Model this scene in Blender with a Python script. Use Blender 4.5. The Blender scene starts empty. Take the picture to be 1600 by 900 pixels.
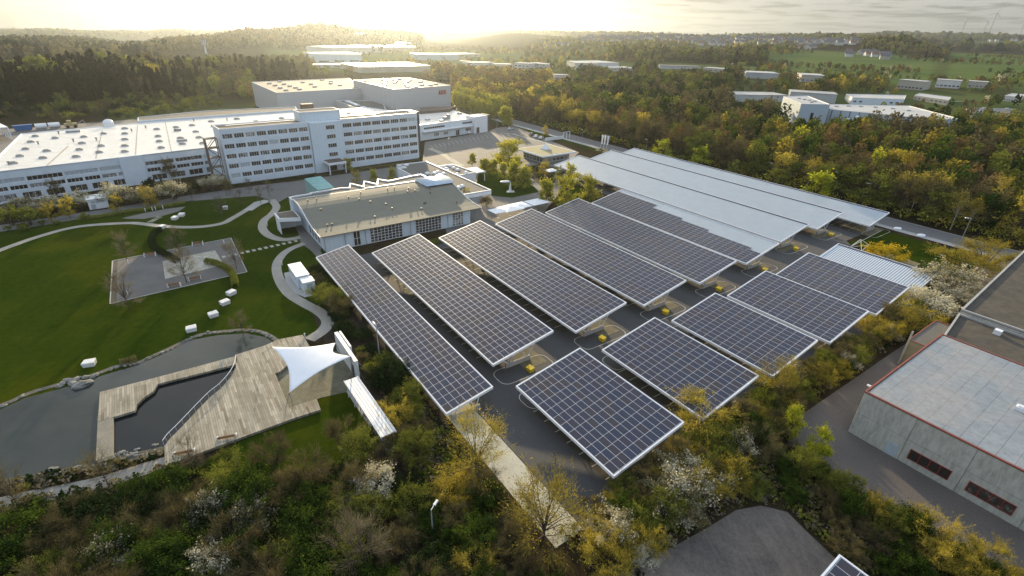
import bpy, bmesh, math, random
import numpy as np
from mathutils import Vector, Matrix
R = math.radians
random.seed(7)
rng = np.random.default_rng(7)
S = bpy.context.scene
COL = S.collection

# ------------------------------------------------------------------ camera, sky, sun, exposure
CAM_H = 50.0
F_PX, PITCH, ROLL = 789.26, 0.47480, 0.03084          # focal length in pixels of a 1600 px wide frame
cam_d = bpy.data.cameras.new('camera'); cam_o = bpy.data.objects.new('camera', cam_d); COL.objects.link(cam_o)
cam_d.sensor_width = 36.0; cam_d.lens = 36.0 * F_PX / 1600.0
cam_d.clip_start = 1.0; cam_d.clip_end = 30000.0
_cp, _sp = math.cos(PITCH), math.sin(PITCH)
FW = Vector((0, _cp, -_sp)); R0 = Vector((1, 0, 0)); U0 = Vector((0, _sp, _cp))
RT = math.cos(ROLL) * R0 + math.sin(ROLL) * U0
UP = -math.sin(ROLL) * R0 + math.cos(ROLL) * U0
cam_o.matrix_world = Matrix(((RT.x, UP.x, -FW.x, 0), (RT.y, UP.y, -FW.y, 0), (RT.z, UP.z, -FW.z, CAM_H), (0, 0, 0, 1)))
S.camera = cam_o

SUN_EL = 12.0
SUN_AZ = -13.6                                         # degrees clockwise from +Y: the low sun beyond the factory
w = bpy.data.worlds.new('World'); S.world = w; w.use_nodes = True
nt = w.node_tree; N = nt.nodes; Lk = nt.links; N.clear()
out = N.new('ShaderNodeOutputWorld'); bg = N.new('ShaderNodeBackground'); bg.inputs['Strength'].default_value = 0.15
sky = N.new('ShaderNodeTexSky'); sky.sky_type = 'NISHITA'; sky.sun_disc = False
sky.sun_elevation = R(SUN_EL); sky.sun_rotation = R(SUN_AZ); sky.altitude = 300; sky.air_density = 1.0; sky.dust_density = 2.5
tc = N.new('ShaderNodeTexCoord'); sep = N.new('ShaderNodeSeparateXYZ'); Lk.new(tc.outputs['Generated'], sep.inputs[0])
# high cloud sheet: direction divided by its height gives a flat cloud ceiling seen in perspective
mx = N.new('ShaderNodeMath'); mx.operation = 'MAXIMUM'; mx.inputs[1].default_value = 0.0; Lk.new(sep.outputs['Z'], mx.inputs[0])
ad = N.new('ShaderNodeMath'); ad.operation = 'ADD'; ad.inputs[1].default_value = 0.045; Lk.new(mx.outputs[0], ad.inputs[0])
dv = N.new('ShaderNodeVectorMath'); dv.operation = 'DIVIDE'; Lk.new(tc.outputs['Generated'], dv.inputs[0])
cb = N.new('ShaderNodeCombineXYZ'); Lk.new(ad.outputs[0], cb.inputs[0]); Lk.new(ad.outputs[0], cb.inputs[1]); cb.inputs[2].default_value = 1e6
Lk.new(cb.outputs[0], dv.inputs[1])
n1 = N.new('ShaderNodeTexNoise'); n1.inputs['Scale'].default_value = 0.9; n1.inputs['Detail'].default_value = 7; n1.inputs['Roughness'].default_value = 0.55; n1.inputs['Distortion'].default_value = 0.3
Lk.new(dv.outputs[0], n1.inputs['Vector'])
r1 = N.new('ShaderNodeValToRGB'); r1.color_ramp.elements[0].position = 0.49; r1.color_ramp.elements[1].position = 0.58
r1.color_ramp.elements[0].color = (0, 0, 0, 1); r1.color_ramp.elements[1].color = (1, 1, 1, 1)
Lk.new(n1.outputs['Fac'], r1.inputs[0])
# brightness of the sheet: aureole round the sun, where the veil of cloud lets it through
sd = Vector((math.sin(R(SUN_AZ)) * math.cos(R(SUN_EL)), math.cos(R(SUN_AZ)) * math.cos(R(SUN_EL)), math.sin(R(SUN_EL))))
sdl = Vector((math.sin(R(SUN_AZ)), math.cos(R(SUN_AZ)), 0.03)).normalized()
dt = N.new('ShaderNodeVectorMath'); dt.operation = 'DOT_PRODUCT'; Lk.new(tc.outputs['Generated'], dt.inputs[0]); dt.inputs[1].default_value = sdl
def powr(p, k):
    m0 = N.new('ShaderNodeMath'); m0.operation = 'MAXIMUM'; m0.inputs[1].default_value = 0; Lk.new(dt.outputs['Value'], m0.inputs[0])
    m1 = N.new('ShaderNodeMath'); m1.operation = 'POWER'; m1.inputs[1].default_value = p; Lk.new(m0.outputs[0], m1.inputs[0])
    m2 = N.new('ShaderNodeMath'); m2.operation = 'MULTIPLY'; m2.inputs[1].default_value = k; Lk.new(m1.outputs[0], m2.inputs[0])
    return m2
SKY_A, SKY_B, SKY_C = 2.75, 30.0, .0
pa, pb = powr(14, SKY_C), powr(700, SKY_B)
s1 = N.new('ShaderNodeMath'); s1.operation = 'ADD'; Lk.new(pa.outputs[0], s1.inputs[0]); s1.inputs[1].default_value = SKY_A
# sheet brightness rises with height: brighter sky added overhead for ambient light
fal = N.new('ShaderNodeMapRange'); fal.inputs['From Min'].default_value = 0.03; fal.inputs['From Max'].default_value = 0.30
fal.inputs['To Min'].default_value = 0.66; fal.inputs['To Max'].default_value = 1.46; Lk.new(sep.outputs['Z'], fal.inputs['Value'])
sheet = N.new('ShaderNodeMixRGB'); sheet.blend_type = 'MIX'; Lk.new(r1.outputs[0], sheet.inputs[0])
sheet.inputs[1].default_value = (1.0, 0.985, 0.95, 1); sheet.inputs[2].default_value = (0.42, 0.43, 0.42, 1)
hi = N.new('ShaderNodeMapRange'); hi.inputs['From Min'].default_value = 0.45; hi.inputs['From Max'].default_value = 0.85; Lk.new(sep.outputs['Z'], hi.inputs['Value'])
# away from the sun the sheet of cloud opens to blue sky
bk = N.new('ShaderNodeMapRange'); bk.inputs['From Min'].default_value = 0.35; bk.inputs['From Max'].default_value = -0.5; Lk.new(dt.outputs['Value'], bk.inputs['Value'])
bs = N.new('ShaderNodeMath'); bs.operation = 'ADD'; bs.use_clamp = True; Lk.new(hi.outputs[0], bs.inputs[0]); Lk.new(bk.outputs[0], bs.inputs[1])
blue = N.new('ShaderNodeMixRGB'); Lk.new(bs.outputs[0], blue.inputs[0]); Lk.new(sheet.outputs[0], blue.inputs[1]); blue.inputs[2].default_value = (0.64, 0.77, 0.98, 1)
sc = N.new('ShaderNodeVectorMath'); sc.operation = 'SCALE'; Lk.new(blue.outputs[0], sc.inputs[0]); Lk.new(s1.outputs[0], sc.inputs['Scale'])
sc2 = N.new('ShaderNodeVectorMath'); sc2.operation = 'SCALE'; Lk.new(sc.outputs[0], sc2.inputs[0]); Lk.new(fal.outputs[0], sc2.inputs['Scale'])
glow = N.new('ShaderNodeVectorMath'); glow.operation = 'SCALE'; glow.inputs[0].default_value = (1.0, 0.82, 0.5); Lk.new(pb.outputs[0], glow.inputs['Scale'])
addg = N.new('ShaderNodeVectorMath'); addg.operation = 'ADD'; Lk.new(sc2.outputs[0], addg.inputs[0]); Lk.new(glow.outputs[0], addg.inputs[1])
mixs = N.new('ShaderNodeMixRGB'); mixs.inputs[0].default_value = 0.97; Lk.new(sky.outputs[0], mixs.inputs[1]); Lk.new(addg.outputs[0], mixs.inputs[2])
Lk.new(mixs.outputs[0], bg.inputs['Color']); Lk.new(bg.outputs[0], out.inputs['Surface'])

sun_d = bpy.data.lights.new('sun', 'SUN'); sun_o = bpy.data.objects.new('sun', sun_d); COL.objects.link(sun_o)
sun_d.energy = 4.6; sun_d.angle = R(1.0); sun_d.color = (1.0, 0.79, 0.49)
sun_o.rotation_euler = (-sd).to_track_quat('-Z', 'Y').to_euler()
S.view_settings.view_transform = 'Standard'; S.view_settings.look = 'None'
S.view_settings.exposure = 1.0; S.view_settings.gamma = 1.0; S.view_settings.use_curve_mapping = False
S.render.engine = 'CYCLES'
S.cycles.max_bounces = 6; S.cycles.transparent_max_bounces = 8; S.cycles.volume_bounces = 0
S.cycles.diffuse_bounces = 2; S.cycles.glossy_bounces = 3; S.cycles.transmission_bounces = 3

# ------------------------------------------------------------------ placing: rays through photograph pixels meet the ground
def ray(px, py):
    return FW + (px - 800) / F_PX * RT - (py - 450) / F_PX * UP
def g(px, py, z=0.0):
    d = ray(px, py); t = (z - CAM_H) / d.z
    return Vector((d.x * t, d.y * t, z))
AXU = Vector((math.cos(-0.951573), math.sin(-0.951573), 0)); AXV = Vector((-AXU.y, AXU.x, 0))
AZU = -0.951573; AZV = AZU + math.pi / 2
def uv(u, v, z=0.0): return AXU * u + AXV * v + Vector((0, 0, z))
def touv(p): return p.dot(AXU), p.dot(AXV)

# terrain: height by bearing and distance (polar table), flat on the campus
_cols = {
 -300:[(700,0),(1100,80),(1900,68),(2300,69),(3500,66),(6000,46)],
 0:[(700,0),(1100,86),(1900,68),(2100,69),(3000,68),(6000,45)],
 100:[(700,0),(1100,88),(1900,69),(2200,70),(3000,68),(6000,47)],
 200:[(700,0),(1100,86),(1700,76),(2200,74),(3000,68),(6000,47)],
 300:[(700,0),(1000,84),(1500,69),(1800,71),(3000,64),(6000,47)],
 400:[(700,0),(1000,82),(1500,56),(1800,60),(3000,58),(6000,48)],
 500:[(700,0),(1150,76),(1600,48),(1900,55),(3000,58),(6000,49)],
 600:[(800,0),(1400,72),(1800,56),(2200,62),(3000,60),(6000,53)],
 700:[(900,0),(1400,75),(2500,63),(4000,56),(6000,51)],
 800:[(800,0),(1000,92),(1500,72),(2200,53),(3000,56),(6000,51)],
 900:[(600,0),(800,97),(1100,84),(1700,58),(2200,62),(6000,52)],
 1000:[(600,0),(800,100),(1000,93),(1500,67),(1700,59),(2200,62),(6000,55)],
 1100:[(600,0),(800,103),(950,98),(1050,94),(1500,68),(1700,62),(2200,66),(6000,58)],
 1200:[(600,0),(750,110),(950,103),(1100,84),(1500,68),(1700,63),(2200,67),(6000,56)],
 1300:[(600,0),(750,118),(1000,97),(1300,78),(1500,68),(1700,67),(3500,62),(6000,52)],
 1400:[(600,0),(750,121),(1000,101),(1300,82),(1500,66),(1700,69),(3000,64),(6000,50)],
 1500:[(600,0),(750,124),(1000,104),(1300,92),(1700,84),(2500,74),(3500,62),(6000,52)],
 1600:[(600,0),(750,127),(1000,107),(1400,95),(1900,86),(2500,77),(3500,64),(6000,54)],
 1900:[(600,0),(750,127),(1000,112),(1400,100),(1900,92),(2500,84),(3500,74),(6000,64)]}
_DG = np.concatenate([np.arange(0, 500, 50), np.arange(500, 2000, 50), np.arange(2000, 4000, 125), np.arange(4000, 9001, 500)]).astype(float)
_az = []; _tab = []
for px in sorted(_cols):
    d = ray(px, 60); az = math.atan2(d.x, d.y); _az.append(az)
    a = [(0, 0), (_cols[px][0][0] * 0.72, 0)]
    for dist, py in _cols[px]:
        if py == 0: continue
        # height at that bearing and distance which projects to row py
        lo, hi = -80, 400
        for _ in range(40):
            m = (lo + hi) / 2; v = Vector((math.sin(az) * dist, math.cos(az) * dist, m - CAM_H))
            y = 450 - F_PX * v.dot(UP) / v.dot(FW)
            if y > py: lo = m
            else: hi = m
        a.append((dist, m))
    a.append((9000, a[-1][1] - 60))
    xs, zs = zip(*a); _tab.append(np.interp(_DG, xs, zs))
_az = np.array(_az); _tab = np.array(_tab)
# smooth along distance a little
_t2 = _tab.copy(); _t2[:, 1:-1] = _tab[:, 1:-1] * .6 + (_tab[:, :-2] + _tab[:, 2:]) * .2; _tab = _t2
def _bump(x, y):
    return (np.sin(x * .0061 + 1.3) * np.cos(y * .0053 + .4) * 5 + np.sin(x * .017 + y * .011) * 2.2 + np.sin(x * .031 - y * .027 + 2) * 1.1)
def terr(x, y):
    x = np.asarray(x, float); y = np.asarray(y, float)
    az = np.arctan2(x, y); d = np.hypot(x, y)
    ia = np.clip(np.interp(az, _az, np.arange(len(_az))), 0, len(_az) - 1.0001); i0 = ia.astype(int); fa = ia - i0
    fa = fa * fa * (3 - 2 * fa)
    idd = np.clip(np.interp(d, _DG, np.arange(len(_DG))), 0, len(_DG) - 1.0001); j0 = idd.astype(int); fd = idd - j0
    z = (_tab[i0, j0] * (1 - fa) + _tab[i0 + 1, j0] * fa) * (1 - fd) + (_tab[i0, j0 + 1] * (1 - fa) + _tab[i0 + 1, j0 + 1] * fa) * fd
    k = np.clip((d - 700) / 900, 0, 1)
    return z + _bump(x, y) * k * np.clip(d / 2500, .25, 1)
def gt(px, py):
    """point where the ray through a photograph pixel meets the terrain"""
    d = ray(px, py); h = math.hypot(d.x, d.y)
    ts = np.concatenate([np.arange(60, 1500, 4.0), np.arange(1500, 8800, 15.0)]) / h
    zz = CAM_H + ts * d.z; tz = terr(d.x * ts, d.y * ts); hit = np.nonzero(zz <= tz)[0]
    i = hit[0] if len(hit) else len(ts) - 1
    return Vector((d.x * ts[i], d.y * ts[i], float(tz[i])))

# ------------------------------------------------------------------ object helpers
def tag(o, label=None, cat=None, group=None, kind=None):
    if label: o['label'] = label
    if cat: o['category'] = cat
    if group: o['group'] = group
    if kind: o['kind'] = kind
    return o
def thing(name, label, cat, loc=(0, 0, 0), rz=0.0, group=None):
    o = bpy.data.objects.new(name, None); COL.objects.link(o); o.location = loc; o.rotation_euler = (0, 0, rz)
    o.empty_display_size = .5
    return tag(o, label, cat, group)
def copy_tree(o, parent=None):
    c = o.copy(); COL.objects.link(c)
    if parent is not None: c.parent = parent
    for ch in list(o.children): copy_tree(ch, c)
    return c
class MB:
    def __init__(s): s.v = []; s.f = []; s.m = []; s.uv = {}
    def add(s, vs, fs, mi=0):
        b = len(s.v); s.v += [tuple(p) for p in vs]; s.f += [tuple(i + b for i in f) for f in fs]; s.m += [mi] * len(fs); return s
    def box(s, x0, x1, y0, y1, z0, z1, mi=0):
        v = [(x0,y0,z0),(x1,y0,z0),(x1,y1,z0),(x0,y1,z0),(x0,y0,z1),(x1,y0,z1),(x1,y1,z1),(x0,y1,z1)]
        return s.add(v, [(0,3,2,1),(4,5,6,7),(0,1,5,4),(1,2,6,5),(2,3,7,6),(3,0,4,7)], mi)
    def hexa(s, lo, hi, mi=0):
        """two quads (lower, upper), each counter-clockwise from above"""
        return s.add(list(lo) + list(hi), [(0,3,2,1),(4,5,6,7),(0,1,5,4),(1,2,6,5),(2,3,7,6),(3,0,4,7)], mi)
    def prism(s, poly, z0, z1, mi=0, mtop=None):
        n = len(poly); A = sum(poly[i][0]*poly[(i+1)%n][1]-poly[(i+1)%n][0]*poly[i][1] for i in range(n))
        if A < 0: poly = list(poly)[::-1]
        zf = (lambda q, z: z if not callable(z) else z(q[0], q[1]))
        v = [(p[0], p[1], zf(p, z0)) for p in poly] + [(p[0], p[1], zf(p, z1)) for p in poly]
        s.add(v, [tuple(range(n))[::-1]] + [(i, (i+1)%n, n+(i+1)%n, n+i) for i in range(n)], mi)
        s.add([], [], mi); b = len(s.v) - 2*n
        s.f.append(tuple(b + n + i for i in range(n))); s.m.append(mi if mtop is None else mtop); return s
    def bar(s, a, b, r, mi=0, r2=None, n=6):
        a = Vector(a); b = Vector(b); d = (b - a)
        if d.length < 1e-6: return s
        d.normalize(); x = d.orthogonal().normalized(); y = d.cross(x); r2 = r if r2 is None else r2
        vs = [a + (x*math.cos(2*math.pi*i/n) + y*math.sin(2*math.pi*i/n))*r for i in range(n)] + [b + (x*math.cos(2*math.pi*i/n) + y*math.sin(2*math.pi*i/n))*r2 for i in range(n)]
        return s.add(vs, [(i, (i+1)%n, n+(i+1)%n, n+i) for i in range(n)] + [tuple(range(n))[::-1], tuple(range(n, 2*n))], mi)
    def tube(s, pts, r, mi=0, n=6):
        for a, b in zip(pts[:-1], pts[1:]): s.bar(a, b, r, mi, n=n)
        return s
    def ell(s, c, rx, ry, rz, mi=0, nu=10, nv=6, jit=0, seed=0):
        rr = random.Random(seed); vs = []
        for j in range(1, nv):
            t = math.pi * j / nv
            for i in range(nu):
                a = 2*math.pi*i/nu; k = 1 + rr.uniform(-jit, jit)
                vs.append((c[0]+rx*k*math.sin(t)*math.cos(a), c[1]+ry*k*math.sin(t)*math.sin(a), c[2]+rz*k*math.cos(t)))
        vs += [(c[0], c[1], c[2]+rz), (c[0], c[1], c[2]-rz)]; T = len(vs)-2; fs = []
        for j in range(nv-2):
            for i in range(nu): fs.append((j*nu+i, (j+1)*nu+i, (j+1)*nu+(i+1)%nu, j*nu+(i+1)%nu))
        for i in range(nu): fs.append((T, i, (i+1)%nu)); fs.append((T+1, (nv-2)*nu+(i+1)%nu, (nv-2)*nu+i))
        return s.add(vs, fs, mi)
    def mesh(s, name, mats, smooth=False):
        me = bpy.data.meshes.new(name); me.from_pydata(s.v, [], s.f)
        for m in (mats if isinstance(mats, (list, tuple)) else [mats]): me.materials.append(m)
        me.polygons.foreach_set('material_index', s.m)
        if smooth: me.polygons.foreach_set('use_smooth', [True]*len(s.f))
        me.update(); return me
    def build(s, name, mats, parent=None, smooth=False, bevel=0):
        o = bpy.data.objects.new(name, s.mesh(name, mats, smooth)); COL.objects.link(o)
        if parent is not None: o.parent = parent
        if bevel:
            bm = bmesh.new(); bm.from_mesh(o.data)
            bmesh.ops.bevel(bm, geom=[e for e in bm.edges], offset=bevel, segments=2, affect='EDGES', profile=.6); bm.to_mesh(o.data); bm.free()
        return o

# ------------------------------------------------------------------ materials
def newmat(name):
    m = bpy.data.materials.new(name); m.use_nodes = True; t = m.node_tree
    for n in list(t.nodes): t.nodes.remove(n)
    o = t.nodes.new('ShaderNodeOutputMaterial'); b = t.nodes.new('ShaderNodeBsdfPrincipled'); t.links.new(b.outputs[0], o.inputs[0])
    return m, t, b
def ramp(t, fac, stops):
    r = t.nodes.new('ShaderNodeValToRGB'); e = r.color_ramp.elements
    while len(e) > 1: e.remove(e[-1])
    e[0].position = stops[0][0]; e[0].color = (*stops[0][1], 1)
    for p, c in stops[1:]:
        q = e.new(p); q.color = (*c, 1)
    t.links.new(fac, r.inputs[0]); return r.outputs[0]
def noise(t, vec, scale, detail=4, rough=.55, dist=0):
    n = t.nodes.new('ShaderNodeTexNoise'); n.inputs['Scale'].default_value = scale; n.inputs['Detail'].default_value = detail
    n.inputs['Roughness'].default_value = rough; n.inputs['Distortion'].default_value = dist
    if vec is not None: t.links.new(vec, n.inputs['Vector'])
    return n.outputs['Fac']
def wpos(t): return t.nodes.new('ShaderNodeNewGeometry').outputs['Position']
def opos(t): return t.nodes.new('ShaderNodeTexCoord').outputs['Object']
def mixc(t, fac, a, b, mode='MIX'):
    m = t.nodes.new('ShaderNodeMixRGB'); m.blend_type = mode
    for i, x in ((0, fac), (1, a), (2, b)):
        if isinstance(x, (int, float)): m.inputs[i].default_value = x
        elif isinstance(x, tuple): m.inputs[i].default_value = (*x, 1)
        else: t.links.new(x, m.inputs[i])
    return m.outputs[0]
def vmap(t, vec, rot=0, scale=(1, 1, 1), loc=(0, 0, 0)):
    m = t.nodes.new('ShaderNodeMapping'); t.links.new(vec, m.inputs[0]); m.inputs['Rotation'].default_value = (0, 0, rot); m.inputs['Scale'].default_value = scale; m.inputs['Location'].default_value = loc
    return m.outputs[0]
def math2(t, op, a, b=None):
    m = t.nodes.new('ShaderNodeMath'); m.operation = op
    for i, x in ((0, a), (1, b)):
        if x is None: continue
        if isinstance(x, (int, float)): m.inputs[i].default_value = x
        else: t.links.new(x, m.inputs[i])
    return m.outputs[0]
def bumpn(t, b, h, strength=.3, dist=.05):
    n = t.nodes.new('ShaderNodeBump'); n.inputs['Strength'].default_value = strength; n.inputs['Distance'].default_value = dist
    t.links.new(h, n.inputs['Height']); t.links.new(n.outputs[0], b.inputs['Normal'])
def mat(name, c, rough=.7, c2=None, scale=1.0, metal=0, spec=.5, detail=5, bump=0, coat=0, fine=None):
    """plain surface with broad mottling between two colours and optional fine grain"""
    m, t, b = newmat(name); c2 = c2 or tuple(x * .78 for x in c)
    P = wpos(t); f = noise(t, P, scale, detail, .6)
    col = ramp(t, f, [(.3, c2), (.7, c)])
    if fine:
        f2 = noise(t, P, fine, 2, .7); col = mixc(t, .35, col, ramp(t, f2, [(.3, tuple(x*.55 for x in c)), (.75, tuple(min(1, x*1.35) for x in c))]))
    t.links.new(col, b.inputs['Base Color']); b.inputs['Roughness'].default_value = rough; b.inputs['Metallic'].default_value = metal
    b.inputs['Specular IOR Level'].default_value = spec; b.inputs['Coat Weight'].default_value = coat
    if bump: bumpn(t, b, noise(t, P, (fine or scale * 6), 3), bump)
    return m
def stripes(name, c, c2, period, axis=0, width=.12, rough=.6, metal=0, dirt=.3, bump=.5, rot=0, spec=.5):
    """surface with parallel seams or ribs along one of the object's own axes"""
    m, t, b = newmat(name); P = opos(t); V = vmap(t, P, rot)
    s = t.nodes.new('ShaderNodeSeparateXYZ'); t.links.new(V, s.inputs[0])
    x = math2(t, 'FRACT', math2(t, 'DIVIDE', s.outputs[axis], period))
    ln = math2(t, 'LESS_THAN', x, width)
    n = noise(t, P, .35, 5, .6); base = mixc(t, n, tuple(k*(1-dirt) for k in c), c)
    t.links.new(mixc(t, ln, base, c2), b.inputs['Base Color']); b.inputs['Roughness'].default_value = rough; b.inputs['Metallic'].default_value = metal
    b.inputs['Specular IOR Level'].default_value = spec
    if bump: bumpn(t, b, math2(t, 'SUBTRACT', 1.0, ln), bump, .03)
    return m
M = {}
M['white'] = mat('white_paint', (.80, .80, .78), .45, (.70, .71, .70), .4)
M['whitemetal'] = mat('white_coated_steel', (.78, .79, .79), .4, (.68, .69, .70), .8)
M['greymetal'] = mat('grey_steel', (.30, .31, .32), .45, (.22, .23, .24), 1.0)
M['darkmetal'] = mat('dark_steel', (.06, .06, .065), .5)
M['concrete'] = mat('pale_concrete', (.40, .39, .36), .85, (.28, .27, .25), .25, fine=6)
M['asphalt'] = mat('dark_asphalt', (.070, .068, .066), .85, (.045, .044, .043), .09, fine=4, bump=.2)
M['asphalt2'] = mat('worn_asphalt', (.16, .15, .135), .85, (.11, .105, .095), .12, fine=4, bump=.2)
M['road'] = mat('road_asphalt', (.15, .145, .14), .8, (.11, .108, .105), .1, fine=4, bump=.1)
M['gravelpath'] = mat('pale_gravel_path', (.34, .31, .26), .9, (.25, .23, .19), .5, fine=9, bump=.3)
M['paint'] = mat('road_paint', (.62, .60, .52), .7, (.40, .38, .33), .8, fine=5)
M['yellow'] = mat('yellow_plastic', (.70, .50, .02), .4, (.55, .38, .02), 1.5)
M['red'] = mat('red_paint', (.27, .032, .02), .5, (.19, .025, .017), .8)
M['glass'] = mat('dark_window_glass', (.035, .035, .035), .08, (.02, .02, .022), .5, spec=.8)
M['blind'] = mat('pale_window_blind', (.42, .46, .48), .5)
M['wood'] = mat('bench_wood', (.26, .12, .05), .6, (.16, .08, .035), 3)
M['bark'] = mat('bark', (.085, .062, .042), .9, (.05, .038, .028), 2)
M['stone'] = mat('grey_boulder', (.26, .25, .22), .9, (.12, .12, .10), 1.2, bump=.4)
M['whitestone'] = mat('white_stone_block', (.72, .71, .67), .75, (.60, .59, .55), 1.5)
M['rubber'] = mat('black_rubber', (.02, .02, .02), .8)
M['canvas'] = mat('white_canvas', (.84, .84, .82), .8, (.78, .78, .77), .5)
M['bluepaint'] = mat('blue_paint', (.03, .12, .32), .4)
# ------------------------------------------------------------------ ground sheet to the horizon
def azpx(x, y):
    return np.interp(np.arctan2(x, y), _az, sorted(_cols))
def make_ground():
    m, t, b = newmat('ground_cover'); P = wpos(t)
    at = t.nodes.new('ShaderNodeAttribute'); at.attribute_name = 'field'
    n1_ = noise(t, P, .012, 6, .65); n2_ = noise(t, P, .35, 5, .7); n3_ = noise(t, P, 5, 2, .7)
    wood = ramp(t, n2_, [(.3, (.020, .015, .009)), (.55, (.040, .031, .017)), (.75, (.045, .048, .018))])
    gr = ramp(t, n1_, [(.3, (.060, .095, .026)), (.5, (.100, .145, .040)), (.7, (.165, .175, .065))])
    gr = mixc(t, .5, gr, ramp(t, n3_, [(.3, (.045, .07, .022)), (.7, (.11, .14, .045))]))
    t.links.new(mixc(t, at.outputs['Fac'], wood, gr), b.inputs['Base Color']); b.inputs['Roughness'].default_value = 1.0; b.inputs['Specular IOR Level'].default_value = 0
    bumpn(t, b, n3_, .4)
    rad = np.concatenate([[0], np.arange(20, 400, 20), np.arange(400, 1000, 25), np.arange(1000, 2600, 40), np.arange(2600, 9001, 160)]).astype(float)
    ang = np.concatenate([np.linspace(-56, 56, 225), np.linspace(60, 300, 49)]) * math.pi / 180
    A, D = np.meshgrid(ang, rad[1:]); X = np.sin(A) * D; Y = np.cos(A) * D; Z = terr(X, Y)
    nA = len(ang); V = np.concatenate([[[0, 0, 0]], np.stack([X.ravel(), Y.ravel(), Z.ravel()], 1)])
    px = azpx(X, Y); d = D
    fld = np.zeros_like(X)
    def zone(x0, x1, d0, d1, v=1.0):
        nonlocal fld
        mk = np.clip((px - x0) / 25, 0, 1) * np.clip((x1 - px) / 25, 0, 1) * np.clip((d - d0) / 60, 0, 1) * np.clip((d1 - d) / 60, 0, 1); fld = np.maximum(fld, mk * v)
    zone(1140, 1500, 640, 1330, 1); zone(1480, 1950, 640, 1800, 1); zone(1000, 1200, 1120, 1350, .8); zone(170, 240, 1550, 2300, 1)
    zone(1250, 1950, 3000, 5200, .7); zone(-250, 200, 2600, 6500, .5); zone(860, 1250, 1350, 1650, .5); zone(120, 420, 300, 430, .5); zone(400, 900, 620, 1300, .75); zone(860, 1200, 620, 1400, .6); zone(1130, 1950, 400, 680, .7)
    F = [(0, 1 + i, 1 + (i + 1) % nA) for i in range(nA)]
    nr = len(rad) - 1
    for r_ in range(nr - 1):
        b0 = 1 + r_ * nA; b1 = b0 + nA
        F += [(b0 + i, b1 + i, b1 + (i + 1) % nA, b0 + (i + 1) % nA) for i in range(nA)]
    me = bpy.data.meshes.new('ground'); me.from_pydata(V.tolist(), [], [f[::-1] for f in F]); me.materials.append(m)
    a = me.attributes.new('field', 'FLOAT', 'POINT'); a.data.foreach_set('value', np.concatenate([[0], fld.ravel()]).astype(np.float32))
    me.polygons.foreach_set('use_smooth', [True] * len(F)); me.update()
    o = bpy.data.objects.new('ground', me); COL.objects.link(o); o['kind'] = 'structure'; return o
make_ground()

def sheet_poly(name, pts, z, m, kind='structure'):
    v = [(p[0], p[1], z) for p in pts]
    A = sum(v[i][0]*v[(i+1) % len(v)][1] - v[(i+1) % len(v)][0]*v[i][1] for i in range(len(v)))
    if A < 0: v = v[::-1]
    me = bpy.data.meshes.new(name); me.from_pydata(v, [], [tuple(range(len(v)))]); me.materials.append(m)
    o = bpy.data.objects.new(name, me); COL.objects.link(o)
    if kind: o['kind'] = kind
    return o
def pxs(l, z=0): return [g(x, y, z) for x, y in l]
def spline(pts, n=8):
    P = [pts[0]*2 - pts[1]] + list(pts) + [pts[-1]*2 - pts[-2]]; o = []
    for i in range(1, len(P)-2):
        for k in range(n):
            t = k/n; a, b, c, d = P[i-1:i+3]
            o.append(.5*((2*b) + (c-a)*t + (2*a-5*b+4*c-d)*t*t + (3*b-a-3*c+d)*t**3))
    return o + [P[-2]]
def strip(name, pts, width, z, m, n=8, kind='structure'):
    S_ = spline([Vector((p.x, p.y, 0)) for p in pts], n); L_ = []; Rr = []
    for i, p in enumerate(S_):
        d = (S_[min(i+1, len(S_)-1)] - S_[max(i-1, 0)]).normalized(); nn = Vector((-d.y, d.x, 0)); w_ = width(i/(len(S_)-1)) if callable(width) else width
        L_.append(p + nn*w_/2); Rr.append(p - nn*w_/2)
    v = [(q.x, q.y, z) for q in L_] + [(q.x, q.y, z) for q in Rr]; k = len(L_)
    me = bpy.data.meshes.new(name); me.from_pydata(v, [], [(i, k+i, k+i+1, i+1) for i in range(k-1)]); me.materials.append(m)
    o = bpy.data.objects.new(name, me); COL.objects.link(o)
    if kind: o['kind'] = kind
    return o
def kerb(name, pts, width, h, m, n=6, closed=False):
    """raised line: a thin wall following the points"""
    S_ = spline([Vector((p.x, p.y, 0)) for p in pts], n) if n > 1 else [Vector((p.x, p.y, 0)) for p in pts]
    b = MB(); k = len(S_); vs = []
    for i, p in enumerate(S_):
        d = (S_[min(i+1, k-1)] - S_[max(i-1, 0)]).normalized(); nn = Vector((-d.y, d.x, 0)) * width/2
        for q, z in ((p+nn, 0), (p+nn, h), (p-nn, h), (p-nn, 0)): vs.append((q.x, q.y, z))
    fs = []
    for i in range(k-1):
        for j in range(3): fs.append((i*4+j, i*4+j+1, (i+1)*4+j+1, (i+1)*4+j))
    fs += [(0, 3, 2, 1), tuple((k-1)*4 + q for q in (0, 1, 2, 3))]
    b.add(vs, fs); return b

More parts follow.
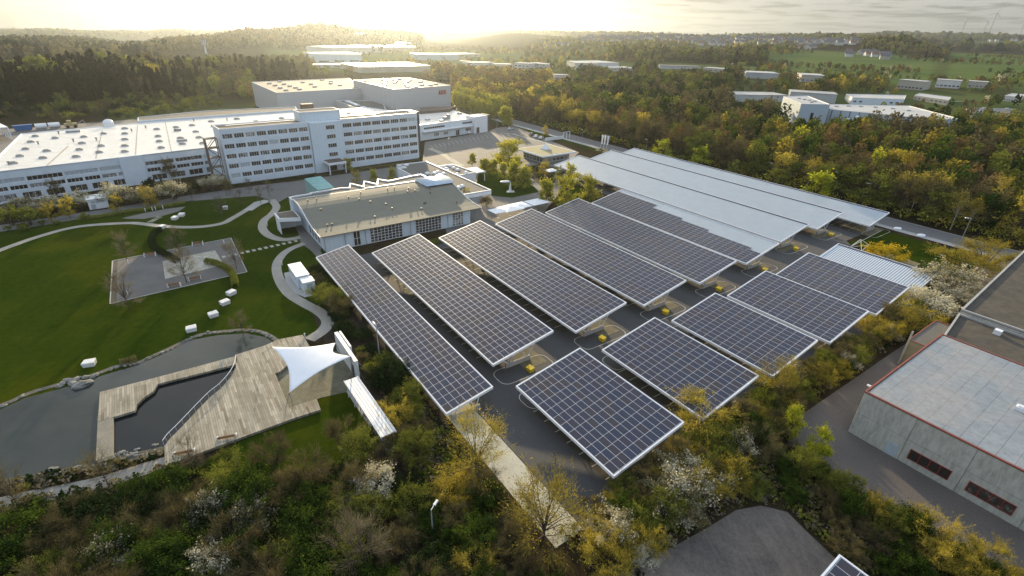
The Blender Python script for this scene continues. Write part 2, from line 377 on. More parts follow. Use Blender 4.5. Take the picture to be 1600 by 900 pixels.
# materials of the ground
def lawn_mat():
    m, t, b = newmat('mown_grass'); P = wpos(t)
    a = noise(t, P, .06, 5, .6); c = noise(t, P, 7, 2, .8); e = noise(t, P, .9, 4, .7)
    V = vmap(t, P, R(25), (.9, .12, 1)); st = noise(t, V, 1.0, 2, .5)
    c1 = ramp(t, a, [(.34, (.012, .034, .005)), (.50, (.024, .055, .007)), (.64, (.075, .092, .010))])
    c2 = mixc(t, .45, c1, ramp(t, c, [(.25, (.008, .021, .003)), (.75, (.050, .092, .012))]))
    c3 = mixc(t, .35, c2, ramp(t, e, [(.35, (.012, .030, .005)), (.7, (.040, .075, .010))]))
    c3 = mixc(t, .12, c3, ramp(t, st, [(.35, (.015, .035, .006)), (.65, (.05, .08, .014))]))
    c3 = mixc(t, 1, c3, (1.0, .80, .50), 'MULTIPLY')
    t.links.new(c3, b.inputs['Base Color']); b.inputs['Roughness'].default_value = 1.0; b.inputs['Specular IOR Level'].default_value = 0
    bumpn(t, b, c, .6, .08); return m
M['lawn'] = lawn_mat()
def lot_mat():
    m, t, b = newmat('worn_gravel_lot'); P = wpos(t)
    a = noise(t, P, .10, 8, .7, .6); st = noise(t, vmap(t, P, R(38), (.8, .22, 1)), .5, 6, .8, 1.8); f = noise(t, P, 2.6, 4, .8)
    c = ramp(t, a, [(.34, (.040, .035, .030)), (.5, (.125, .098, .075)), (.66, (.21, .165, .125))])
    c = mixc(t, .3, c, ramp(t, st, [(.38, (.05, .045, .04)), (.62, (.23, .195, .165))])); c = mixc(t, .3, c, ramp(t, f, [(.3, (.05, .045, .04)), (.72, (.24, .21, .18))]))
    t.links.new(c, b.inputs['Base Color']); b.inputs['Roughness'].default_value = .9; bumpn(t, b, f, .5); return m
M['lot'] = lot_mat()
M['dirt'] = mat('bare_soil', (.050, .038, .026), .95, (.026, .020, .014), .4, fine=5, bump=.4, spec=.1)
M['mulch'] = mat('brown_planting_bed', (.060, .046, .026), .95, (.030, .030, .012), .5, fine=6, bump=.4, spec=.1)
def water_mat():
    m, t, b = newmat('pond_water'); P = wpos(t)
    n = noise(t, P, .15, 4, .6)
    t.links.new(ramp(t, n, [(.3, (.028, .036, .034)), (.7, (.048, .056, .050))]), b.inputs['Base Color'])
    b.inputs['Roughness'].default_value = .06; b.inputs['IOR'].default_value = 1.33; b.inputs['Specular IOR Level'].default_value = .6
    bumpn(t, b, noise(t, P, 1.4, 3, .5), .04, .02); return m
M['water'] = water_mat()
def paver_mat(name, c, c2, joint, w_, h_, rot=AZU, js=.02):
    m, t, b = newmat(name); P = wpos(t); V = vmap(t, P, -rot)
    br = t.nodes.new('ShaderNodeTexBrick'); t.links.new(V, br.inputs['Vector']); br.inputs['Color1'].default_value = (*c, 1); br.inputs['Color2'].default_value = (*c2, 1); br.inputs['Mortar'].default_value = (*joint, 1)
    br.inputs['Scale'].default_value = 1; br.inputs['Brick Width'].default_value = w_; br.inputs['Row Height'].default_value = h_; br.inputs['Mortar Size'].default_value = js; br.inputs['Bias'].default_value = 0
    d = ramp(t, noise(t, P, .5, 5, .7), [(.3, (.55, .52, .45)), (.7, (1, 1, 1))])
    t.links.new(mixc(t, 1.0, br.outputs['Color'], d, 'MULTIPLY'), b.inputs['Base Color']); b.inputs['Roughness'].default_value = .85
    return m
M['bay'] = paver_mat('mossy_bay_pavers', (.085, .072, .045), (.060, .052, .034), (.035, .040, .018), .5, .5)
M['khaki'] = paver_mat('khaki_pavers', (.21, .185, .11), (.16, .145, .09), (.11, .105, .05), .4, .4)  # khaki pavers, paler than those of the bays
M['slab'] = paver_mat('cream_slabs', (.50, .48, .40), (.42, .40, .34), (.28, .27, .22), 1.0, 1.0, rot=R(20), js=.04)
M['patiopave'] = paver_mat('weathered_patio_slabs', (.20, .195, .135), (.16, .155, .105), (.11, .115, .06), .5, .5, rot=R(25))

# lawns and soil
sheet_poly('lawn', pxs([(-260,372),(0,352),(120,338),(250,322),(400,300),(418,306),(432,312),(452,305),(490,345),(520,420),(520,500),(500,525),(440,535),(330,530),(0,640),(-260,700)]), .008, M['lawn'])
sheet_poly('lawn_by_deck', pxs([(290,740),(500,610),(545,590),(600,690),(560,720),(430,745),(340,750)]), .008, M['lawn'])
sheet_poly('soil', pxs([(478,470),(522,490),(560,450),(700,650),(700,900),(640,940),(600,760),(560,600),(520,560)]), .012, M['dirt'])
sheet_poly('far_bank_grass', [uv(-330, 169, 0), uv(-158, 169, 0), uv(-158, 175.6, 0), uv(-330, 175.6, 0)], .008, M['lawn'])
sheet_poly('corner_lawn', [uv(-53, 150, 0), uv(-28, 150, 0), uv(-28, 171, 0), uv(-56, 171, 0), uv(-52, 160, 0)], .012, M['lawn'])
sheet_poly('corner_soil', [uv(-49, 146, 0), uv(-36, 147, 0), uv(-36, 152, 0), uv(-46, 153, 0)], .016, M['khaki'])

# paving and verges by the pavilion
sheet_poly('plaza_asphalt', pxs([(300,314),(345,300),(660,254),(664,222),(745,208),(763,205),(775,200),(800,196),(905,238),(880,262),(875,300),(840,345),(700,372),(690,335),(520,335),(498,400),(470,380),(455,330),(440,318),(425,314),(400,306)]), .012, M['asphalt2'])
strip('service_road', pxs([(-260,392),(-60,366),(0,357),(60,348),(120,338),(175,330),(250,317),(325,305),(400,294),(450,288)]), 6.2, .016, M['road'])
for k, (nm, pp) in enumerate([('plaza_lawn', [(750,258),(762,262),(800,275),(835,292),(842,300),(800,309),(768,306),(757,292),(745,286)]),
      ('tree_island_lawn', [(772,252),(782,246),(800,246),(818,254),(806,260),(785,260)]),
      ('shrub_bed', [(806,264),(845,256),(868,262),(868,285),(845,290),(828,277)]),
      ('plaza_lawn', [(870,310),(905,290),(918,296),(925,310),(900,325),(870,330)]),
      ('canteen_verge', [(432,318),(455,305),(470,365),(462,370),(440,370),(420,362),(417,345),(430,333),(438,322)])]):
    sheet_poly(nm, pxs(pp), .020, M['mulch'] if nm == 'shrub_bed' else M['lawn'])
# car park, lanes and the public road
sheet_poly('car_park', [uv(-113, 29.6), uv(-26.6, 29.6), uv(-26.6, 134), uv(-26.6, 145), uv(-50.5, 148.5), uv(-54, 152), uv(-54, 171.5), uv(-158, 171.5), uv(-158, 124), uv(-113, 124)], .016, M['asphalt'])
sheet_poly('concrete_strip', [uv(-60, 25.4), uv(-26.0, 25.4), uv(-26.0, 29.5), uv(-60, 29.5)], .020, mat('pale_gritty_concrete', (.52, .49, .38), .9, (.34, .32, .24), .35, fine=7))
sheet_poly('road', [uv(-330, 176.2), uv(60, 176.2), uv(60, 185.6), uv(-330, 185.6)], .024, M['road'])
sheet_poly('pavement', [uv(-330, 173.6), uv(60, 173.6), uv(60, 176.1), uv(-330, 176.1)], .12, M['concrete'])
kb = MB(); kb.box(0, 1, 0, 1, 0, 1)
b = MB()
for v_ in (176.3, 185.6):
    q = [uv(-330, v_), uv(60, v_), uv(60, v_+.18), uv(-330, v_+.18)]; b.prism([(p.x, p.y) for p in q], 0, .14)
tag(b.build('road_kerb', M['concrete']), kind='structure')
sheet_poly('exit_road', [uv(-158, 171), uv(-176, 171), uv(-176, 176), uv(-158, 176)], .028, M['road'])
sheet_poly('side_lane', [uv(-26, 138), uv(10, 120), uv(60, 120), uv(60, 128), uv(10, 128), uv(-20, 150), uv(-20, 176), uv(-28, 176), uv(-28, 148), uv(-40, 146)], .016, M['asphalt2'])
# factory yard strip on the right and the gravel lot at the bottom
sheet_poly('hall_yard', [uv(-22.2, 110), uv(-20.5, 122), uv(-16.5, 122), uv(-16.5, 71.9), uv(60, 71.9), uv(60, 60.5), uv(-12, 61.5), uv(-20.5, 62), uv(-22.6, 68), uv(-22.4, 100)], .020, mat('brown_tinted_asphalt', (.125, .105, .090), .85, (.075, .064, .056), .12, fine=4, bump=.2))
sheet_poly('gravel_lot', pxs([(925,915),(1000,880),(1060,850),(1110,822),(1150,797),(1190,790),(1230,800),(1260,830),(1350,915)]), .016, M['lot'])
# bays, islands and lines below the canopies
ROWS = {'A':(-110,-48.2,24,31.6),'B':(-106,-54.3,35.5,47.5),'C':(-106.6,-54.7,53,65.2),'D':(-107.8,-54.9,70.6,82.7),'E':(-108.6,-55.3,88.3,100.6),'F':(-108.6,-56,106.3,119),
 'G':(-48.1,-27.8,35.5,47.8),'H':(-48.2,-28.2,53,65.4),'I':(-48.3,-28.4,70.6,82.9),'J':(-48.8,-28.3,88.3,101.1),'K':(-49.1,-28.4,106.3,119.3),'O':(-48.9,-28.2,123.6,133.5),
 'L':(-152.2,-59.4,126.8,139.6),'M':(-153,-59.4,145.2,158.6),'N':(-153,-52.8,161.5,172.4)}
lines = MB(); bays = MB(); kh = MB()
def uvbox(b, u0, u1, v0, v1, z0, z1, mi=0):
    lo = [uv(u0, v0, z0), uv(u1, v0, z0), uv(u1, v1, z0), uv(u0, v1, z0)]; hi = [uv(u0, v0, z1), uv(u1, v0, z1), uv(u1, v1, z1), uv(u0, v1, z1)]
    return b.hexa(lo, hi, mi)
def uvsheet(b, u0, u1, v0, v1, z): b.add([uv(u0, v0, z), uv(u1, v0, z), uv(u1, v1, z), uv(u0, v1, z)], [(0, 1, 2, 3)])
for k, (u0, u1, v0, v1) in ROWS.items():
    if k == 'A': continue
    c = (v0 + v1) / 2
    e = u1 - 4.6 if k in 'BCDEFLMN' else u1 + 1.0
    s = u0 if k in 'BCDEFLMN' else u0 + 3.2
    if k == 'O': continue
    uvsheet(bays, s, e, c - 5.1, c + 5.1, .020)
    u = s
    while u < e:
        uvsheet(lines, u, u + .12, c - 5.1, c + 5.1, .024); u += 2.5
    uvsheet(lines, s, e, c - .06, c + .06, .028)
    # end island
    i0, i1 = (e, u1 + .6) if k in 'BCDEFLMN' else (u0 - .6, s)
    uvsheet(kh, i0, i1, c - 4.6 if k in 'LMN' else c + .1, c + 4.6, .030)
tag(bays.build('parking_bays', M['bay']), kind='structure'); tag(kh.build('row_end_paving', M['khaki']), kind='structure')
# outlined loops round the row ends (painted)
def outline(u0, u1, v0, v1, r=1.4, w_=.10, z=.034, open_side=None):
    pts = []
    for cx, cy, a0 in ((u1-r, v1-r, 0), (u0+r, v1-r, 90), (u0+r, v0+r, 180), (u1-r, v0+r, 270)):
        for k in range(5): a = R(a0 + k*22.5); pts.append((cx + r*math.cos(a), cy + r*math.sin(a)))
    n = len(pts); cx, cy = (u0+u1)/2, (v0+v1)/2
    inn = [(cx + (x-cx)*(1 - w_/abs(u1-u0)*2), cy + (y-cy)*(1 - w_/abs(v1-v0)*2)) for x, y in pts]
    lines.add([uv(x, y, z) for x, y in pts] + [uv(x, y, z) for x, y in inn], [(i, (i+1) % n, n+(i+1) % n, n+i) for i in range(n)])
for k in 'BCDEFLMN':
    u0, u1, v0, v1 = ROWS[k]; c = (v0+v1)/2
    e = u1 - 4.6
    outline(u1 - 1.9, u1 + 2.3, c - 5.3, c + 5.3)
for k in 'GHIJ':
    u0, u1, v0, v1 = ROWS[k]; c = (v0+v1)/2; outline(u0 - 1.2, u0 + 3.0, c - 5.3, c + 5.3)
# hatched corner by the lawn and lane edge
a_, b_ = uv(-56, 170.5), uv(-51, 150)
def pline(p, q, w_=.16, z=.038):
    d = (q - p).normalized(); n_ = Vector((-d.y, d.x, 0))*w_/2
    lines.add([(p+n_).to_tuple()[:2] + (z,), (p-n_).to_tuple()[:2] + (z,), (q-n_).to_tuple()[:2] + (z,), (q+n_).to_tuple()[:2] + (z,)], [(0, 1, 2, 3)])
P0 = [g(1328,386), g(1345,374), g(1358,383), g(1346,392), g(1332,391)]
pline(g(1328,386), g(1376,361)); 
for p, q in ((0,1),(1,2),(2,3),(3,4),(4,0),(0,2),(1,3)): pline(P0[p], P0[q])
# marked bays in the far lot
for i in range(14):
    x = 672 + i*6.6; y = 230 - i*1.25
    pline(g(x, y - 3), g(x + 5, y + 2.2), .14)
for i in range(9):
    x = 752 + i*4.2; pline(g(x, 237 - i*.8), g(x + 7, 239 - i*.8), .14)
for i in range(22): 
    a0 = g(757 + i*2.15, 207.4 + i*.08); pline(a0, a0 + Vector((.5, .35, 0)), .45)
tag(lines.build('road_markings', M['paint']), kind='structure')
pm = MB()
p, q = g(800, 209), g(862, 226); 
strip('lot_kerb_strip', [p, (p+q)/2, q], 1.2, .05, M['concrete'])
strip('footpath', pxs([(672,232),(690,240),(706,250),(722,260)]), 2.6, .03, M['slab'])

# park paths
strip('garden_path', pxs([(-200,450),(-60,414),(0,391),(50,373),(100,358.5),(140,352),(200,348.5),(225,350),(250,353),(283,355),(317,354),(347,349),(363,341),(382,330),(397,320)]), 1.9, .020, M['gravelpath'])
sheet_poly('path_apron', pxs([(380,328.5),(397,316),(413,312),(425,314),(408,320),(394,329)]), .024, M['concrete'])
strip('curving_path', pxs([(424,312),(432,323),(425,334),(413,344),(410,356),(419,367),(438,374),(458,373),(478,368)]), 2.2, .024, M['gravelpath'])
strip('serpentine_path', pxs([(476,380),(452,390),(438,402),(432,417),(437,438),(452,459),(475,474),(499,487),(512,501),(505,516),(483,531)]), lambda t: 1.9 + .5*t, .024, M['gravelpath'])
strip('lower_path', pxs([(-120,812),(-40,797),(30,781),(90,769),(150,756),(215,736),(262,722)]), 2.3, .024, M['gravelpath'])
sheet_poly('canteen_forecourt', pxs([(459,345),(478,352),(505,400),(498,405),(480,385),(470,372),(460,352)]), .028, M['asphalt2'])
# gravel sitting square with slab floor
sheet_poly('gravel_square', pxs([(176,408),(361,372),(386,425),(172,475)]), .020, mat('grey_gravel_square', (.15, .14, .125), .9, (.085, .08, .075), .25, fine=8, bump=.3))
kb = kerb('square_edging', pxs([(176,408),(361,372),(386,425),(172,475),(176,408)]), .25, .10, None, n=1); tag(kb.build('square_edging', M['concrete']), kind='structure')
sheet_poly('edge_pavers', pxs([(176,408),(184,406.5),(182,472.6),(172,475)]), .024, M['bay'])
sheet_poly('slab_floor', pxs([(254,408),(336,391),(350,414),(258,436)]), .026, M['slab'])
sheet_poly('oval_gravel', pxs([(190,341),(225,333),(262,326),(290,323),(280,330),(255,337),(225,342),(200,342)]), .020, M['asphalt2'])
def stones(name, label, pts, w_, l_, grp, mkey='slab'):
    for i, (x, y) in enumerate(pts):
        p = g(x, y); d = (g(*pts[min(i+1, len(pts)-1)]) - g(*pts[max(i-1, 0)])).normalized()
        b = MB(); b.box(-w_/2, w_/2, -l_/2, l_/2, 0, .05); o = b.build(name, M[mkey], bevel=.015); o.location = (p.x, p.y, .022); o.rotation_euler = (0, 0, math.atan2(d.y, d.x))
        tag(o, label, 'stepping stone', grp)
stones('stepping_stone', 'square pale stepping slab in the row leading from the sitting square to the canteen', [(350+9.35*i, 401.5-2.05*i) for i in range(13)], .8, 1.35, 'pale stepping slabs in the lawn')
stones('stepping_stone', 'narrow pale stone step between the oval gravel bay and the garden path', [(235,347),(238.5,345),(242,343),(245.5,341),(249,339.3)], .45, 1.7, 'narrow stone steps by the oval bay')

# pond
sheet_poly('pond_water', pxs([(-200,690),(0,640),(40,622),(100,606),(150,590),(200,575),(240,560),(272,545),(290,533),(340,524),(385,521),(415,527),(432,538),(425,560),(380,600),(290,690),(262,704),(200,716),(150,724),(80,738),(0,750),(-120,775),(-260,740)]), .026, M['water'])

M['deepwater'] = mat('deep_basin_water', (.008, .011, .012), .05, (.005, .007, .008), .2, spec=.35)
sheet_poly('basin_water', pxs([(178,652),(211,641.5),(214,632),(224,622),(240,611),(246,600),(369,569),(371,566),(368,575),(360,590),(345,607),(330,619),(312,637),(297,653),(280,671),(265,686),(258,697),(235,702),(178,711)]), .034, M['deepwater'])
# ------------------------------------------------------------------ solar carport roofs
def pv_mat():
    m, t, b = newmat('solar_glass'); tcn = t.nodes.new('ShaderNodeUVMap'); tcn.uv_map = 'UVMap'
    s = t.nodes.new('ShaderNodeSeparateXYZ'); t.links.new(tcn.outputs[0], s.inputs[0])
    def line(x, w_):
        f = math2(t, 'FRACT', x); d = math2(t, 'MINIMUM', f, math2(t, 'SUBTRACT', 1.0, f)); return math2(t, 'LESS_THAN', d, w_)
    fr = math2(t, 'MAXIMUM', line(s.outputs[0], .013), line(s.outputs[1], .021))
    cu = t.nodes.new('ShaderNodeCombineXYZ'); t.links.new(math2(t, 'FLOOR', s.outputs[0]), cu.inputs[0]); t.links.new(math2(t, 'FLOOR', s.outputs[1]), cu.inputs[1])
    wn = t.nodes.new('ShaderNodeTexWhiteNoise'); wn.noise_dimensions = '2D'; t.links.new(cu.outputs[0], wn.inputs['Vector'])
    batch = noise(t, vmap(t, cu.outputs[0], scale=(.09, .16, 1)), 1.0, 2, .6, .6)
    pick = math2(t, 'ADD', math2(t, 'MULTIPLY', wn.outputs['Value'], .24), math2(t, 'SUBTRACT', batch, .09))
    col = ramp(t, pick, [(.34, (.022, .014, .020)), (.46, (.014, .012, .030)), (.60, (.009, .014, .036)), (.74, (.026, .017, .018))])
    oi = t.nodes.new('ShaderNodeObjectInfo')
    cells = math2(t, 'MAXIMUM', line(math2(t, 'MULTIPLY', s.outputs[0], 10), .06), line(math2(t, 'MULTIPLY', s.outputs[1], 6), .06))
    col = mixc(t, math2(t, 'MULTIPLY', cells, .12), col, (.10, .11, .13))
    t.links.new(mixc(t, fr, col, (.50, .50, .50)), b.inputs['Base Color'])
    t.links.new(math2(t, 'ADD', math2(t, 'MULTIPLY', fr, .35), .12), b.inputs['Roughness']); b.inputs['IOR'].default_value = 1.5; b.inputs['Specular IOR Level'].default_value = .62
    # each module is tilted by its own hair's breadth
    nb = t.nodes.new('ShaderNodeBump'); nb.inputs['Strength'].default_value = .0
    return m
M['pv'] = pv_mat()
M['deckmetal'] = stripes('trapezoid_roof_sheet', (.42, .48, .52), (.27, .32, .36), .40, axis=0, width=.35, rough=.38, metal=.0, dirt=.34, bump=.7, spec=.5)
M['deckmetal2'] = stripes('ribbed_roof_sheet', (.58, .64, .69), (.17, .20, .24), .52, axis=0, width=.42, rough=.4, metal=.0, dirt=.1, bump=.8)
SL = math.tan(0.1897)
def zroof(dv): return 3.0 + dv * SL
def canopy(key, label, cat, arrays, deck='deckmetal', pitch=(1.67, 1.025), group='solar carport roofs over the parking rows', frames=True):
    u0, u1, v0, v1 = ROWS[key]; L = u1 - u0; W = v1 - v0
    nm = 'solar_carport' if arrays else 'carport_roof'
    t = thing(nm, label, cat, uv(u0, v0), AZU, group)
    # local x along the row, y up the slope
    def slab(b, x0, x1, y0, y1, dz0, dz1, mi=0):
        b.hexa([(x0, y0, zroof(y0)+dz0), (x1, y0, zroof(y0)+dz0), (x1, y1, zroof(y1)+dz0), (x0, y1, zroof(y1)+dz0)],
               [(x0, y0, zroof(y0)+dz1), (x1, y0, zroof(y0)+dz1), (x1, y1, zroof(y1)+dz1), (x0, y1, zroof(y1)+dz1)], mi)
    b = MB(); slab(b, .12, L-.12, .12, W-.12, -.22, -.06); b.build('roof_deck', M[deck], t)
    b = MB()
    slab(b, 0, L, 0, .14, -.36, .06); slab(b, 0, L, W-.14, W, -.36, .06); slab(b, 0, .2, .142, W-.142, -.36, .05); slab(b, L-.2, L, .142, W-.142, -.36, .05)
    b.build('edge_trim', M['whitemetal'], t)
    if not arrays:
        b = MB(); slab(b, .2, L-.2, W-.55, W-.142, -.058, .035); b.build('shade_strip', M['darkmetal'], t)  # dark strip added inside the upper trim, standing for shade between roofs
    if arrays:
        mb = MB(); uvs = []
        for (x0, x1, y0, y1) in arrays:
            nx = max(1, round((x1-x0)/pitch[0])); ny = max(1, round((y1-y0)/pitch[1])); k = len(mb.f)
            slab(mb, x0, x1, y0, y1, -.055, .03)
        me = mb.mesh('solar_array', M['pv']); ul = me.uv_layers.new(name='UVMap')
        ru, rv = random.randint(0, 500)*1.0, random.randint(0, 500)*1.0
        data = []
        for lp in me.loops:
            co = me.vertices[lp.vertex_index].co; x0, x1, y0, y1 = arrays[0]
            data += [(co.x - x0)/((x1-x0)/max(1, round((x1-x0)/pitch[0]))) + ru, (co.y - y0)/((y1-y0)/max(1, round((y1-y0)/pitch[1]))) + rv]
        ul.data.foreach_set('uv', data)
        o = bpy.data.objects.new('solar_array', me); COL.objects.link(o); o.parent = t
    # purlins
    b = MB()
    for k in range(5):
        y = .5 + k*(W-1)/4; slab(b, .3, L-.3, y-.08, y+.08, -.46, -.222)
    b.build('purlins', M['greymetal'], t)
    n = max(2, int(round(L/10))+0); c = W/2
    fb = MB(); fb.hexa([(-.16, c-2.5, 0), (.16, c-2.5, 0), (.16, c+2.5, 0), (-.16, c+2.5, 0)], [(-.16, c-2.5, .85), (.16, c-2.5, .85), (.16, c+2.5, .85), (-.16, c+2.5, .85)])
    fme = fb.mesh('foundation_beam', M['concrete'])
    sb = MB()
    for y0, y1 in ((c-2.0, c-W*.36), (c-1.6, c+.0), (c+1.6, c+.2), (c+2.0, c+W*.36)):
        sb.bar((0, y0, .85), (0, y1, zroof(y1)-.6), .09)
    sb.hexa([(-.09, .4, zroof(.4)-.72), (.09, .4, zroof(.4)-.72), (.09, W-.4, zroof(W-.4)-.72), (-.09, W-.4, zroof(W-.4)-.72)],
            [(-.09, .4, zroof(.4)-.465), (.09, .4, zroof(.4)-.465), (.09, W-.4, zroof(W-.4)-.465), (-.09, W-.4, zroof(W-.4)-.465)])
    sme = sb.mesh('support_frame', M['whitemetal'])
    for k in range(n):
        x = 1.6 + k*(L-3.2)/(n-1)
        o = bpy.data.objects.new('support_frame', sme); COL.objects.link(o); o.parent = t; o.location = (x, 0, 0)
        o = bpy.data.objects.new('foundation_beam', fme); COL.objects.link(o); o.parent = t; o.location = (x, 0, 0)
    return t
def full(k, mx=.3, my=.2): u0, u1, v0, v1 = ROWS[k]; return [(mx, u1-u0-mx, my, v1-v0-my)]
canopy('A', 'narrow solar carport roof nearest the garden, seven modules wide, left of all the others', 'solar carport', full('A'), pitch=(1.5, 1.03))
canopy('B', 'second long solar carport roof from the garden, just right of the narrow one', 'solar carport', full('B'), pitch=(1.45, 1.03))
canopy('C', 'third long solar carport roof from the garden, in the row running away from the camera', 'solar carport', full('C'), pitch=(1.45, 1.03))
canopy('D', 'fourth long solar carport roof from the garden, between two other long solar roofs', 'solar carport', full('D'), pitch=(1.6, 1.03))
canopy('E', 'fifth long solar carport roof from the garden, fully covered and touching the half covered one', 'solar carport', full('E'))
_a = [(.3, 37.5, .2, 9.9), (37.5, 52.3, .2, 7.8)]
canopy('F', 'long solar carport roof with a stepped strip of bare pale metal along its upper edge', 'solar carport', [(.3, 52.3, .2, 5.9), (.3, 49.2, 5.903, 6.9), (.3, 36.3, 6.903, 7.9), (.3, 27, 7.903, 8.9), (.3, 16, 8.903, 10.9)], deck='deckmetal')
canopy('G', 'short solar carport roof at the bottom, nearest the camera, its lower corner over the hedge', 'solar carport', full('G'))
canopy('H', 'short solar carport roof second from the camera, a golden tree poking over its lower corner', 'solar carport', full('H'))
canopy('I', 'short solar carport roof third from the camera, in the middle of the short rows', 'solar carport', full('I'))
canopy('J', 'short solar carport roof fourth from the camera, overlapping the one behind', 'solar carport', full('J'))
canopy('K', 'short solar carport roof farthest from the camera, joined to a bare ribbed metal roof', 'solar carport', full('K'))
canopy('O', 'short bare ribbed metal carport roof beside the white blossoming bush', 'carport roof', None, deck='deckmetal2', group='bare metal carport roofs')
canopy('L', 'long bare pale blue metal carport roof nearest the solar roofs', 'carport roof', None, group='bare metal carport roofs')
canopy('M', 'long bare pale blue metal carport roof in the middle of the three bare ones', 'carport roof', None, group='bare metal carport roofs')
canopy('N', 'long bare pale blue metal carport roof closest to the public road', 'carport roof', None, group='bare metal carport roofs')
ROWS['P'] = (-7.4, 14, 33.5, 45.4)
canopy('P', 'corner of a separate solar roof cut off by the bottom edge of the picture', 'solar carport', full('P'), group=None)
# yellow grit bins on the islands and hoop guards
def grit_bin(label, u, v):
    t = thing('grit_bin', label, 'grit bin', uv(u, v, .03), AZU + R(8), 'yellow grit bins at the row ends')
    b = MB(); b.hexa([(-.52, -.40, 0), (.52, -.40, 0), (.52, .40, 0), (-.52, .40, 0)], [(-.55, -.42, .62), (.55, -.42, .62), (.55, .42, .62), (-.55, .42, .62)]); b.build('bin_body', M['yellow'], t)
    b = MB(); b.hexa([(-.60, -.48, .63), (.60, -.48, .63), (.60, .48, .63), (-.60, .48, .63)], [(-.58, -.44, .70), (.58, -.44, .70), (.58, .46, .84), (-.58, .46, .84)]); b.build('lid', M['yellow'], t)
for lab, u, v in (('yellow grit bin at the near end of the second long solar roof', -53.1, 42), ('yellow grit bin at the near end of the third long solar roof', -53.4, 58.5), ('yellow grit bin at the near end of the fourth long solar roof', -53.8, 76.2),
                  ('yellow grit bin at the near end of the fifth long solar roof', -54.3, 94.4), ('yellow grit bin by the stepped metal strip at a short solar roof corner', -54.6, 112.7),
                  ('yellow grit bin at the near end of the nearest bare metal roof', -57.8, 132.6), ('yellow grit bin at the near end of the middle bare metal roof', -58.2, 152)):
    grit_bin(lab, u, v)
# ------------------------------------------------------------------ buildings of the campus
M['clad'] = stripes('pale_blue_panel_cladding', (.62, .70, .74), (.40, .47, .52), 1.15, axis=0, width=.04, rough=.4, dirt=.10, bump=.3)
M['cladsmooth'] = mat('pale_panel_wall', (.66, .72, .75), .45, (.56, .62, .66), .3)
M['hallclad'] = stripes('light_grey_hall_cladding', (.50, .50, .49), (.40, .40, .39), 1.0, axis=0, width=.06, rough=.5, dirt=.10, bump=.2)
M['roofgravel'] = mat('roof_gravel', (.16, .13, .095), .95, (.10, .085, .065), .25, fine=5, bump=.2)
M['roofgrey'] = mat('grey_roof_felt', (.125, .12, .105), .9, (.085, .082, .072), .3, fine=3)
M['rooftan'] = mat('tan_roof_felt', (.33, .28, .21), .85, (.26, .22, .17), .12, fine=3)
M['seam'] = mat('dark_roof_seam', (.26, .25, .22), .8); M['kerbgrey'] = mat('rooflight_kerb', (.42, .40, .36), .7, (.34, .32, .29), 1)
M['brown'] = mat('brown_panel', (.10, .065, .045), .6, (.075, .05, .036), .7)
M['greenglass'] = mat('green_glass_roof', (.26, .48, .43), .15, (.18, .36, .33), .8)
M['skylight'] = mat('milky_skylight', (.72, .74, .76), .35, (.60, .62, .64), 2)
def whiteroof():
    m, t, b = newmat('white_roof_membrane'); P = wpos(t)
    st = noise(t, vmap(t, P, R(-46), (.08, .9, 1)), 1, 4, .7); n = noise(t, P, .35, 6, .75); f = noise(t, P, 2.5, 3, .8)
    c = mixc(t, .5, ramp(t, n, [(.32, (.50, .47, .40)), (.5, (.70, .67, .60)), (.7, (.80, .78, .72))]), ramp(t, st, [(.35, (.56, .53, .46)), (.65, (.80, .78, .72))]))
    c = mixc(t, ramp(t, f, [(.68, (0, 0, 0)), (.76, (1, 1, 1))]), c, (.34, .30, .24))
    t.links.new(c, b.inputs['Base Color']); b.inputs['Roughness'].default_value = .32; b.inputs['Specular IOR Level'].default_value = .55; return m
M['whiteroof'] = whiteroof()
def curtain_mat():
    m, t, b = newmat('window_glass_varied'); oi = t.nodes.new('ShaderNodeObjectInfo')
    P = opos(t); n = math2(t, 'ADD', math2(t, 'MULTIPLY', noise(t, wpos(t), 1.1, 2, .8), .6), math2(t, 'MULTIPLY', oi.outputs['Random'], .38))
    c = ramp(t, n, [(.40, (.030, .026, .022)), (.55, (.055, .045, .036)), (.62, (.12, .105, .08)), (.70, (.34, .34, .32))])
    t.links.new(c, b.inputs['Base Color']); b.inputs['Roughness'].default_value = .1; b.inputs['Specular IOR Level'].default_value = .5; return m
M['pane'] = curtain_mat()

def xy(p): return (p[0], p[1])
def loc2(org, az, p):  # world -> local of a building frame
    d = Vector((p[0]-org[0], p[1]-org[1], 0)); return (d.x*math.cos(az)+d.y*math.sin(az), -d.x*math.sin(az)+d.y*math.cos(az))
def window_mesh(w_, h_, n, name='window', frame=None, glass=None, fr=.07, rail=False, depth=.10):
    """frame with n panes; local origin at lower left of the opening, facing -y"""
    b = MB(); fm, gm = 0, 1
    b.box(0, w_, -depth*.4, depth*.4, 0, fr, 0); b.box(0, w_, -depth*.4, depth*.4, h_-fr, h_, 0)
    for i in range(n+1):
        x = i*(w_-fr)/n; b.box(x, x+fr, -depth*.4, depth*.4, fr, h_-fr, 0)
    if rail: b.box(fr, w_-fr, -depth*.3, depth*.3, h_*.45, h_*.45+fr, 0)
    b.box(fr*.5, w_-fr*.5, -depth*.1, depth*.1, fr*.5, h_-fr*.5, 1)
    return b.mesh(name, [frame or M['whitemetal'], glass or M['pane']])
def put(me, name, parent, loc, rz=0, label=None):
    o = bpy.data.objects.new(name, me); COL.objects.link(o); o.parent = parent; o.location = loc; o.rotation_euler = (0, 0, rz)
    if label: o['label'] = label
    return o
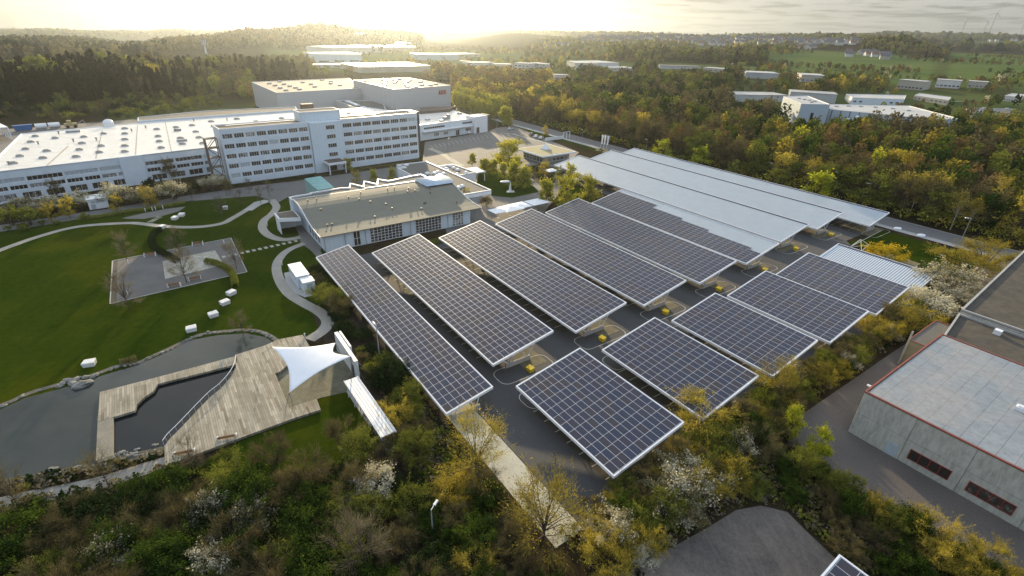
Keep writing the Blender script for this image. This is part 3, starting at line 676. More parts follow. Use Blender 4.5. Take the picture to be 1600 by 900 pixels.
def parapet(b, poly, z, h=.45, t_=.35, mi=0):
    n = len(poly)
    A = sum(poly[i][0]*poly[(i+1)%n][1]-poly[(i+1)%n][0]*poly[i][1] for i in range(n)); poly = list(poly) if A > 0 else list(poly)[::-1]
    inn = []
    for i in range(n):
        p0, p1, p2 = Vector(poly[i-1]), Vector(poly[i]), Vector(poly[(i+1) % n])
        d1 = (p1-p0).normalized(); d2 = (p2-p1).normalized(); n1_ = Vector((-d1.y, d1.x)); n2_ = Vector((-d2.y, d2.x))
        bis = (n1_+n2_); k = t_/max(.25, bis.dot(n1_)) if bis.length > 1e-4 else t_; inn.append(p1+bis*k)
    vs = [(p[0], p[1], z) for p in poly]+[(p[0], p[1], z+h) for p in poly]+[(p[0], p[1], z+h) for p in inn]+[(p[0], p[1], z) for p in inn]
    fs = []
    for i in range(n):
        j = (i+1) % n
        fs += [(i, j, n+j, n+i), (n+i, n+j, 2*n+j, 2*n+i), (2*n+i, 2*n+j, 3*n+j, 3*n+i)]
    b.add(vs, fs, mi)

# --- five storey office block with a central stair tower
OA = R(40.52); OO = (-96.56, 167.67)
office = thing('office_building', 'long five storey pale blue office building with ribbon windows and a central tower', 'office building', (*OO, 0), OA)
H = 18.0
def body(name, x0, x1, y0, y1, z0, z1, m, parent): b = MB(); b.box(x0, x1, y0, y1, z0, z1); return b.build(name, m, parent)
rows_z = [2.15, 5.35, 8.6, 11.85, 15.1]; WH = 1.5
skin = MB()
for (x0, x1) in ((0, 28.9), (40.9, 73.1)):
    skin.box(x0+.12, x1-.12, .16, 9.2, 0, H-.5)
    zs = [0] + [z for r_ in rows_z for z in (r_, r_+WH)] + [H]
    for i in range(0, len(zs), 2): skin.box(x0, x1, 0, .158, zs[i], zs[i+1])
    nb = 8; bw = (x1-x0-.6)/nb
    for r_ in rows_z:
        for k in range(nb+1):
            xa = x0 + k*bw + (0 if k == 0 else .05); xb = x0 + k*bw + .55
            skin.box(xa, min(xb, x1), .003, .155, r_, r_+WH)
skin.box(0, .119, .16, 9.2, 0, H); skin.box(72.98, 73.1, .16, 9.2, 0, H)
skin.build('wall', M['cladsmooth'], office)
b = MB(); b.box(29.0, 40.8, -.9, 9.5, 0, H-.1); b.build('stair_tower', M['clad'], office)
bw1 = (28.9-.6)/8; wm1 = window_mesh(bw1-.55+.05, WH, 4); bw2 = (32.2-.6)/8; wm2 = window_mesh(bw2-.5, WH, 4)
wmb = window_mesh(bw1-.5, WH, 4, glass=M['blind'])
for ri, r_ in enumerate(rows_z):
    for k in range(8):
        put(wmb if (ri, k) in ((1, 1), (0, 0), (3, 4)) else wm1, 'window', office, (k*bw1+.55, .12, r_))
        put(wmb if (ri, k) in ((4, 7),) else wm2, 'window', office, (40.9+k*bw2+.52, .12, r_))
wt = window_mesh(3.3, 1.5, 4)
for r_ in rows_z[1:]: put(wt, 'window', office, (34.6, -.93, r_+.1))
b = MB(); b.box(0.36, 28.6, .36, 8.8, H-.49, H-.2); b.box(41.2, 72.7, .36, 8.8, H-.49, H-.2); b.build('roof', M['roofgravel'], office)
b = MB(); parapet(b, [(0, 0), (28.9, 0), (28.9, 9.2), (0, 9.2)], H+.002, .35); parapet(b, [(40.9, 0), (73.1, 0), (73.1, 9.2), (40.9, 9.2)], H+.002, .35); b.build('parapet', M['white'], office)
b = MB(); b.box(27.2, 42.0, 2.5, 9.0, H-.08, H+3.0); b.build('penthouse', M['clad'], office)
b = MB(); parapet(b, [(27.1, 2.4), (42.1, 2.4), (42.1, 9.1), (27.1, 9.1)], H+3.0, .35, .3); b.box(27.5, 41.7, 2.8, 8.8, H+3.002, H+3.1, 1); b.build('penthouse_roof', [M['white'], M['roofgravel']], office)
b = MB(); b.box(73.102, 75.4, 2.2, 9.2, 0, H+.3); b.build('end_stairwell', M['brown'], office)
b = MB(); b.box(31.8, 38.5, -6.6, -.93, 3.6, 4.4); b.box(32.1, 38.2, -6.3, -.95, 4.402, 4.5, 1); b.box(31.9, 32.2, -6.4, -6.1, 0, 3.6); b.box(38.0, 38.3, -6.4, -6.1, 0, 3.6); b.build('entrance_canopy', [M['white'], M['brown']], office)
b = MB(); b.box(33.6, 36.9, -.98, -.91, .2, 2.9); b.build('entrance_door', M['glass'], office)
# open steel stair between factory and office
b = MB()
for x in (-4.6, -1.2):
    for y in (.4, 3.4): b.box(x, x+.2, y, y+.2, 0, 15.5)
for z in (3, 6.1, 9.2, 12.3, 15.3): b.box(-4.6, -1.0, .4, 3.6, z, z+.14)
for i, z in enumerate((0, 3, 6.1, 9.2, 12.3)):
    xa, xb = (-4.2, -1.4) if i % 2 == 0 else (-1.4, -4.2)
    b.bar((xa, .8, z+.1), (xb, .8, z+3.05), .12); b.bar((xa, 3.2, z+.1), (xb, 3.2, z+3.05), .08)
st = thing('fire_escape', 'tall open brown steel fire stair standing between the factory and the office', 'fire escape', (*OO, 0), OA)
b.build('stair_frame', M['brown'], st); b = MB(); b.box(-4.62, -4.5, .3, 3.7, 0, 15.5); b.build('screen', M['brown'], st)
# trees/hedge base planting is added later

# --- long white-roofed factory
FZ = 9.2
def G9(x, y, z=FZ): return g(x, y, z)
F0, F1 = G9(-32, 272), G9(322, 231)
fo = (F0.x, F0.y); FA = math.atan2(F1.y-F0.y, F1.x-F0.x); FL = (F1-F0).length
fac = thing('factory', 'huge low factory hall with a stained white flat roof and banded windows', 'factory', (*fo, 0), FA)
def off(x, y): return (OO[0]+x*math.cos(OA)-y*math.sin(OA), OO[1]+x*math.sin(OA)+y*math.cos(OA))
fpoly_w = [xy(F0), xy(F1), off(0, 9.6), off(60, 9.6), off(71, 12), off(71, 24), xy(G9(640, 177)), xy(G9(572, 168)), xy(G9(470, 174.5)), xy(G9(215, 192.5)), xy(G9(32.5, 209.5))]
fp = [loc2(fo, FA, p) for p in fpoly_w]
b = MB(); b.prism([(x, y + (.16 if i < 2 else 0)) for i, (x, y) in enumerate(fp)], 0, FZ-.3, 0); 
b.build('wall', M['cladsmooth'], fac)
# front skin with recesses: ground floor, two ribbons
fz = [(0, .6), (2.5, 3.5), (4.75, 5.7), (7.0, 9.2)]   # solid bands; windows between .6-2.5, 3.5-4.75, 5.7-7.0
b = MB()
tx0, tx1 = .555*FL, .665*FL
for (x0, x1) in ((0, tx0), (tx1, FL)):
    for z0, z1 in fz: b.box(x0, x1, 0, .158, z0, z1)
    for r0, r1, st_ in ((.6, 2.5, 5.6), (3.5, 4.75, 4.4), (5.7, 7.0, 8.8)):
        x = x0
        while x < x1-.5:
            b.box(x, min(x+.45 if r0 > 1 else x + 1.3, x1), .003, .155, r0, r1); x += st_
b.build('wall_panels', M['cladsmooth'], fac)
def ribbon(x0, x1, r0, r1, st_, pier, n, glassf, start):
    x = start
    while x < x1-.5:
        w_ = min(st_-pier, x1-x-pier)
        if w_ > .6: put(window_mesh(w_, r1-r0, n, glass=glassf(x)), 'window', fac, (x+pier, .12, r0))
        x += st_
for (x0, x1) in ((0, tx0), (tx1, FL)):
    ribbon(x0, x1, 3.5, 4.75, 4.4, .45, 4, lambda x: M['pane'], x0)
    ribbon(x0, x1, 5.7, 7.0, 8.8, .45, 7, (lambda x: M['blind'] if (x < tx0 and int(x/8.8) % 3 != 1) or x > FL-9 else M['pane']), x0)
    ribbon(x0, x1, .6, 2.5, 5.6, 1.3, 3, lambda x: M['pane'], x0)
b = MB(); b.box(tx0+.01, tx1-.01, -.6, .4, 0, FZ+.25); b.build('stair_bay', M['cladsmooth'], fac)
b = MB(); b.prism(fp, FZ-.298, FZ-.05); b.build('roof', M['whiteroof'], fac)
b = MB(); parapet(b, fp, FZ-.048, .22, .4); b.build('parapet', M['white'], fac)
# seams and rooflights on the roof
b = MB()
for (xa, ya, xb, yb) in ((107,228,72,260),(160,204,150,247),(215,196,212,243),(258,190,268,236)):
    p, q = loc2(fo, FA, G9(xa, ya)), loc2(fo, FA, G9(xb, yb)); P, Q = Vector((*p, FZ+.02)), Vector((*q, FZ+.02)); b.bar(P, Q, .12, n=4)
b.build('roof_seam', M['seam'], fac)
rl = MB(); rl.box(-1.0, 1.0, -1.0, 1.0, 0, .35, 0); rl.hexa([(-.85,-.85,.352),(.85,-.85,.352),(.85,.85,.352),(-.85,.85,.352)], [(-.4,-.4,.62),(.4,-.4,.62),(.4,.4,.62),(-.4,.4,.62)], 1)
rlm = rl.mesh('rooflight', [M['kerbgrey'], M['seam']])
for x, y in ((55,213),(48,222),(40,233),(31,244),(21,255),(73,236),(67,247),(86,216),(128,224),(124,234),(119,245),(131,214),(162,209),(158,228),(155,238),(195,201),(195,209),(195,218),(195,228),(195,237),(245,202),(247,213),(249,221),(252,231),(282,216),(285,225),(306,206),(311,215),(317,224),(275,199),(330,190),(370,186),(400,190),(300,196),(440,185),(470,183),(545,177),(556,182)):
    p = loc2(fo, FA, G9(x, y)); put(rlm, 'rooflight', fac, (p[0], p[1], FZ-.04), random.uniform(-.1, .1))
vt = MB(); vt.bar((0, 0, 0), (0, 0, .8), .22, n=8); vt.bar((0, 0, .8), (0, 0, 1.0), .4, n=8); vtm = vt.mesh('roof_vent', M['seam'])
for x, y in ((92,209),(115,221),(60,225),(151,219),(303,189),(355,188),(275,205),(14,257),(228,200),(206,205)):
    p = loc2(fo, FA, G9(x, y)); put(vtm, 'roof_vent', fac, (p[0], p[1], FZ-.04))
for (x0, y0, x1, y1) in ((103,207,126,205.5),(272,204,284,203.5),(277,221,292,219.5),(330,197.5,352,196)):
    p, q = loc2(fo, FA, G9(x0, y0)), loc2(fo, FA, G9(x1, y1)); b = MB(); P = Vector(p); Q = Vector(q); d = (Q-P).normalized(); n_ = Vector((-d.y, d.x))*.8
    b.prism([xy(P-n_), xy(Q-n_), xy(Q+n_), xy(P+n_)], FZ-.04, FZ+.6); b.build('roof_unit', M['greymetal'], fac)
# rear lower annex
ap = [G9(216,192), G9(465,174), G9(462,169.5), G9(335,175), G9(302,177.5), G9(216,186.5)]
ann = thing('factory_annex', 'narrow grey-roofed strip annex along the back of the white factory roof', 'annex', (*xy(ap[0]), 0), FA)
lp = [loc2(xy(ap[0]), FA, p) for p in ap]; b = MB(); b.prism(lp, 0, FZ+.6, 0, 1); b.build('body', [M['cladsmooth'], M['roofgrey']], ann); b = MB(); parapet(b, lp, FZ+.602, .3, .3); b.build('parapet', M['white'], ann)
# small cabin by the hedge
pc = g(155.5, 326); t = thing('white_cabin', 'small white flat-roofed cabin between white blossoming bushes at the factory front', 'cabin', (pc.x, pc.y, 0), FA-.1)
b = MB(); b.box(-2.2, 2.4, 0, 4.4, 0, 2.9); b.build('wall', M['whitemetal'], t); b = MB(); b.box(-2.5, 2.7, -.3, 4.7, 2.902, 3.1); b.build('roof', M['white'], t)
put(window_mesh(3.2, .8, 3, glass=M['blind']), 'window', t, (-1.5, -.04, 1.7)); b = MB(); b.box(-1.6, -.6, -.03, .0, .1, 1.5); b.build('door', M['blind'], t)
# yard objects behind the factory: blue skip lorry, tanks, yellow loader
pw = g(-10, 205); 
def quadbuilding(name, label, cat, roofpts, z, wallm, roofm, par=.3, zb=0, ground=None, group=None, trim=None):
    """flat-roofed building whose roof corners stand at given photograph points at height z above its ground"""
    gz = ground if ground is not None else 0.0
    P = [g(x, y, z+gz) for x, y in roofpts]; o = xy(P[0]); az = math.atan2(P[1].y-P[0].y, P[1].x-P[0].x)
    t = thing(name, label, cat, (*o, gz), az, group); lp = [loc2(o, az, p) for p in P]
    b = MB(); b.prism(lp, -1.5 if gz else 0, z-.25); b.build('wall', wallm, t)
    b = MB(); b.prism(lp, z-.249, z-.05); b.build('roof', roofm, t)
    if par: b = MB(); parapet(b, lp, z-.048, par, .35); b.build('parapet', trim or M['white'], t)
    return t, lp, o, az
# --- the two tall halls
h1, lp1, o1, a1 = quadbuilding('storage_hall', 'large windowless light grey hall with a tan roof, left of the lettered hall', 'hall', [(432,145.4),(566,137.8),(545,122.4),(393,128.4)], 14.4, M['hallclad'], M['rooftan'], .25)
h2, lp2, o2, a2 = quadbuilding('storage_hall', 'tall light grey hall carrying three red letters near its right corner', 'hall', [(616,140),(704,133.7),(638,121.6),(551.7,125.2)], 18.2, M['hallclad'], M['rooftan'], .25)
def dome(scale=1.0):
    b = MB(); b.box(-1.2, 1.2, -.8, .8, 0, .5, 0); b.box(-1.0, 1.0, -.6, .6, .502, .8, 1); return b.mesh('rooflight', [M['kerbgrey'], M['skylight']])
dm = dome()
def on_roof(t, o, az, z, pts, me, name='rooflight', gz=0, rz=0):
    for x, y in pts:
        p = loc2(o, az, g(x, y, z+gz)); put(me, name, t, (p[0], p[1], z-.05), rz)
on_roof(h1, o1, a1, 14.4, [(421,131),(430,134),(444,132),(453,135),(438,138),(447,141.5),(462,137.5),(468,140),(473,129),(486,132),(492,136),(503,125.5),(517,128),(517,131),(531,133.5),(437,128)], dm)
on_roof(h2, o2, a2, 18.2, [(598,125),(602,127.5),(601,131),(601,134),(616,125.5),(619,127),(617,129.5),(624,124),(633,131),(635,133.5),(636,129),(640,126.5),(637,136.5),(657,129),(658,127),(659,133.5),(650,136.8),(673,134),(681,132),(569,127)], dm)
# --- letters on the hall (red capital letters on the front face)
M['letterred'] = mat('deep_red_letters', (.38, .012, .008), .5)
def letter(ch):
    b = MB(); w_, h_, s = 1.65, 2.4, .46
    if ch == 'A':
        b.hexa([(0,-.25,0),(s,-.25,0),(s,0,0),(0,0,0)], [(.6,-.25,h_),(1.04,-.25,h_),(1.04,0,h_),(.6,0,h_)]); b.hexa([(w_-s,-.25,0),(w_,-.25,0),(w_,0,0),(w_-s,0,0)], [(.61,-.252,h_+.002),(1.05,-.252,h_+.002),(1.05,0,h_+.002),(.61,0,h_+.002)])
        b.box(.3, 1.2, -.247, -.003, .5, .85)
    else:
        b.box(0, s, -.25, 0, 0, h_)
        for z in (0, h_/2-.2, h_-.4): b.box(s+.002, w_-.35, -.249, -.001, z, z+.4)
        b.box(w_-.348, w_, -.25, 0, .3, h_/2-.12); b.box(w_-.348, w_-.06, -.25, 0, h_/2+.12, h_-.3)
    return b
pl = loc2(o2, a2, g(683.5, 148, 13.6)); lx = lp2[1][0]
pq = g(683.8, 147, 14.2)
for i, ch in enumerate('ABB'):
    fx = lx*.765 + i*2.15
    o = letter(ch).build('letter', M['letterred'], h2); o.location = (fx, -.02, 13.6)
b = MB(); b.box(.1, lx-.1, -.05, 0, 7.6, 7.75); b.build('wall_seam', M['greymetal'], h2)
b = MB(); b.box(0.2, lp1[1][0]*.98, -.04, 0, 6.5, 6.62); b.build('wall_seam', M['hallclad'], h1)
# link roof with long rooflights between halls
t, lp, o, az = quadbuilding('link_building', 'low dark-roofed link with two long rooflights at the foot of the lettered hall', 'link building', [(547,166),(590,176),(604,172.5),(597,158),(525,157)], 8.5, M['hallclad'], M['roofgrey'], .2)
for (xa, ya, xb, yb) in ((541,157.5,559,164.5),(566,167,578,171.5)):
    P, Q = [Vector((*loc2(o, az, g(x, y, 8.9)), 8.5)) for x, y in ((xa, ya), (xb, yb))]; d = (Q-P).normalized(); n_ = Vector((-d.y, d.x, 0))*1.1
    b = MB(); b.prism([xy(P-n_), xy(Q-n_), xy(Q+n_), xy(P+n_)], 8.45, 9.2); b.build('rooflight', M['skylight'], t)
b = MB(); P = g(437, 166); 
t = thing('roof_tank', 'small brown timber-clad tank on the white factory roof behind the office', 'tank', xy(g(480, 170, 9.2))+(FZ-.05,), OA)
b.box(-3.0, 3.0, -1.6, 1.6, 0, 2.6); b.build('tank_body', M['brown'], t)

# --- low building right of the office
lo, lpl, ol, al = quadbuilding('service_wing', 'low white-roofed service wing with a long canopy behind the far parking lot', 'service wing', [(654,196.4),(746.7,184.7),(703,170.5),(655,174)], 7.2, M['cladsmooth'], M['whiteroof'], .25)
LL = lpl[1][0]
b = MB(); b.box(2, LL-5, -1.6, -.01, 3.9, 4.3); b.build('canopy', M['white'], lo)
for x0, x1, z0, z1, n in ((3, 16, 5.0, 6.0, 10), (LL-11, LL-4, 5.2, 6.2, 5), (LL-9, LL-5, 1.4, 3.2, 4), (9, 12, 1.2, 2.8, 3), (15, 18, 1.2, 2.8, 2), (23, 25.5, .1, 2.7, 2)):
    put(window_mesh(x1-x0, z1-z0, n), 'window', lo, (x0, -.03, z0))
b = MB(); b.box(LL-4.2, LL+5.2, -1.9, 5, 0, 8.4); b.build('corner_block', M['whitemetal'], lo)
b = MB(); b.box(LL+5.21, LL+7.0, -1.9, 4, 0, 8.6); b.build('brown_panel', M['brown'], lo)
b = MB(); b.box(LL-2.8, LL-.8, -1.98, -1.91, .1, 3); b.build('door', M['brown'], lo)
b = MB(); b.box(LL*.55, LL*.6, 6, 8, 7.15, 8.6); b.box(LL*.63, LL*.66, 7, 9, 7.15, 9.4); b.build('roof_unit', M['greymetal'], lo)
on_roof(lo, ol, al, 7.2, [(668,187.5),(690,189.5),(718,178)], dm)
b = MB(); bx = quadbuilding('brown_roof_block', 'flat brown roof strip in front of the lettered hall, behind the white service wing', 'building', [(655,174),(703,170.5),(712,165),(656,168)], 8.6, M['brown'], M['brown'], 0)

# --- canteen with the wave roof
can = thing('canteen', 'canteen with a wave-shaped olive grey roof and tall glazed front', 'canteen', uv(-118.6, 28.4), AZV)
# local: x along +v, y along -u
CW = 41.0
prof = [(-.9, 4.25), (2, 4.35), (5, 4.55), (8, 4.95), (10.5, 5.6), (12.5, 6.25), (14.5, 6.85), (16.5, 7.2), (18.5, 7.35), (20.5, 7.35), (22.5, 7.3)]
b = MB(); n = len(prof); vs = []; 
for (y, z) in prof: vs += [(-.9, y, z), (CW+3, y, z)]
for (y, z) in prof: vs += [(-.9, y, z+.22), (CW+3, y, z+.22)]
fs = [];K = 2*n
for i in range(n-1):
    a_ = 2*i; fs += [(a_, a_+2, a_+3, a_+1), (K+a_, K+a_+1, K+a_+3, K+a_+2), (a_, K+a_, K+a_+2, a_+2), (a_+1, a_+3, K+a_+3, K+a_+1)]
fs += [(0, 1, K+1, K), (K-2, 2*K-2, 2*K-1, K-1)]
b.add(vs, fs)
M['waveroof'] = stripes('olive_roof_felt', (.190, .182, .140), (.13, .125, .095), 9.5, axis=0, width=.012, rough=.85, dirt=.22, bump=.1)
b.build('wave_roof', M['waveroof'], can, smooth=False)
b = MB()
for x in (-1.05, CW+3):
    for i in range(n-1):
        (ya, za), (yb, zb) = prof[i], prof[i+1]; b.hexa([(x, ya, za-.1), (x+.15, ya, za-.1), (x+.15, yb, zb-.1), (x, yb, zb-.1)], [(x, ya, za+.32), (x+.15, ya, za+.32), (x+.15, yb, zb+.32), (x, yb, zb+.32)])
b.build('roof_edge', M['white'], can)
b = MB(); b.box(0.1, CW-.1, .2, 24, 0, 4.2)
b.add([(0, y, 4.2) for y in (.2,)] , [], 0)
b.build('wall', M['clad'], can)
for x in (0.0, CW-.16):
    b = MB(); pts = [(yy, zz) for yy, zz in prof if yy > 0]; 
    v0_ = [(x, .2, 4.2)] + [(x, yy, zz-.01) for yy, zz in pts] + [(x, 22.5, 4.2)]; v1_ = [(p[0]+.15, p[1], p[2]) for p in v0_]; k = len(v0_)
    b.add(v0_+v1_, [tuple(range(k)), tuple(range(k, 2*k))[::-1]] + [(i, k+i, k+(i+1) % k, (i+1) % k) for i in range(k)]); b.build('gable_wall', M['whitemetal'], can)
b = MB(); b.box(0.1, CW-.1, 22.3, 22.5, 4.2, 7.45); b.build('rear_wall', M['cladsmooth'], can)
gw = lambda w_, n_, cols: None
def glazing(x0, x1, n_, m_):
    b = MB(); w_ = x1-x0; z0, z1 = .25, 4.0
    for i in range(n_+1): x = x0+i*w_/n_; b.box(x-.05, x+.05, .02, .19, z0, z1, 0)
    for j in range(m_+1): z = z0+j*(z1-z0)/m_; b.box(x0, x1, .04, .17, z-.035, z+.035, 0)
    b.box(x0, x1, .12, .14, z0, z1, 1); return b.build('glazed_front', [M['whitemetal'], M['pane']], can)
for x0, x1, n_ in ((11.5, 20.2, 9), (24.0, 31.6, 8), (35.2, 38.6, 4)): glazing(x0, x1, n_, 5)
glazing(7.2, 8.9, 2, 2)
b = MB()
for x in (.0, 5.0, 10.2, 22.4, 33.6, CW+1.8): b.bar((x, -.15 if x < CW else .1, 0), (x, -.15 if x < CW else .1, 4.2), .08)
b.build('downpipe', M['greymetal'], can)
for k in range(4): put(window_mesh(1.3, 2.4, 1), 'window', can, (-.02, 5.5+k*2.6, .8), -math.pi/2)
b = MB(); b.hexa([(34, 16.2, 7.45), (44.2, 16.2, 7.45), (44.2, 23, 7.3), (34, 23, 7.3)], [(34, 16.2, 7.85), (44.2, 16.2, 7.85), (44.2, 23, 7.85), (34, 23, 7.85)])
b = MB(); sk = []
for i in range(7): a = math.pi*(i/6); sk.append((19.6-4.2*math.cos(a), 7.75+.9*math.sin(a)))
vs = [(35.0, y, z) for y, z in sk]+[(44.4, y, z) for y, z in sk]; b.add(vs, [(i, 7+i, 8+i, i+1) for i in range(6)]+[tuple(range(7)), tuple(range(7, 14))[::-1]]); b.build('vault_rooflight', mat('blue_translucent_vault', (.42, .52, .60), .3), can, smooth=True)
b = MB(); b.box(19, 38, 22.6, 23.0, 7.2, 7.75); b.build('upstand', M['white'], can)
# flat rear roof with zigzag parapet
zz = [(-1.4, 22.6), (-1.4, 25.6), (4.5, 26.2), (4.5, 26.8), (13.5, 27.6), (15.6, 26.6), (17.4, 31.0), (19.6, 26.0), (21.8, 31.4), (24.0, 26.4), (26.2, 31.6), (28.3, 28.0), (37.0, 30.0), (40.4, 30.2), (40.4, 22.6)]
b = MB(); b.prism(zz, 0, 7.0); b.build('rear_block', M['cladsmooth'], can)
b = MB(); b.prism(zz, 7.002, 7.1); b.build('rear_roof', M['roofgrey'], can); b = MB(); parapet(b, zz, 7.102, .35, .35); b.build('parapet', M['white'], can)
b = MB(); b.prism([(-1.3, 15.5), (-1.3, 22.5), (-6.3, 22.5), (-6.3, 17.5)], 3.6, 4.5); b.box(-6.2, -6.0, 18, 22.3, 0, 3.6); b.box(-6.0, -1.4, 22.2, 22.4, 0, 3.6); b.build('side_canopy', M['white'], can)
b = MB(); b.prism([(-1.6, 15.9), (-1.6, 22.1), (-5.9, 22.1), (-5.9, 17.8)], 4.502, 4.56); b.build('side_canopy_roof', M['roofgravel'], can)
gc = thing('glass_canopy', 'sea-green glass entrance roof between canteen and office', 'glass canopy', g(497, 297, 0), AZV)
gq_ = [loc2(xy(gc.location), AZV, g(x, y, 4.6)) for x, y in ((496.5,297),(522,292.5),(501,274.8),(475.5,279.2))]
b = MB(); b.prism(gq_, 4.45, 4.6); b.build('glass_roof', M['greenglass'], gc)
b = MB(); b.add([(gq_[3][0], gq_[3][1], 0), (gq_[0][0], gq_[0][1], 0), (gq_[0][0], gq_[0][1], 4.4), (gq_[3][0], gq_[3][1], 4.4)], [(0, 1, 2, 3)]); o_ = b.build('glass_side', M['greenglass'], gc); o_.modifiers.new('thick', 'SOLIDIFY').thickness = .06
rv = MB(); rv.bar((0, 0, 0), (0, 0, .5), .12, n=6); rv.box(-.2, .2, -.2, .2, .5, .58); rvm = rv.mesh('roof_vent', M['brown'])
for i in range(26):
    x = random.uniform(1, 40); k = random.choice(range(1, n-1)); put(rvm, 'roof_vent', can, (x, prof[k][0], prof[k][1]+.2))
# kitchen block right of the wave roof
kit = thing('kitchen_block', 'flat grey-roofed block crowded with white roof domes beside the wave roof', 'building', uv(-128.8, 69.6), AZV)
kp = [(2.6, 0), (13.2, 0), (12.2, 43.2), (.6, 43.6), (1.8, 38.5), (-1.0, 38.5), (-1.0, 24.2), (2.6, 19)]
b = MB(); b.prism([(2.6, 3.2), (10.5, 3.2), (12.2, 43.2), (.6, 43.6), (1.8, 38.5), (-1.0, 38.5), (-1.0, 24.2), (2.6, 19)], 0, 3.9); b.build('wall', M['cladsmooth'], kit)
b = MB(); b.prism(kp, 3.9, 5.0); b.build('fascia', M['white'], kit); b = MB(); b.prism(kp, 5.002, 5.06); b.build('roof', M['roofgrey'], kit); b = MB(); parapet(b, kp, 5.062, .3, .35); b.build('parapet', M['white'], kit)
ep = [(12.6, 22.5), (22.0, 24.0), (20.5, 38.2), (12.3, 38.0)]
b = MB(); b.prism(ep, 0, 4.1); b.build('side_wing', M['whitemetal'], kit); b = MB(); b.prism(ep, 4.102, 4.16); b.build('side_wing_roof', M['roofgrey'], kit); b = MB(); parapet(b, ep, 4.162, .3, .3); b.build('side_wing_parapet', M['white'], kit)
put(window_mesh(1.6, 1.4, 2), 'window', kit, (15.5, 22.9, 1.2), .16)
b = MB(); b.box(22.4, 27.5, 26, 33, 3.2, 3.6); 
for x, y in ((22.6, 26.3), (27.1, 26.3), (27.1, 32.6)): b.box(x, x+.2, y, y+.2, 0, 3.2)
b.build('porch', M['white'], kit)
rd = MB(); rd.box(-.7, .7, -.7, .7, 0, .35, 0); rd.hexa([(-.62,-.62,.352),(.62,-.62,.352),(.62,.62,.352),(-.62,.62,.352)], [(-.35,-.35,.7),(.35,-.35,.7),(.35,.35,.7),(-.35,.35,.7)], 1); rdm = rd.mesh('roof_dome', [M['white'], M['skylight']])
for x, y in ((635,258),(653,274),(662,275),(668,271),(657,281),(659,279),(672,278),(679,271),(684,269),(683,276),(687,274),(690,275.5),(693,272),(693,283),(704,289),(716,293.5),(722,291)):
    w_ = g(x, y, 5.2); p = loc2(xy(uv(-128.8, 69.6)), AZV, w_); put(rdm, 'roof_dome', kit, (p[0], p[1], 5.06), random.uniform(0, .5))
for x, y in ((692,261),(697,264),(699.5,268),(704,259.5),(709,262.5),(715,265.5),(714,272.5),(728,270)):
    w_ = g(x, y, 4.3); p = loc2(xy(uv(-128.8, 69.6)), AZV, w_); put(rdm, 'roof_dome', kit, (p[0], p[1], 4.16), random.uniform(0, .5))
# --- reception pavilion
pv = thing('reception_pavilion', 'square pavilion with a broad flat roof and a small white glass pyramid on it', 'pavilion', (10.94, 208.89, 0), R(37.9))
b = MB(); b.box(2.2, 17, 2.2, 15.6, 0, 3.0); b.build('wall', M['concrete'], pv)
for k in range(6):
    put(window_mesh(2.1, 2.5, 2, rail=True), 'window', pv, (2.15, 15.2-k*2.15, .3), -math.pi/2)
    put(window_mesh(2.0, 1.2, 2), 'window', pv, (2.9+k*2.2, 2.15, .5))
b = MB(); b.box(0, 18.6, 0, 17.6, 3.05, 3.65); b.build('fascia', M['white'], pv); b = MB(); b.box(.6, 18, .6, 17, 3.652, 3.72); b.build('roof', mat('yellow_moss_roof', (.33, .29, .15), .9, (.26, .23, .13), .3, fine=4), pv)
b = MB(); b.box(8.2, 11.6, 8.2, 11.6, 3.72, 4.1, 0); b.add([(8.4, 8.4, 4.102), (11.4, 8.4, 4.102), (11.4, 11.4, 4.102), (8.4, 11.4, 4.102), (9.9, 9.9, 6.0)], [(0, 1, 4), (1, 2, 4), (2, 3, 4), (3, 0, 4)], 1); b.build('glass_pyramid', [M['white'], M['skylight']], pv)
# --- concrete hall with red trim (bottom right)
CH = 7.3
hall = thing('concrete_hall', 'concrete panel hall with red roof edging and red-framed windows at lower right', 'industrial hall', uv(-17.0, 72.0), AZU)
M['panelconc'] = None
def panelmat():
    m, t, b = newmat('weathered_concrete_panels'); P = wpos(t); n_ = noise(t, P, .5, 6, .7); n2_ = noise(t, vmap(t, P, 0, (1, 1, .25)), 2.2, 4, .75)
    c = mixc(t, .5, ramp(t, n_, [(.3, (.33, .325, .27)), (.7, (.48, .47, .40))]), ramp(t, n2_, [(.35, (.24, .24, .20)), (.6, (.50, .49, .42))]))
    t.links.new(c, b.inputs['Base Color']); b.inputs['Roughness'].default_value = .85; bumpn(t, b, n2_, .3); return m
M['panelconc'] = panelmat()
HL, HW = 62.0, 27.3
b = MB(); b.box(.05, HL, .05, HW, 0, CH-.5)
pitch = 6.27; x = 0
while x < HL-1:
    x1 = min(x+pitch, HL)
    for z0, z1 in ((0, 3.55), (3.60, CH-.28)): b.box(x+.03, x1-.03, -.06, .045, z0, z1)
    x = x1
y = 0
while y < HW-1:
    y1 = min(y+6.9, HW)
    for z0, z1 in ((0, 3.55), (3.60, CH-.28)): b.box(-.06, .045, y+.03, y1-.03, z0, z1)
    y = y1
b.build('wall', M['panelconc'], hall)
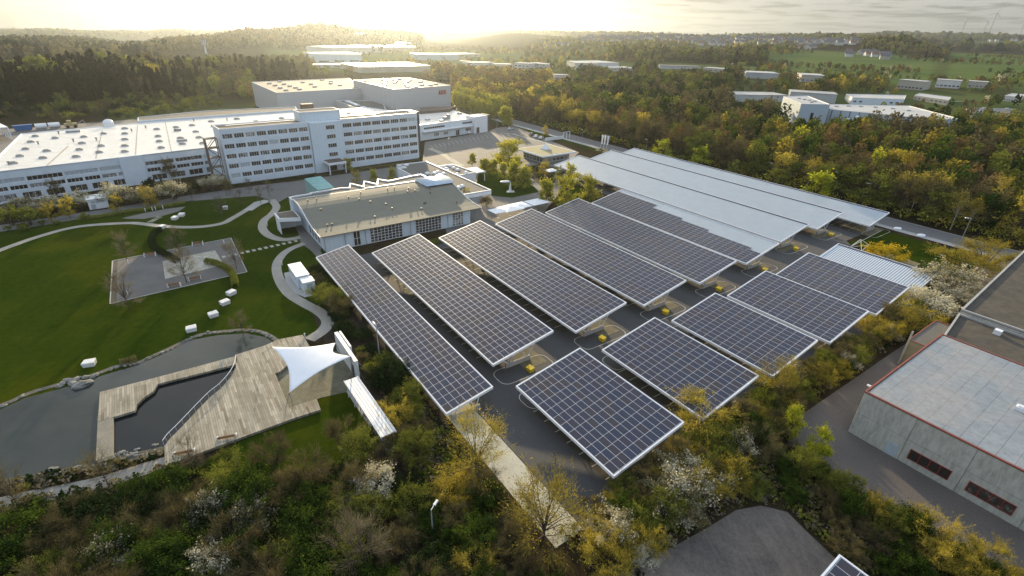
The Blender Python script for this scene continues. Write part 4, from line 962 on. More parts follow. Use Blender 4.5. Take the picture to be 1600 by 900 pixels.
def membrane():
    m, t, b = newmat('grey_blue_roof_sheet'); O = opos(t); br = t.nodes.new('ShaderNodeTexBrick'); t.links.new(vmap(t, O, math.pi/2), br.inputs['Vector'])
    br.inputs['Scale'].default_value = 1; br.inputs['Brick Width'].default_value = 5.2; br.inputs['Row Height'].default_value = 1.75; br.inputs['Mortar Size'].default_value = .03
    br.inputs['Color1'].default_value = (.22, .25, .265, 1); br.inputs['Color2'].default_value = (.20, .23, .25, 1); br.inputs['Mortar'].default_value = (.09, .09, .09, 1)
    n_ = noise(t, wpos(t), .12, 4, .6); f_ = noise(t, wpos(t), 1.2, 5, .75)
    c = mixc(t, ramp(t, n_, [(.42, (0, 0, 0)), (.58, (1, 1, 1))]), br.outputs['Color'], (.30, .275, .25), 'MIX'); c = mixc(t, .55, br.outputs['Color'], c)
    c = mixc(t, 1.0, c, ramp(t, f_, [(.3, (.75, .75, .75)), (.6, (1.08, 1.08, 1.08))]), 'MULTIPLY')
    t.links.new(c, b.inputs['Base Color']); b.inputs['Roughness'].default_value = .42; return m
b = MB(); b.box(.3, HL-.3, .3, HW-.3, CH-.49, CH-.15); b.build('roof', membrane(), hall)
b = MB(); parapet(b, [(-.12, -.12), (HL, -.12), (HL, HW+.1), (-.12, HW+.1)], CH-.27, .20, .24); b.build('roof_edging', mat('orange_red_edging', (.26, .065, .04), .6, (.18, .045, .03), .8), hall)
for k, (x0, w_) in enumerate(((7.05, 4.5), (13.3, 4.5), (19.6, 4.5), (25.8, 4.5))):
    if x0 < HL: put(window_mesh(w_, 1.55, 4, frame=M['red'], fr=.09), 'window', hall, (x0, -.09, 1.0))
b = MB(); b.box(4.5, 5.9, -.12, -.061, .0, 2.0); b.build('door', mat('pale_blue_grey_door', (.42, .48, .50), .5), hall)
b = MB(); b.box(12.6, 16.2, 13.0, 14.0, CH-.15, CH+.35, 0); b.box(12.8, 16.0, 13.2, 13.8, CH+.352, CH+.5, 1); b.build('rooflight', [M['whitemetal'], M['skylight']], hall)
b = MB(); b.box(17.2, 20.8, 5.2, 6.2, CH-.15, CH+.35, 0); b.box(17.4, 20.6, 5.4, 6.0, CH+.352, CH+.5, 1); b.build('rooflight', [M['whitemetal'], M['skylight']], hall)
b = MB(); b.box(-.9, -.14, 3, 3.3, CH-1.0, CH-.8); b.build('wall_lamp', M['whitemetal'], hall)
# gravel-roofed building behind the red-edged hall
gb = thing('gravel_roof_building', 'low building with a dark gravel roof behind the red-edged hall', 'building', uv(-16.9, 99.6), AZU)
gp = [(-.0, 0.2), (HL, .2), (HL, 12.5), (-1.5, 12.5)]; gq = [(-1.5, 12.9), (HL, 12.9), (HL, 62), (-4.0, 62)]
M['gravelroof'] = mat('mossy_gravel_roof', (.085, .072, .052), .95, (.018, .017, .015), .5, fine=1.5, bump=.5, detail=7)
b = MB(); b.prism(gp, 0, 6.2); b.build('wall', M['panelconc'], gb); b = MB(); b.prism(gp, 6.202, 6.3); b.build('roof', M['gravelroof'], gb); b = MB(); parapet(b, gp, 6.302, .3, .3); b.build('parapet', M['concrete'], gb)
b = MB(); b.prism(gq, 0, 6.9); b.build('wall', M['panelconc'], gb); b = MB(); b.prism(gq, 6.902, 7.0); b.build('roof', M['gravelroof'], gb); b = MB(); parapet(b, gq, 7.002, .3, .35); b.build('parapet', M['concrete'], gb)
b = MB(); b.box(4.2, 5.2, 9.5, 10.5, 6.3, 7.1); b.box(19, 20.6, 3, 4.2, 6.3, 6.9); b.build('roof_unit', M['whitemetal'], gb)
# lean-to with red edging left of it
lt = thing('lean_to', 'small flat lean-to with a thin red edge between hedge and gravel roof', 'lean-to', uv(-20.5, 97.8), AZU)
lq = [(0, 0), (3.3, 0), (3.3, 12), (0, 12)]; b = MB(); b.prism(lq, 0, 4.6); b.build('wall', mat('ochre_render', (.30, .26, .17), .9), lt); b = MB(); b.prism(lq, 4.602, 4.66); b.build('roof', M['roofgrey'], lt); b = MB(); parapet(b, lq, 4.662, .12, .16); b.build('roof_edging', bpy.data.materials['orange_red_edging'], lt)
b = MB(); b.bar((.2, -.4, 0), (.2, -.4, 6.6), .16); b.build('flue', M['concrete'], lt)
sheet_poly('slab_yard', [uv(-24, 112), uv(-17.5, 112), uv(-17.5, 122), uv(-24, 122)], .024, M['bay'])
# --- white containers by the path
c1 = thing('storage_container', 'long white storage container beside the curving path', 'container', (*xy(uv(-109.6, 17.9)), 0), AZU)
b = MB(); b.box(0, 7.2, 0, 2.6, 0.05, 2.75); b.build('container_body', M['cladsmooth'], c1, bevel=.04); b = MB(); b.box(-.06, 7.26, -.06, 2.66, 2.76, 2.86); b.build('roof', M['white'], c1)
for k in range(3): put(window_mesh(1.0, .8, 2), 'window', c1, (1.0+k*2.0, -.05, 1.4))
c2 = thing('storage_container', 'small white container cabin at the near end of the long one', 'container', (*xy(uv(-102.0, 18.4)), 0), AZU)
b = MB(); b.box(0, 2.6, 0, 2.3, 0.05, 2.45); b.build('container_body', M['cladsmooth'], c2, bevel=.04); b = MB(); b.box(-.06, 2.66, -.06, 2.36, 2.46, 2.56); b.build('roof', M['white'], c2)
b = MB(); b.box(2.6, 2.64, .6, 1.8, .2, 2.1); b.build('door', M['blind'], c2)
sheet_poly('container_pad', [uv(-112, 17.2), uv(-103, 15.8), uv(-98, 18), uv(-98, 21.2), uv(-104, 21.6), uv(-112, 21)], .016, M['concrete'])
# ------------------------------------------------------------------ timber deck, sail, small garden things
DZ = .5
def plank_mat():
    m, t, b = newmat('weathered_timber_boards'); P = wpos(t); V = vmap(t, P, -AZU + 0.0)
    s = t.nodes.new('ShaderNodeSeparateXYZ'); t.links.new(V, s.inputs[0])
    row = math2(t, 'DIVIDE', s.outputs[1], .30); idr = math2(t, 'FLOOR', row); fr = math2(t, 'FRACT', row)
    wn = t.nodes.new('ShaderNodeTexWhiteNoise'); wn.noise_dimensions = '1D'; t.links.new(idr, wn.inputs['W'])
    seg = math2(t, 'FLOOR', math2(t, 'ADD', math2(t, 'DIVIDE', s.outputs[0], 3.6), math2(t, 'MULTIPLY', wn.outputs['Value'], 7)))
    cx = t.nodes.new('ShaderNodeCombineXYZ'); t.links.new(idr, cx.inputs[0]); t.links.new(seg, cx.inputs[1])
    w2 = t.nodes.new('ShaderNodeTexWhiteNoise'); w2.noise_dimensions = '2D'; t.links.new(cx.outputs[0], w2.inputs['Vector'])
    c = ramp(t, w2.outputs['Value'], [(0, (.21, .185, .135)), (.5, (.30, .27, .205)), (.85, (.39, .355, .28)), (1, (.15, .125, .085))])
    n_ = noise(t, P, .4, 5, .7); c = mixc(t, 1, c, ramp(t, n_, [(.3, (.62, .62, .60)), (.65, (1.05, 1.05, 1.03))]), 'MULTIPLY')
    c = mixc(t, math2(t, 'LESS_THAN', fr, .09), c, (.07, .06, .045))
    t.links.new(c, b.inputs['Base Color']); b.inputs['Roughness'].default_value = .8; return m
M['planks'] = plank_mat()
M['deckconc'] = mat('stained_concrete_jetty', (.24, .22, .17), .85, (.12, .115, .10), .6, fine=5)
def gp_(x, y, z=DZ): p = g(x, y, z); return (p.x, p.y)
dk = thing('timber_deck', 'broad weathered timber deck with a curved edge reaching over the pond', 'deck', g(400, 640), 0)
dl = Vector(dk.location)
def L2(p): return (p[0]-dl.x, p[1]-dl.y)
curve = [(370.5,562),(368,575),(360,590),(345,607),(330,619),(312,637),(297,653),(280,671),(265,686),(257,697)]
deckpoly = curve + [(257.5,729),(282,719),(370,686),(460,653),(501,640),(495,623),(452,637),(430,583),(438,580),(484,541),(473,523),(436,530),(413,540),(369,554)]
b = MB(); b.prism([L2(gp_(*p)) for p in deckpoly], .12, DZ); b.build('deck_boards', M['planks'], dk)
wt_ = [(369,556),(262,585),(156,612.5),(152.5,659),(211,641.5),(214,632),(224,622),(240,611),(246,600),(369,569)]
b = MB(); b.prism([L2(gp_(*p)) for p in wt_], .15, DZ+.003); b.build('walkway', M['planks'], dk)
b = MB(); b.prism([L2(gp_(*p)) for p in ((152.5,659.3),(177,652),(176.5,712),(149.5,720))], .10, DZ-.01); b.build('jetty', M['deckconc'], dk)
cv = [Vector((*L2(gp_(*p)), 0)) for p in curve]
rs = spline(cv, 5); b = MB(); b.tube([Vector((p.x, p.y, DZ+.95)) for p in rs], .045)
b.build('handrail', M['whitemetal'], dk)
b = MB()
for p in rs[::3]: b.bar((p.x, p.y, DZ), (p.x, p.y, DZ+.93), .012)
b.build('rail_posts', M['whitemetal'], dk)
b = MB()
for k in range(4):
    P = g(155+k*.5, 722+k*5, .1); d = AXV; b.prism([xy(P+Vector(L2((0,0)) + (0,))*0 - dl), xy(P+(g(178,713,.1)-g(152,721,.1))-dl), xy(P+(g(178,713,.1)-g(152,721,.1))-dl+(g(155,727,.1)-g(155,722.8,.1))), xy(P-dl+(g(155,727,.1)-g(155,722.8,.1)))], 0, .45-.1*k)
b.build('steps', M['deckconc'], dk)
# stage paving beneath the sail
sheet_poly('stage_paving', pxs([(430,583),(440,578),(535,545),(560,600),(545,612),(500,622),(452,637)]), .03, M['patiopave'])
# tensioned sail
T0, T1, T2, T3 = g(425,542,5.2), g(524,536,5.6), g(548,557,6.4), g(452,614,3.4)
sail = thing('shade_sail', 'large white four-pointed tensioned sail over the stage', 'shade sail', (T0+T1+T2+T3)/4*Vector((1,1,0)) if False else Vector(((T0.x+T1.x+T2.x+T3.x)/4, (T0.y+T1.y+T2.y+T3.y)/4, 0)), 0)
so = Vector(sail.location)
n = 18; vs = []; ctr = (T0+T1+T2+T3)/4
for i in range(n+1):
    for j in range(n+1):
        s_, t_ = i/n, j/n
        p = T0*(1-s_)*(1-t_) + T1*s_*(1-t_) + T2*s_*t_ + T3*(1-s_)*t_
        # concave edges: pull towards centre where on an edge middle
        e = 1 - 4*s_*(1-s_)*0
        pull = .17*(4*s_*(1-s_))*(abs(2*t_-1)**1.6) + .20*(4*t_*(1-t_))*(abs(2*s_-1)**1.6)*(1.15 if s_ < .5 else 1.5)
        q = p.lerp(ctr, min(.6, pull)); vs.append(tuple(q - so))
fs = [(i*(n+1)+j, (i+1)*(n+1)+j, (i+1)*(n+1)+j+1, i*(n+1)+j+1) for i in range(n) for j in range(n)]
b = MB(); b.add(vs, fs); so_ = b.build('membrane', M['canvas'], sail, smooth=True); md = so_.modifiers.new('thick', 'SOLIDIFY'); md.thickness = .03
b = MB(); f2 = g(548+3, 592, 0); b.bar(T2-so, Vector((f2.x, f2.y, 0))-so, .10); f3 = g(446,640,0); f3b = g(459,636,0)
b.bar(T3-so, f3-so, .05); b.bar(T3-so, f3b-so, .05); f1 = g(534,556,0); b.bar(T1-so, f1-so, .07); b.bar(T0-so, g(410,552,.4)-so, .03)
b.build('mast', M['greymetal'], sail)
b = MB(); b.bar(T2-so, g(586,588,0)-so, .025); b.bar(T2-so, g(573,600,0)-so, .025); b.build('guy_cable', M['greymetal'], sail)
# white stage wall with return
wq = [g(529,545,0), g(560,592,0)]; d = (wq[1]-wq[0]).normalized(); az = math.atan2(d.y, d.x)
t = thing('stage_wall', 'tall white freestanding stage wall at the mast of the sail', 'wall', wq[0], az)
Lw = (wq[1]-wq[0]).length; b = MB(); b.box(0, Lw, -.3, .3, 0, 3.4); b.box(0, Lw*.55, .5, .8, 0, 3.4); b.build('wall_body', M['white'], t); b = MB(); b.box(Lw-1.6, Lw-.6, -.34, -.301, .0, 2.2); b.build('doorway', M['glass'], t)
# corrugated shelter beside the lawn
S0, S1, S2, S3 = g(538,596,2.8), g(559,590,2.8), g(616,677,2.8), g(596,684,2.8)
az = math.atan2(S3.y-S0.y, S3.x-S0.x); t = thing('long_shelter', 'long narrow shelter with a ribbed white roof running down from the stage', 'shelter', (S0.x, S0.y, 0), az)
Lx = (S3-S0).length; Wy = (S1-S0).length
M['rib'] = stripes('white_ribbed_roof', (.72, .74, .74), (.38, .40, .41), .42, axis=1, width=.3, rough=.4, dirt=.1)
b = MB(); b.box(0, Lx, 0, Wy, 2.7, 2.86); b.build('roof', M['rib'], t)
b = MB(); b.box(-.06, Lx+.06, -.08, -.003, 2.6, 2.95); b.box(-.06, Lx+.06, Wy+.003, Wy+.08, 2.6, 2.95); b.build('roof_edge', M['white'], t)
b = MB()
for k in range(6): x = .4+k*(Lx-.8)/5; b.box(x-.05, x+.05, .15, .25, 0, 2.7); b.box(x-.05, x+.05, Wy-.3, Wy-.2, 0, 2.7)
b.build('posts', M['whitemetal'], t)
sheet_poly('shelter_paving', pxs([(541,612),(551,610),(622,700),(608,713)]), .034, M['concrete'])
# reeds, boulders round the pond
def boulder(x, y, s, seed, label, grp='boulders round the pond'):
    b = MB(); b.ell((0, 0, .12*s), s, s*.65, s*.42, nu=9, nv=6, jit=.22, seed=seed); p = g(x, y); o = b.build('boulder', M['stone'], smooth=False); o.location = (p.x, p.y, .02); o.rotation_euler = (0, 0, seed*1.3); tag(o, label, 'boulder', grp)
for i, (x, y, s) in enumerate(((106,595,.75),(119,594,.8),(113,601,.9),(129,602,1.35),(99,600,.7),(134,590,.6),(148,588,.7),(92,604,.6))):
    boulder(x, y, s, i, ['grey boulder in the cluster on the far bank below the lone white block', 'long flat grey boulder lying half in the pond at the cluster'][s > 1.2])
rr = random.Random(3)
bank = [(0,634),(40,617),(70,607),(140,588),(165,579),(185,572),(215,567),(240,556),(262,546),(283,536),(298,529),(310,524),(330,520),(350,518),(370,516),(390,516),(404,518),(415,522),(425,527),(432,532)]
for i in range(60):
    k = rr.random()*(len(bank)-1); a_ = int(k); f = k-a_; x = bank[a_][0]*(1-f)+bank[a_+1][0]*f; y = bank[a_][1]*(1-f)+bank[a_+1][1]*f
    boulder(x+rr.uniform(-3, 3), y+rr.uniform(-1.5, 2.5), rr.uniform(.18, .45), i+20, 'small dark stone in the rim along the far bank of the pond', 'stones rimming the pond')
for i in range(34):
    x = rr.uniform(180, 256); y = 716 - (x-180)*.22 + rr.uniform(-7, 8); boulder(x, y, rr.uniform(.15, .42), i+90, 'small stone on the near bank between jetty and deck', 'stones rimming the pond')
for i in range(26):
    x = rr.uniform(30, 150); y = 752 - (x-30)*.2 + rr.uniform(-5, 5); boulder(x, y, rr.uniform(.15, .35), i+130, 'small stone on the near bank left of the jetty', 'stones rimming the pond')
boulder(82, 735, .7, 5, 'pale angular rock at the water edge left of the jetty', None)
strip('pond_rim', pxs([(-120,672)]+bank), .9, .05, mat('stony_pond_margin', (.12, .11, .09), .95, (.045, .042, .034), 1.2, fine=5, bump=.8), n=4)
strip('pond_near_bank', pxs([(-40,765),(30,752),(90,741),(150,727),(200,716),(256,704)]), 1.6, .06, mat('weedy_stony_bank', (.085, .08, .055), .95, (.035, .036, .022), 1.0, fine=4, bump=.8), n=4)
# white stone seats
cubes = [((141,571), 'white stone block on the lawn at the far bank, alone at the left'), ((300,517), 'white stone block nearest the head of the pond, lowest of the row'), ((334,494.5), 'white stone block second from the pond in the diagonal row'), ((352,475.5), 'white stone block third from the pond in the diagonal row'), ((362,460.5), 'white stone block farthest from the pond, closest to the sitting square'),
         ((254,357), 'white stone block on the garden path where the round hedge starts'), ((274,343), 'white stone block left of the pair on the small lawn'), ((284.5,338), 'white stone block right of the pair on the small lawn'), ((352.5,327), 'white stone block alone on the small lawn towards the office')]
for i, ((x, y), lab) in enumerate(cubes):
    b = MB(); b.hexa([(-.62,-.5,0),(.62,-.5,0),(.62,.5,0),(-.62,.5,0)], [(-.7,-.58,.62),(.7,-.54,.62),(.66,.58,.66),(-.66,.54,.62)]); o = b.build('stone_seat', M['whitestone'], bevel=.09)
    p = g(x, y); o.location = (p.x, p.y, .02); o.rotation_euler = (0, 0, .35+.2*i); o.scale = (1.25, 1.25, 1.35); tag(o, lab, 'stone block', 'white stone blocks on the lawn')
# benches
bp = None
def bench(x, y, rz, label):
    global bp
    p = g(x, y)
    if bp is None:
        t = thing('park_bench', label, 'bench', (p.x, p.y, .02), rz, 'park benches')
        b = MB()
        for k in range(4): b.box(-1.1, 1.1, -.22+k*.12, -.12+k*.12, .43, .47)
        b.build('seat', M['wood'], t)
        b = MB()
        for k in range(3): b.box(-1.1, 1.1, .27, .31, .55+k*.14, .66+k*.14)
        b.build('backrest', M['wood'], t)
        for s in (-1, 1):
            b = MB(); b.box(s*1.12-.07, s*1.12+.07, -.3, .34, .0, .08); b.box(s*1.12-.07, s*1.12+.07, -.3, -.2, .082, .66); b.box(s*1.12-.07, s*1.12+.07, .24, .34, .082, .98); b.box(s*1.12-.07, s*1.12+.07, -.198, .238, .58, .66)
            b.build('armrest_leg', M['white'], t)
        bp = t
    else:
        t = copy_tree(bp); t.location = (p.x, p.y, .02); t.rotation_euler = (0, 0, rz); t['label'] = label
bench(235,401, R(22), 'park bench at the top edge of the sitting square, left one'); bench(309.5,383.5, R(22), 'park bench at the top edge of the sitting square, right one')
bench(273,448, R(202), 'park bench at the lower edge of the sitting square, left of the bare tree'); bench(305,437.5, R(215), 'park bench at the lower edge of the sitting square, right of the bare tree')
bench(290,711, R(200), 'park bench on the deck behind the small bare tree'); bench(356,687, R(200), 'park bench on the deck edge towards the lawn')
bp2 = g(240, 327)
b = MB()
for i, (x, y) in enumerate(((227.5,330.5),(238.5,329),(243.5,328),(255,326))):
    p = g(x, y); b = MB(); b.box(-.07, .07, -.07, .07, 0, 1.0); b.box(-.09, .09, -.09, .09, 1.002, 1.06); o = b.build('white_post', M['white'], bevel=.01); o.location = (p.x, p.y, .02); tag(o, 'thin white post by the oval gravel bay, one of four in a loose row', 'post', 'white posts at the oval bay')
for i, ((x, y), lab) in enumerate((((441,414), 'low white bollard light on the inner bend beside the container'), ((477,528), 'low white bollard light where the serpentine path meets the deck'), ((418,353), 'low white bollard light on the inner bend of the path near the canteen'), ((201,412), 'low white lamp at the top left of the sitting square'), ((200.5,461.5), 'low white lamp at the lower left tree of the sitting square'), ((278,396), 'low white lamp in the hedge side of the sitting square'), ((350.5,381), 'low white lamp at the top right of the sitting square'))):
    b = MB(); b.bar((0, 0, 0), (0, 0, .8), .08, n=8); b.bar((0, 0, .8), (0, 0, .95), .13, n=8); o = b.build('bollard_light', M['white']); p = g(x, y); o.location = (p.x, p.y, .02); tag(o, lab, 'bollard light', 'low white garden lights')
# lamp posts, flags
def lamp(x, y, h_, label, rz=0, z=0):
    p = g(x, y) if z == 0 else gt(x, y); t = thing('street_lamp', label, 'street lamp', (p.x, p.y, p.z), rz, 'street lamps')
    b = MB(); b.bar((0, 0, 0), (0, 0, h_), .10, r2=.06, n=8); b.build('pole', M['greymetal'], t)
    b = MB(); b.bar((0, 0, h_), (.7, 0, h_+.08), .05, n=6); b.hexa([(.6, -.16, h_-.02), (1.35, -.14, h_+.02), (1.35, .14, h_+.02), (.6, .16, h_-.02)], [(.6, -.12, h_+.14), (1.3, -.1, h_+.14), (1.3, .1, h_+.14), (.6, .12, h_+.14)]); b.build('lamp_head', M['whitemetal'], t)
    return t
lamp(594, 565, 7.0, 'street lamp standing before the narrow solar roof nearest the garden', 2.2)
lamp(677, 846, 5.0, 'short lamp post in the dark shrubs at the bottom edge', 1.2)
lamp(1499, 381, 7.4, 'street lamp by the road right of the white bundles and corner lawn', 2.8)
lamp(1349, 322, 7.6, 'street lamp at the road by the near end of the bare roofs', 2.8)
lamp(1300, 306, 8.4, 'street lamp behind the bare roofs next to the bright yellow tree', 2.8)
lamp(1202, 282, 6.6, 'street lamp behind the farthest bare roof between two yellow green trees', 2.8)
lamp(776, 205, 6, 'lamp post on the far parking lot at its upper edge', 1.0); lamp(700, 238, 6, 'lamp post right of the office corner at the lot', 1.0)
lamp(909, 226, 7, 'lamp post left of the three white flags', 2.0); lamp(1008, 243, 7, 'lamp post close behind the far end of the bare roofs', 2.0); lamp(847, 192, 7, 'lamp post on the verge above the row of parked cars', 2.0)
lamp(812, 262, 4.5, 'lamp post at the shrub bed before the pavilion', .5); lamp(1012, 462, 4, 'thin lamp post peeping between two solar roofs', 1)
for i, ((x, y), lab) in enumerate((((938,237), 'white banner flag, left of the three by the road'), ((942,238), 'white banner flag, middle of the three by the road'), ((946.5,239), 'white banner flag, right of the three by the road'))):
    p = g(x, y); t = thing('flag', lab, 'flag', p, R(-20), 'white banner flags')
    b = MB(); b.bar((0, 0, 0), (0, 0, 8), .07, r2=.04, n=6); b.build('pole', M['whitemetal'], t)
    b = MB(); vs = []
    for k in range(9):
        z = 7.8-k*.52; vs += [(.05, .0, z), (.05+.85*(1-.05*k), .12*math.sin(k*1.1+i), z-.15)]
    b.add(vs, [(2*k, 2*k+1, 2*k+3, 2*k+2) for k in range(8)]); fo_ = b.build('cloth', M['canvas'], t); fo_.modifiers.new('thick', 'SOLIDIFY').thickness = .02
# sculpture on the plaza lawn
p = g(797, 300); t = thing('sculpture', 'white sculpture of a slim cone with a balanced disc on the plaza lawn', 'sculpture', p, .3)
b = MB(); b.bar((0, 0, .3), (0, 0, 3.4), .55, r2=.12, n=10); b.build('cone', M['white'], t); b = MB(); b.prism([(-1.4, -.6), (1.3, -.9), (1.5, .6), (-1, .9)], 0, .3); b.build('base', M['white'], t); b = MB(); b.ell((-1.7, .4, 3.6), 1.9, .8, .35, nu=14, nv=8); b.build('disc', M['white'], t, smooth=True)
# canteen terrace umbrellas (square white)
ub = None
for (x, y, s, lab) in ((797,337,3.4,'square white parasol left of the terrace group by the canteen'),(811,333,3.2,'square white parasol in the middle of the terrace group'),(838,327,3.2,'square white parasol right of the terrace group, largest in view'),(779,341,2.6,'square white parasol at the far left of the terrace group'),(860,276,2.4,'small white shelter roof under the plaza trees')):
    p = g(x, y); t = thing('parasol', lab, 'parasol', p, AZV+.05, 'white square parasols')
    b = MB(); b.add([(-s, -s*.8, 2.45), (s, -s*.8, 2.45), (s, s*.8, 2.45), (-s, s*.8, 2.45), (0, 0, 3.0)], [(0, 1, 4), (1, 2, 4), (2, 3, 4), (3, 0, 4)]); c_ = b.build('canopy', M['canvas'], t); c_.modifiers.new('thick', 'SOLIDIFY').thickness = .05
    b = MB(); b.bar((0, 0, 0), (0, 0, 2.9), .05, n=6); b.box(-.4, .4, -.4, .4, 0, .08); b.build('pole', M['greymetal'], t)
# cars
def car(x, y, rz, paint, label, z=0, cat='car', s=1.0, wagon=0):
    p = g(x, y) if z is None or z == 0 else gt(x, y); t = thing('parked_car', label, cat, (p.x, p.y, p.z+.03), rz, 'parked cars')
    prof_ = [(-2.15, .32), (-2.2, .75), (-2.0, .95), (-1.7 if wagon else -1.3, 1.0), (-1.5 if wagon else -.85, 1.42), (.35, 1.45), (1.05, .98), (1.9, .85), (2.2, .62), (2.18, .32)]
    b = MB(); n_ = len(prof_); wd = lambda z_: .88 if z_ < 1.0 else .68
    vs = [(x_, -wd(z_), z_) for x_, z_ in prof_]+[(x_, wd(z_), z_) for x_, z_ in prof_]
    b.add(vs, [tuple(range(n_)), tuple(range(n_, 2*n_))[::-1]]+[(i, n_+i, n_+(i+1) % n_, (i+1) % n_) for i in range(n_)]); b.build('body', paint, t, bevel=.04)
    b = MB()
    for s_ in (-1, 1): b.add([(-1.25, s_*.80, 1.03), (.98, s_*.80, 1.03), (.35, s_*.70, 1.38), (-.85, s_*.70, 1.38)], [(0, 1, 2, 3) if s_ < 0 else (3, 2, 1, 0)])
    b.add([(1.06, -.78, 1.02), (1.06, .78, 1.02), (.44, .64, 1.43), (.44, -.64, 1.43)], [(0, 1, 2, 3)]); b.build('glazing', M['glass'], t)
    wb = MB(); wb.bar((0, -.11, 0), (0, .11, 0), .33, n=12); 
    for wx in (-1.35, 1.38):
        for wy in (-.8, .8): put(wb.mesh('wheel', M['rubber']), 'wheel', t, (wx, wy, .33))
    return t
M['carsilver'] = mat('silver_car_paint', (.50, .51, .52), .25, (.46, .47, .48), 1, metal=.4, coat=.8); M['cardark'] = mat('dark_car_paint', (.045, .05, .06), .25, metal=.3, coat=.8); M['carwhite'] = mat('white_car_paint', (.75, .75, .74), .3, coat=.8); M['carblue'] = mat('blue_car_paint', (.05, .09, .18), .25, coat=.8)
car(733,208.5, R(100), M['carwhite'], 'white car parked at the service wing wall'); car(737,203, R(100), M['carsilver'], 'silver car tucked beside the service wing, behind the white one', wagon=1)
car(798,203, R(40), M['carsilver'], 'silver car alone at the upper left of the car row'); car(830.5,212, R(70), M['cardark'], 'dark car, first of the short row above the pavilion'); car(838,215, R(70), M['carsilver'], 'silver car, second of the short row above the pavilion'); car(846,217, R(70), M['carsilver'], 'pale car, third of the short row above the pavilion', wagon=1)
car(874,270, R(60), M['carwhite'], 'white car half hidden beneath the far end of the bare roof'); car(885,276, R(60), M['cardark'], 'dark car beneath the far end of the bare roof'); car(903,283, R(60), M['carsilver'], 'silver car beneath the bare roof behind the plaza trees')
# barrier kiosk at the gate
p = g(880, 217); t = thing('gate_barrier', 'white gate frame with barrier at the lot entrance', 'gate', p, R(38))
b = MB()
for x in (0, 2.2, 4.4): b.box(x, x+.25, 0, .25, 0, 3.2)
b.box(0, 4.65, .0, .25, 3.202, 3.4); b.build('frame', M['white'], t); b = MB(); b.box(-12, 0, .1, .3, 0, 1.6); b.build('low_wall', M['white'], t)
# white wrapped bundles by the road
for (x, y, lab) in ((1401.5,359,'white wrapped bundle on the pavement edge, left of two'), (1438.5,370,'white wrapped bundle on the pavement edge, right of two')):
    b = MB(); b.ell((0, 0, .35), 1.2, .7, .5, nu=12, nv=7, jit=.12, seed=int(x)); b.ell((.9, .3, .3), .6, .5, .4, nu=10, nv=6, jit=.12, seed=int(x)+1); o = b.build('wrapped_bundle', M['canvas']); p = g(x, y); o.location = (p.x, p.y, 0); tag(o, lab, 'bundle')
# ------------------------------------------------------------------ trees and shrubs
def leaf_mat(name, stops, trans=.35, rough=.7, gain=.5):
    m = bpy.data.materials.new(name); m.use_nodes = True; t = m.node_tree
    for n in list(t.nodes): t.nodes.remove(n)
    o = t.nodes.new('ShaderNodeOutputMaterial'); at = t.nodes.new('ShaderNodeAttribute'); at.attribute_name = 'tint'
    oi = t.nodes.new('ShaderNodeObjectInfo')
    f = math2(t, 'ADD', math2(t, 'MULTIPLY', at.outputs['Fac'], .68), math2(t, 'MULTIPLY', oi.outputs['Random'], .32))
    c = ramp(t, f, stops)
    d = t.nodes.new('ShaderNodeBsdfDiffuse'); tr = t.nodes.new('ShaderNodeBsdfTranslucent'); mx_ = t.nodes.new('ShaderNodeMixShader'); mx_.inputs[0].default_value = trans
    t.links.new(c, d.inputs['Color']); t.links.new(mixc(t, 1, c, (1.12, 1.12, .78), 'MULTIPLY'), tr.inputs['Color'])
    t.links.new(d.outputs[0], mx_.inputs[1]); t.links.new(tr.outputs[0], mx_.inputs[2]); t.links.new(mx_.outputs[0], o.inputs['Surface']); return m
KM = {
 'brown': leaf_mat('brown_spring_twigs', [(.1, (.060, .050, .028)), (.45, (.13, .108, .050)), (.75, (.20, .162, .068)), (.95, (.19, .18, .065))], .20),
 'rust': leaf_mat('rust_coloured_buds', [(.1, (.095, .062, .030)), (.5, (.20, .13, .052)), (.9, (.30, .20, .075))], .24),
 'olive': leaf_mat('olive_young_leaves', [(.1, (.058, .068, .016)), (.5, (.155, .170, .032)), (.9, (.27, .28, .050))], .28),
 'green': leaf_mat('fresh_green_leaves', [(.1, (.014, .028, .006)), (.5, (.042, .074, .013)), (.9, (.105, .145, .025))], .38),
 'dark': leaf_mat('dark_green_leaves', [(.1, (.010, .018, .007)), (.5, (.022, .038, .012)), (.9, (.045, .065, .020))], .2),
 'lime': leaf_mat('bright_lime_leaves', [(.1, (.16, .20, .020)), (.5, (.34, .36, .035)), (.9, (.50, .46, .05))], .45),
 'gold': leaf_mat('golden_young_leaves', [(.1, (.15, .125, .026)), (.5, (.33, .27, .050)), (.9, (.52, .42, .085))], .45),
 'yellow': leaf_mat('yellow_flowering_twigs', [(.1, (.28, .20, .015)), (.5, (.50, .37, .03)), (.9, (.62, .48, .06))], .4),
 'spring': leaf_mat('pale_golden_green_leaves', [(.1, (.18, .175, .030)), (.5, (.36, .345, .055)), (.9, (.54, .49, .10))], .45),
 'white': leaf_mat('white_blossom', [(.08, (.05, .05, .024)), (.28, (.16, .15, .08)), (.45, (.42, .38, .27)), (.7, (.62, .58, .46)), (.95, (.70, .68, .60))], .3),
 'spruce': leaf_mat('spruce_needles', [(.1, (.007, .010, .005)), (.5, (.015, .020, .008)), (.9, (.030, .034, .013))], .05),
 'grey': leaf_mat('pale_bare_twigs', [(.1, (.11, .095, .065)), (.5, (.18, .155, .105)), (.9, (.26, .22, .15))], .25),
}
M['birchbark'] = mat('white_birch_bark', (.62, .60, .54), .8, (.30, .28, .24), 2.5)
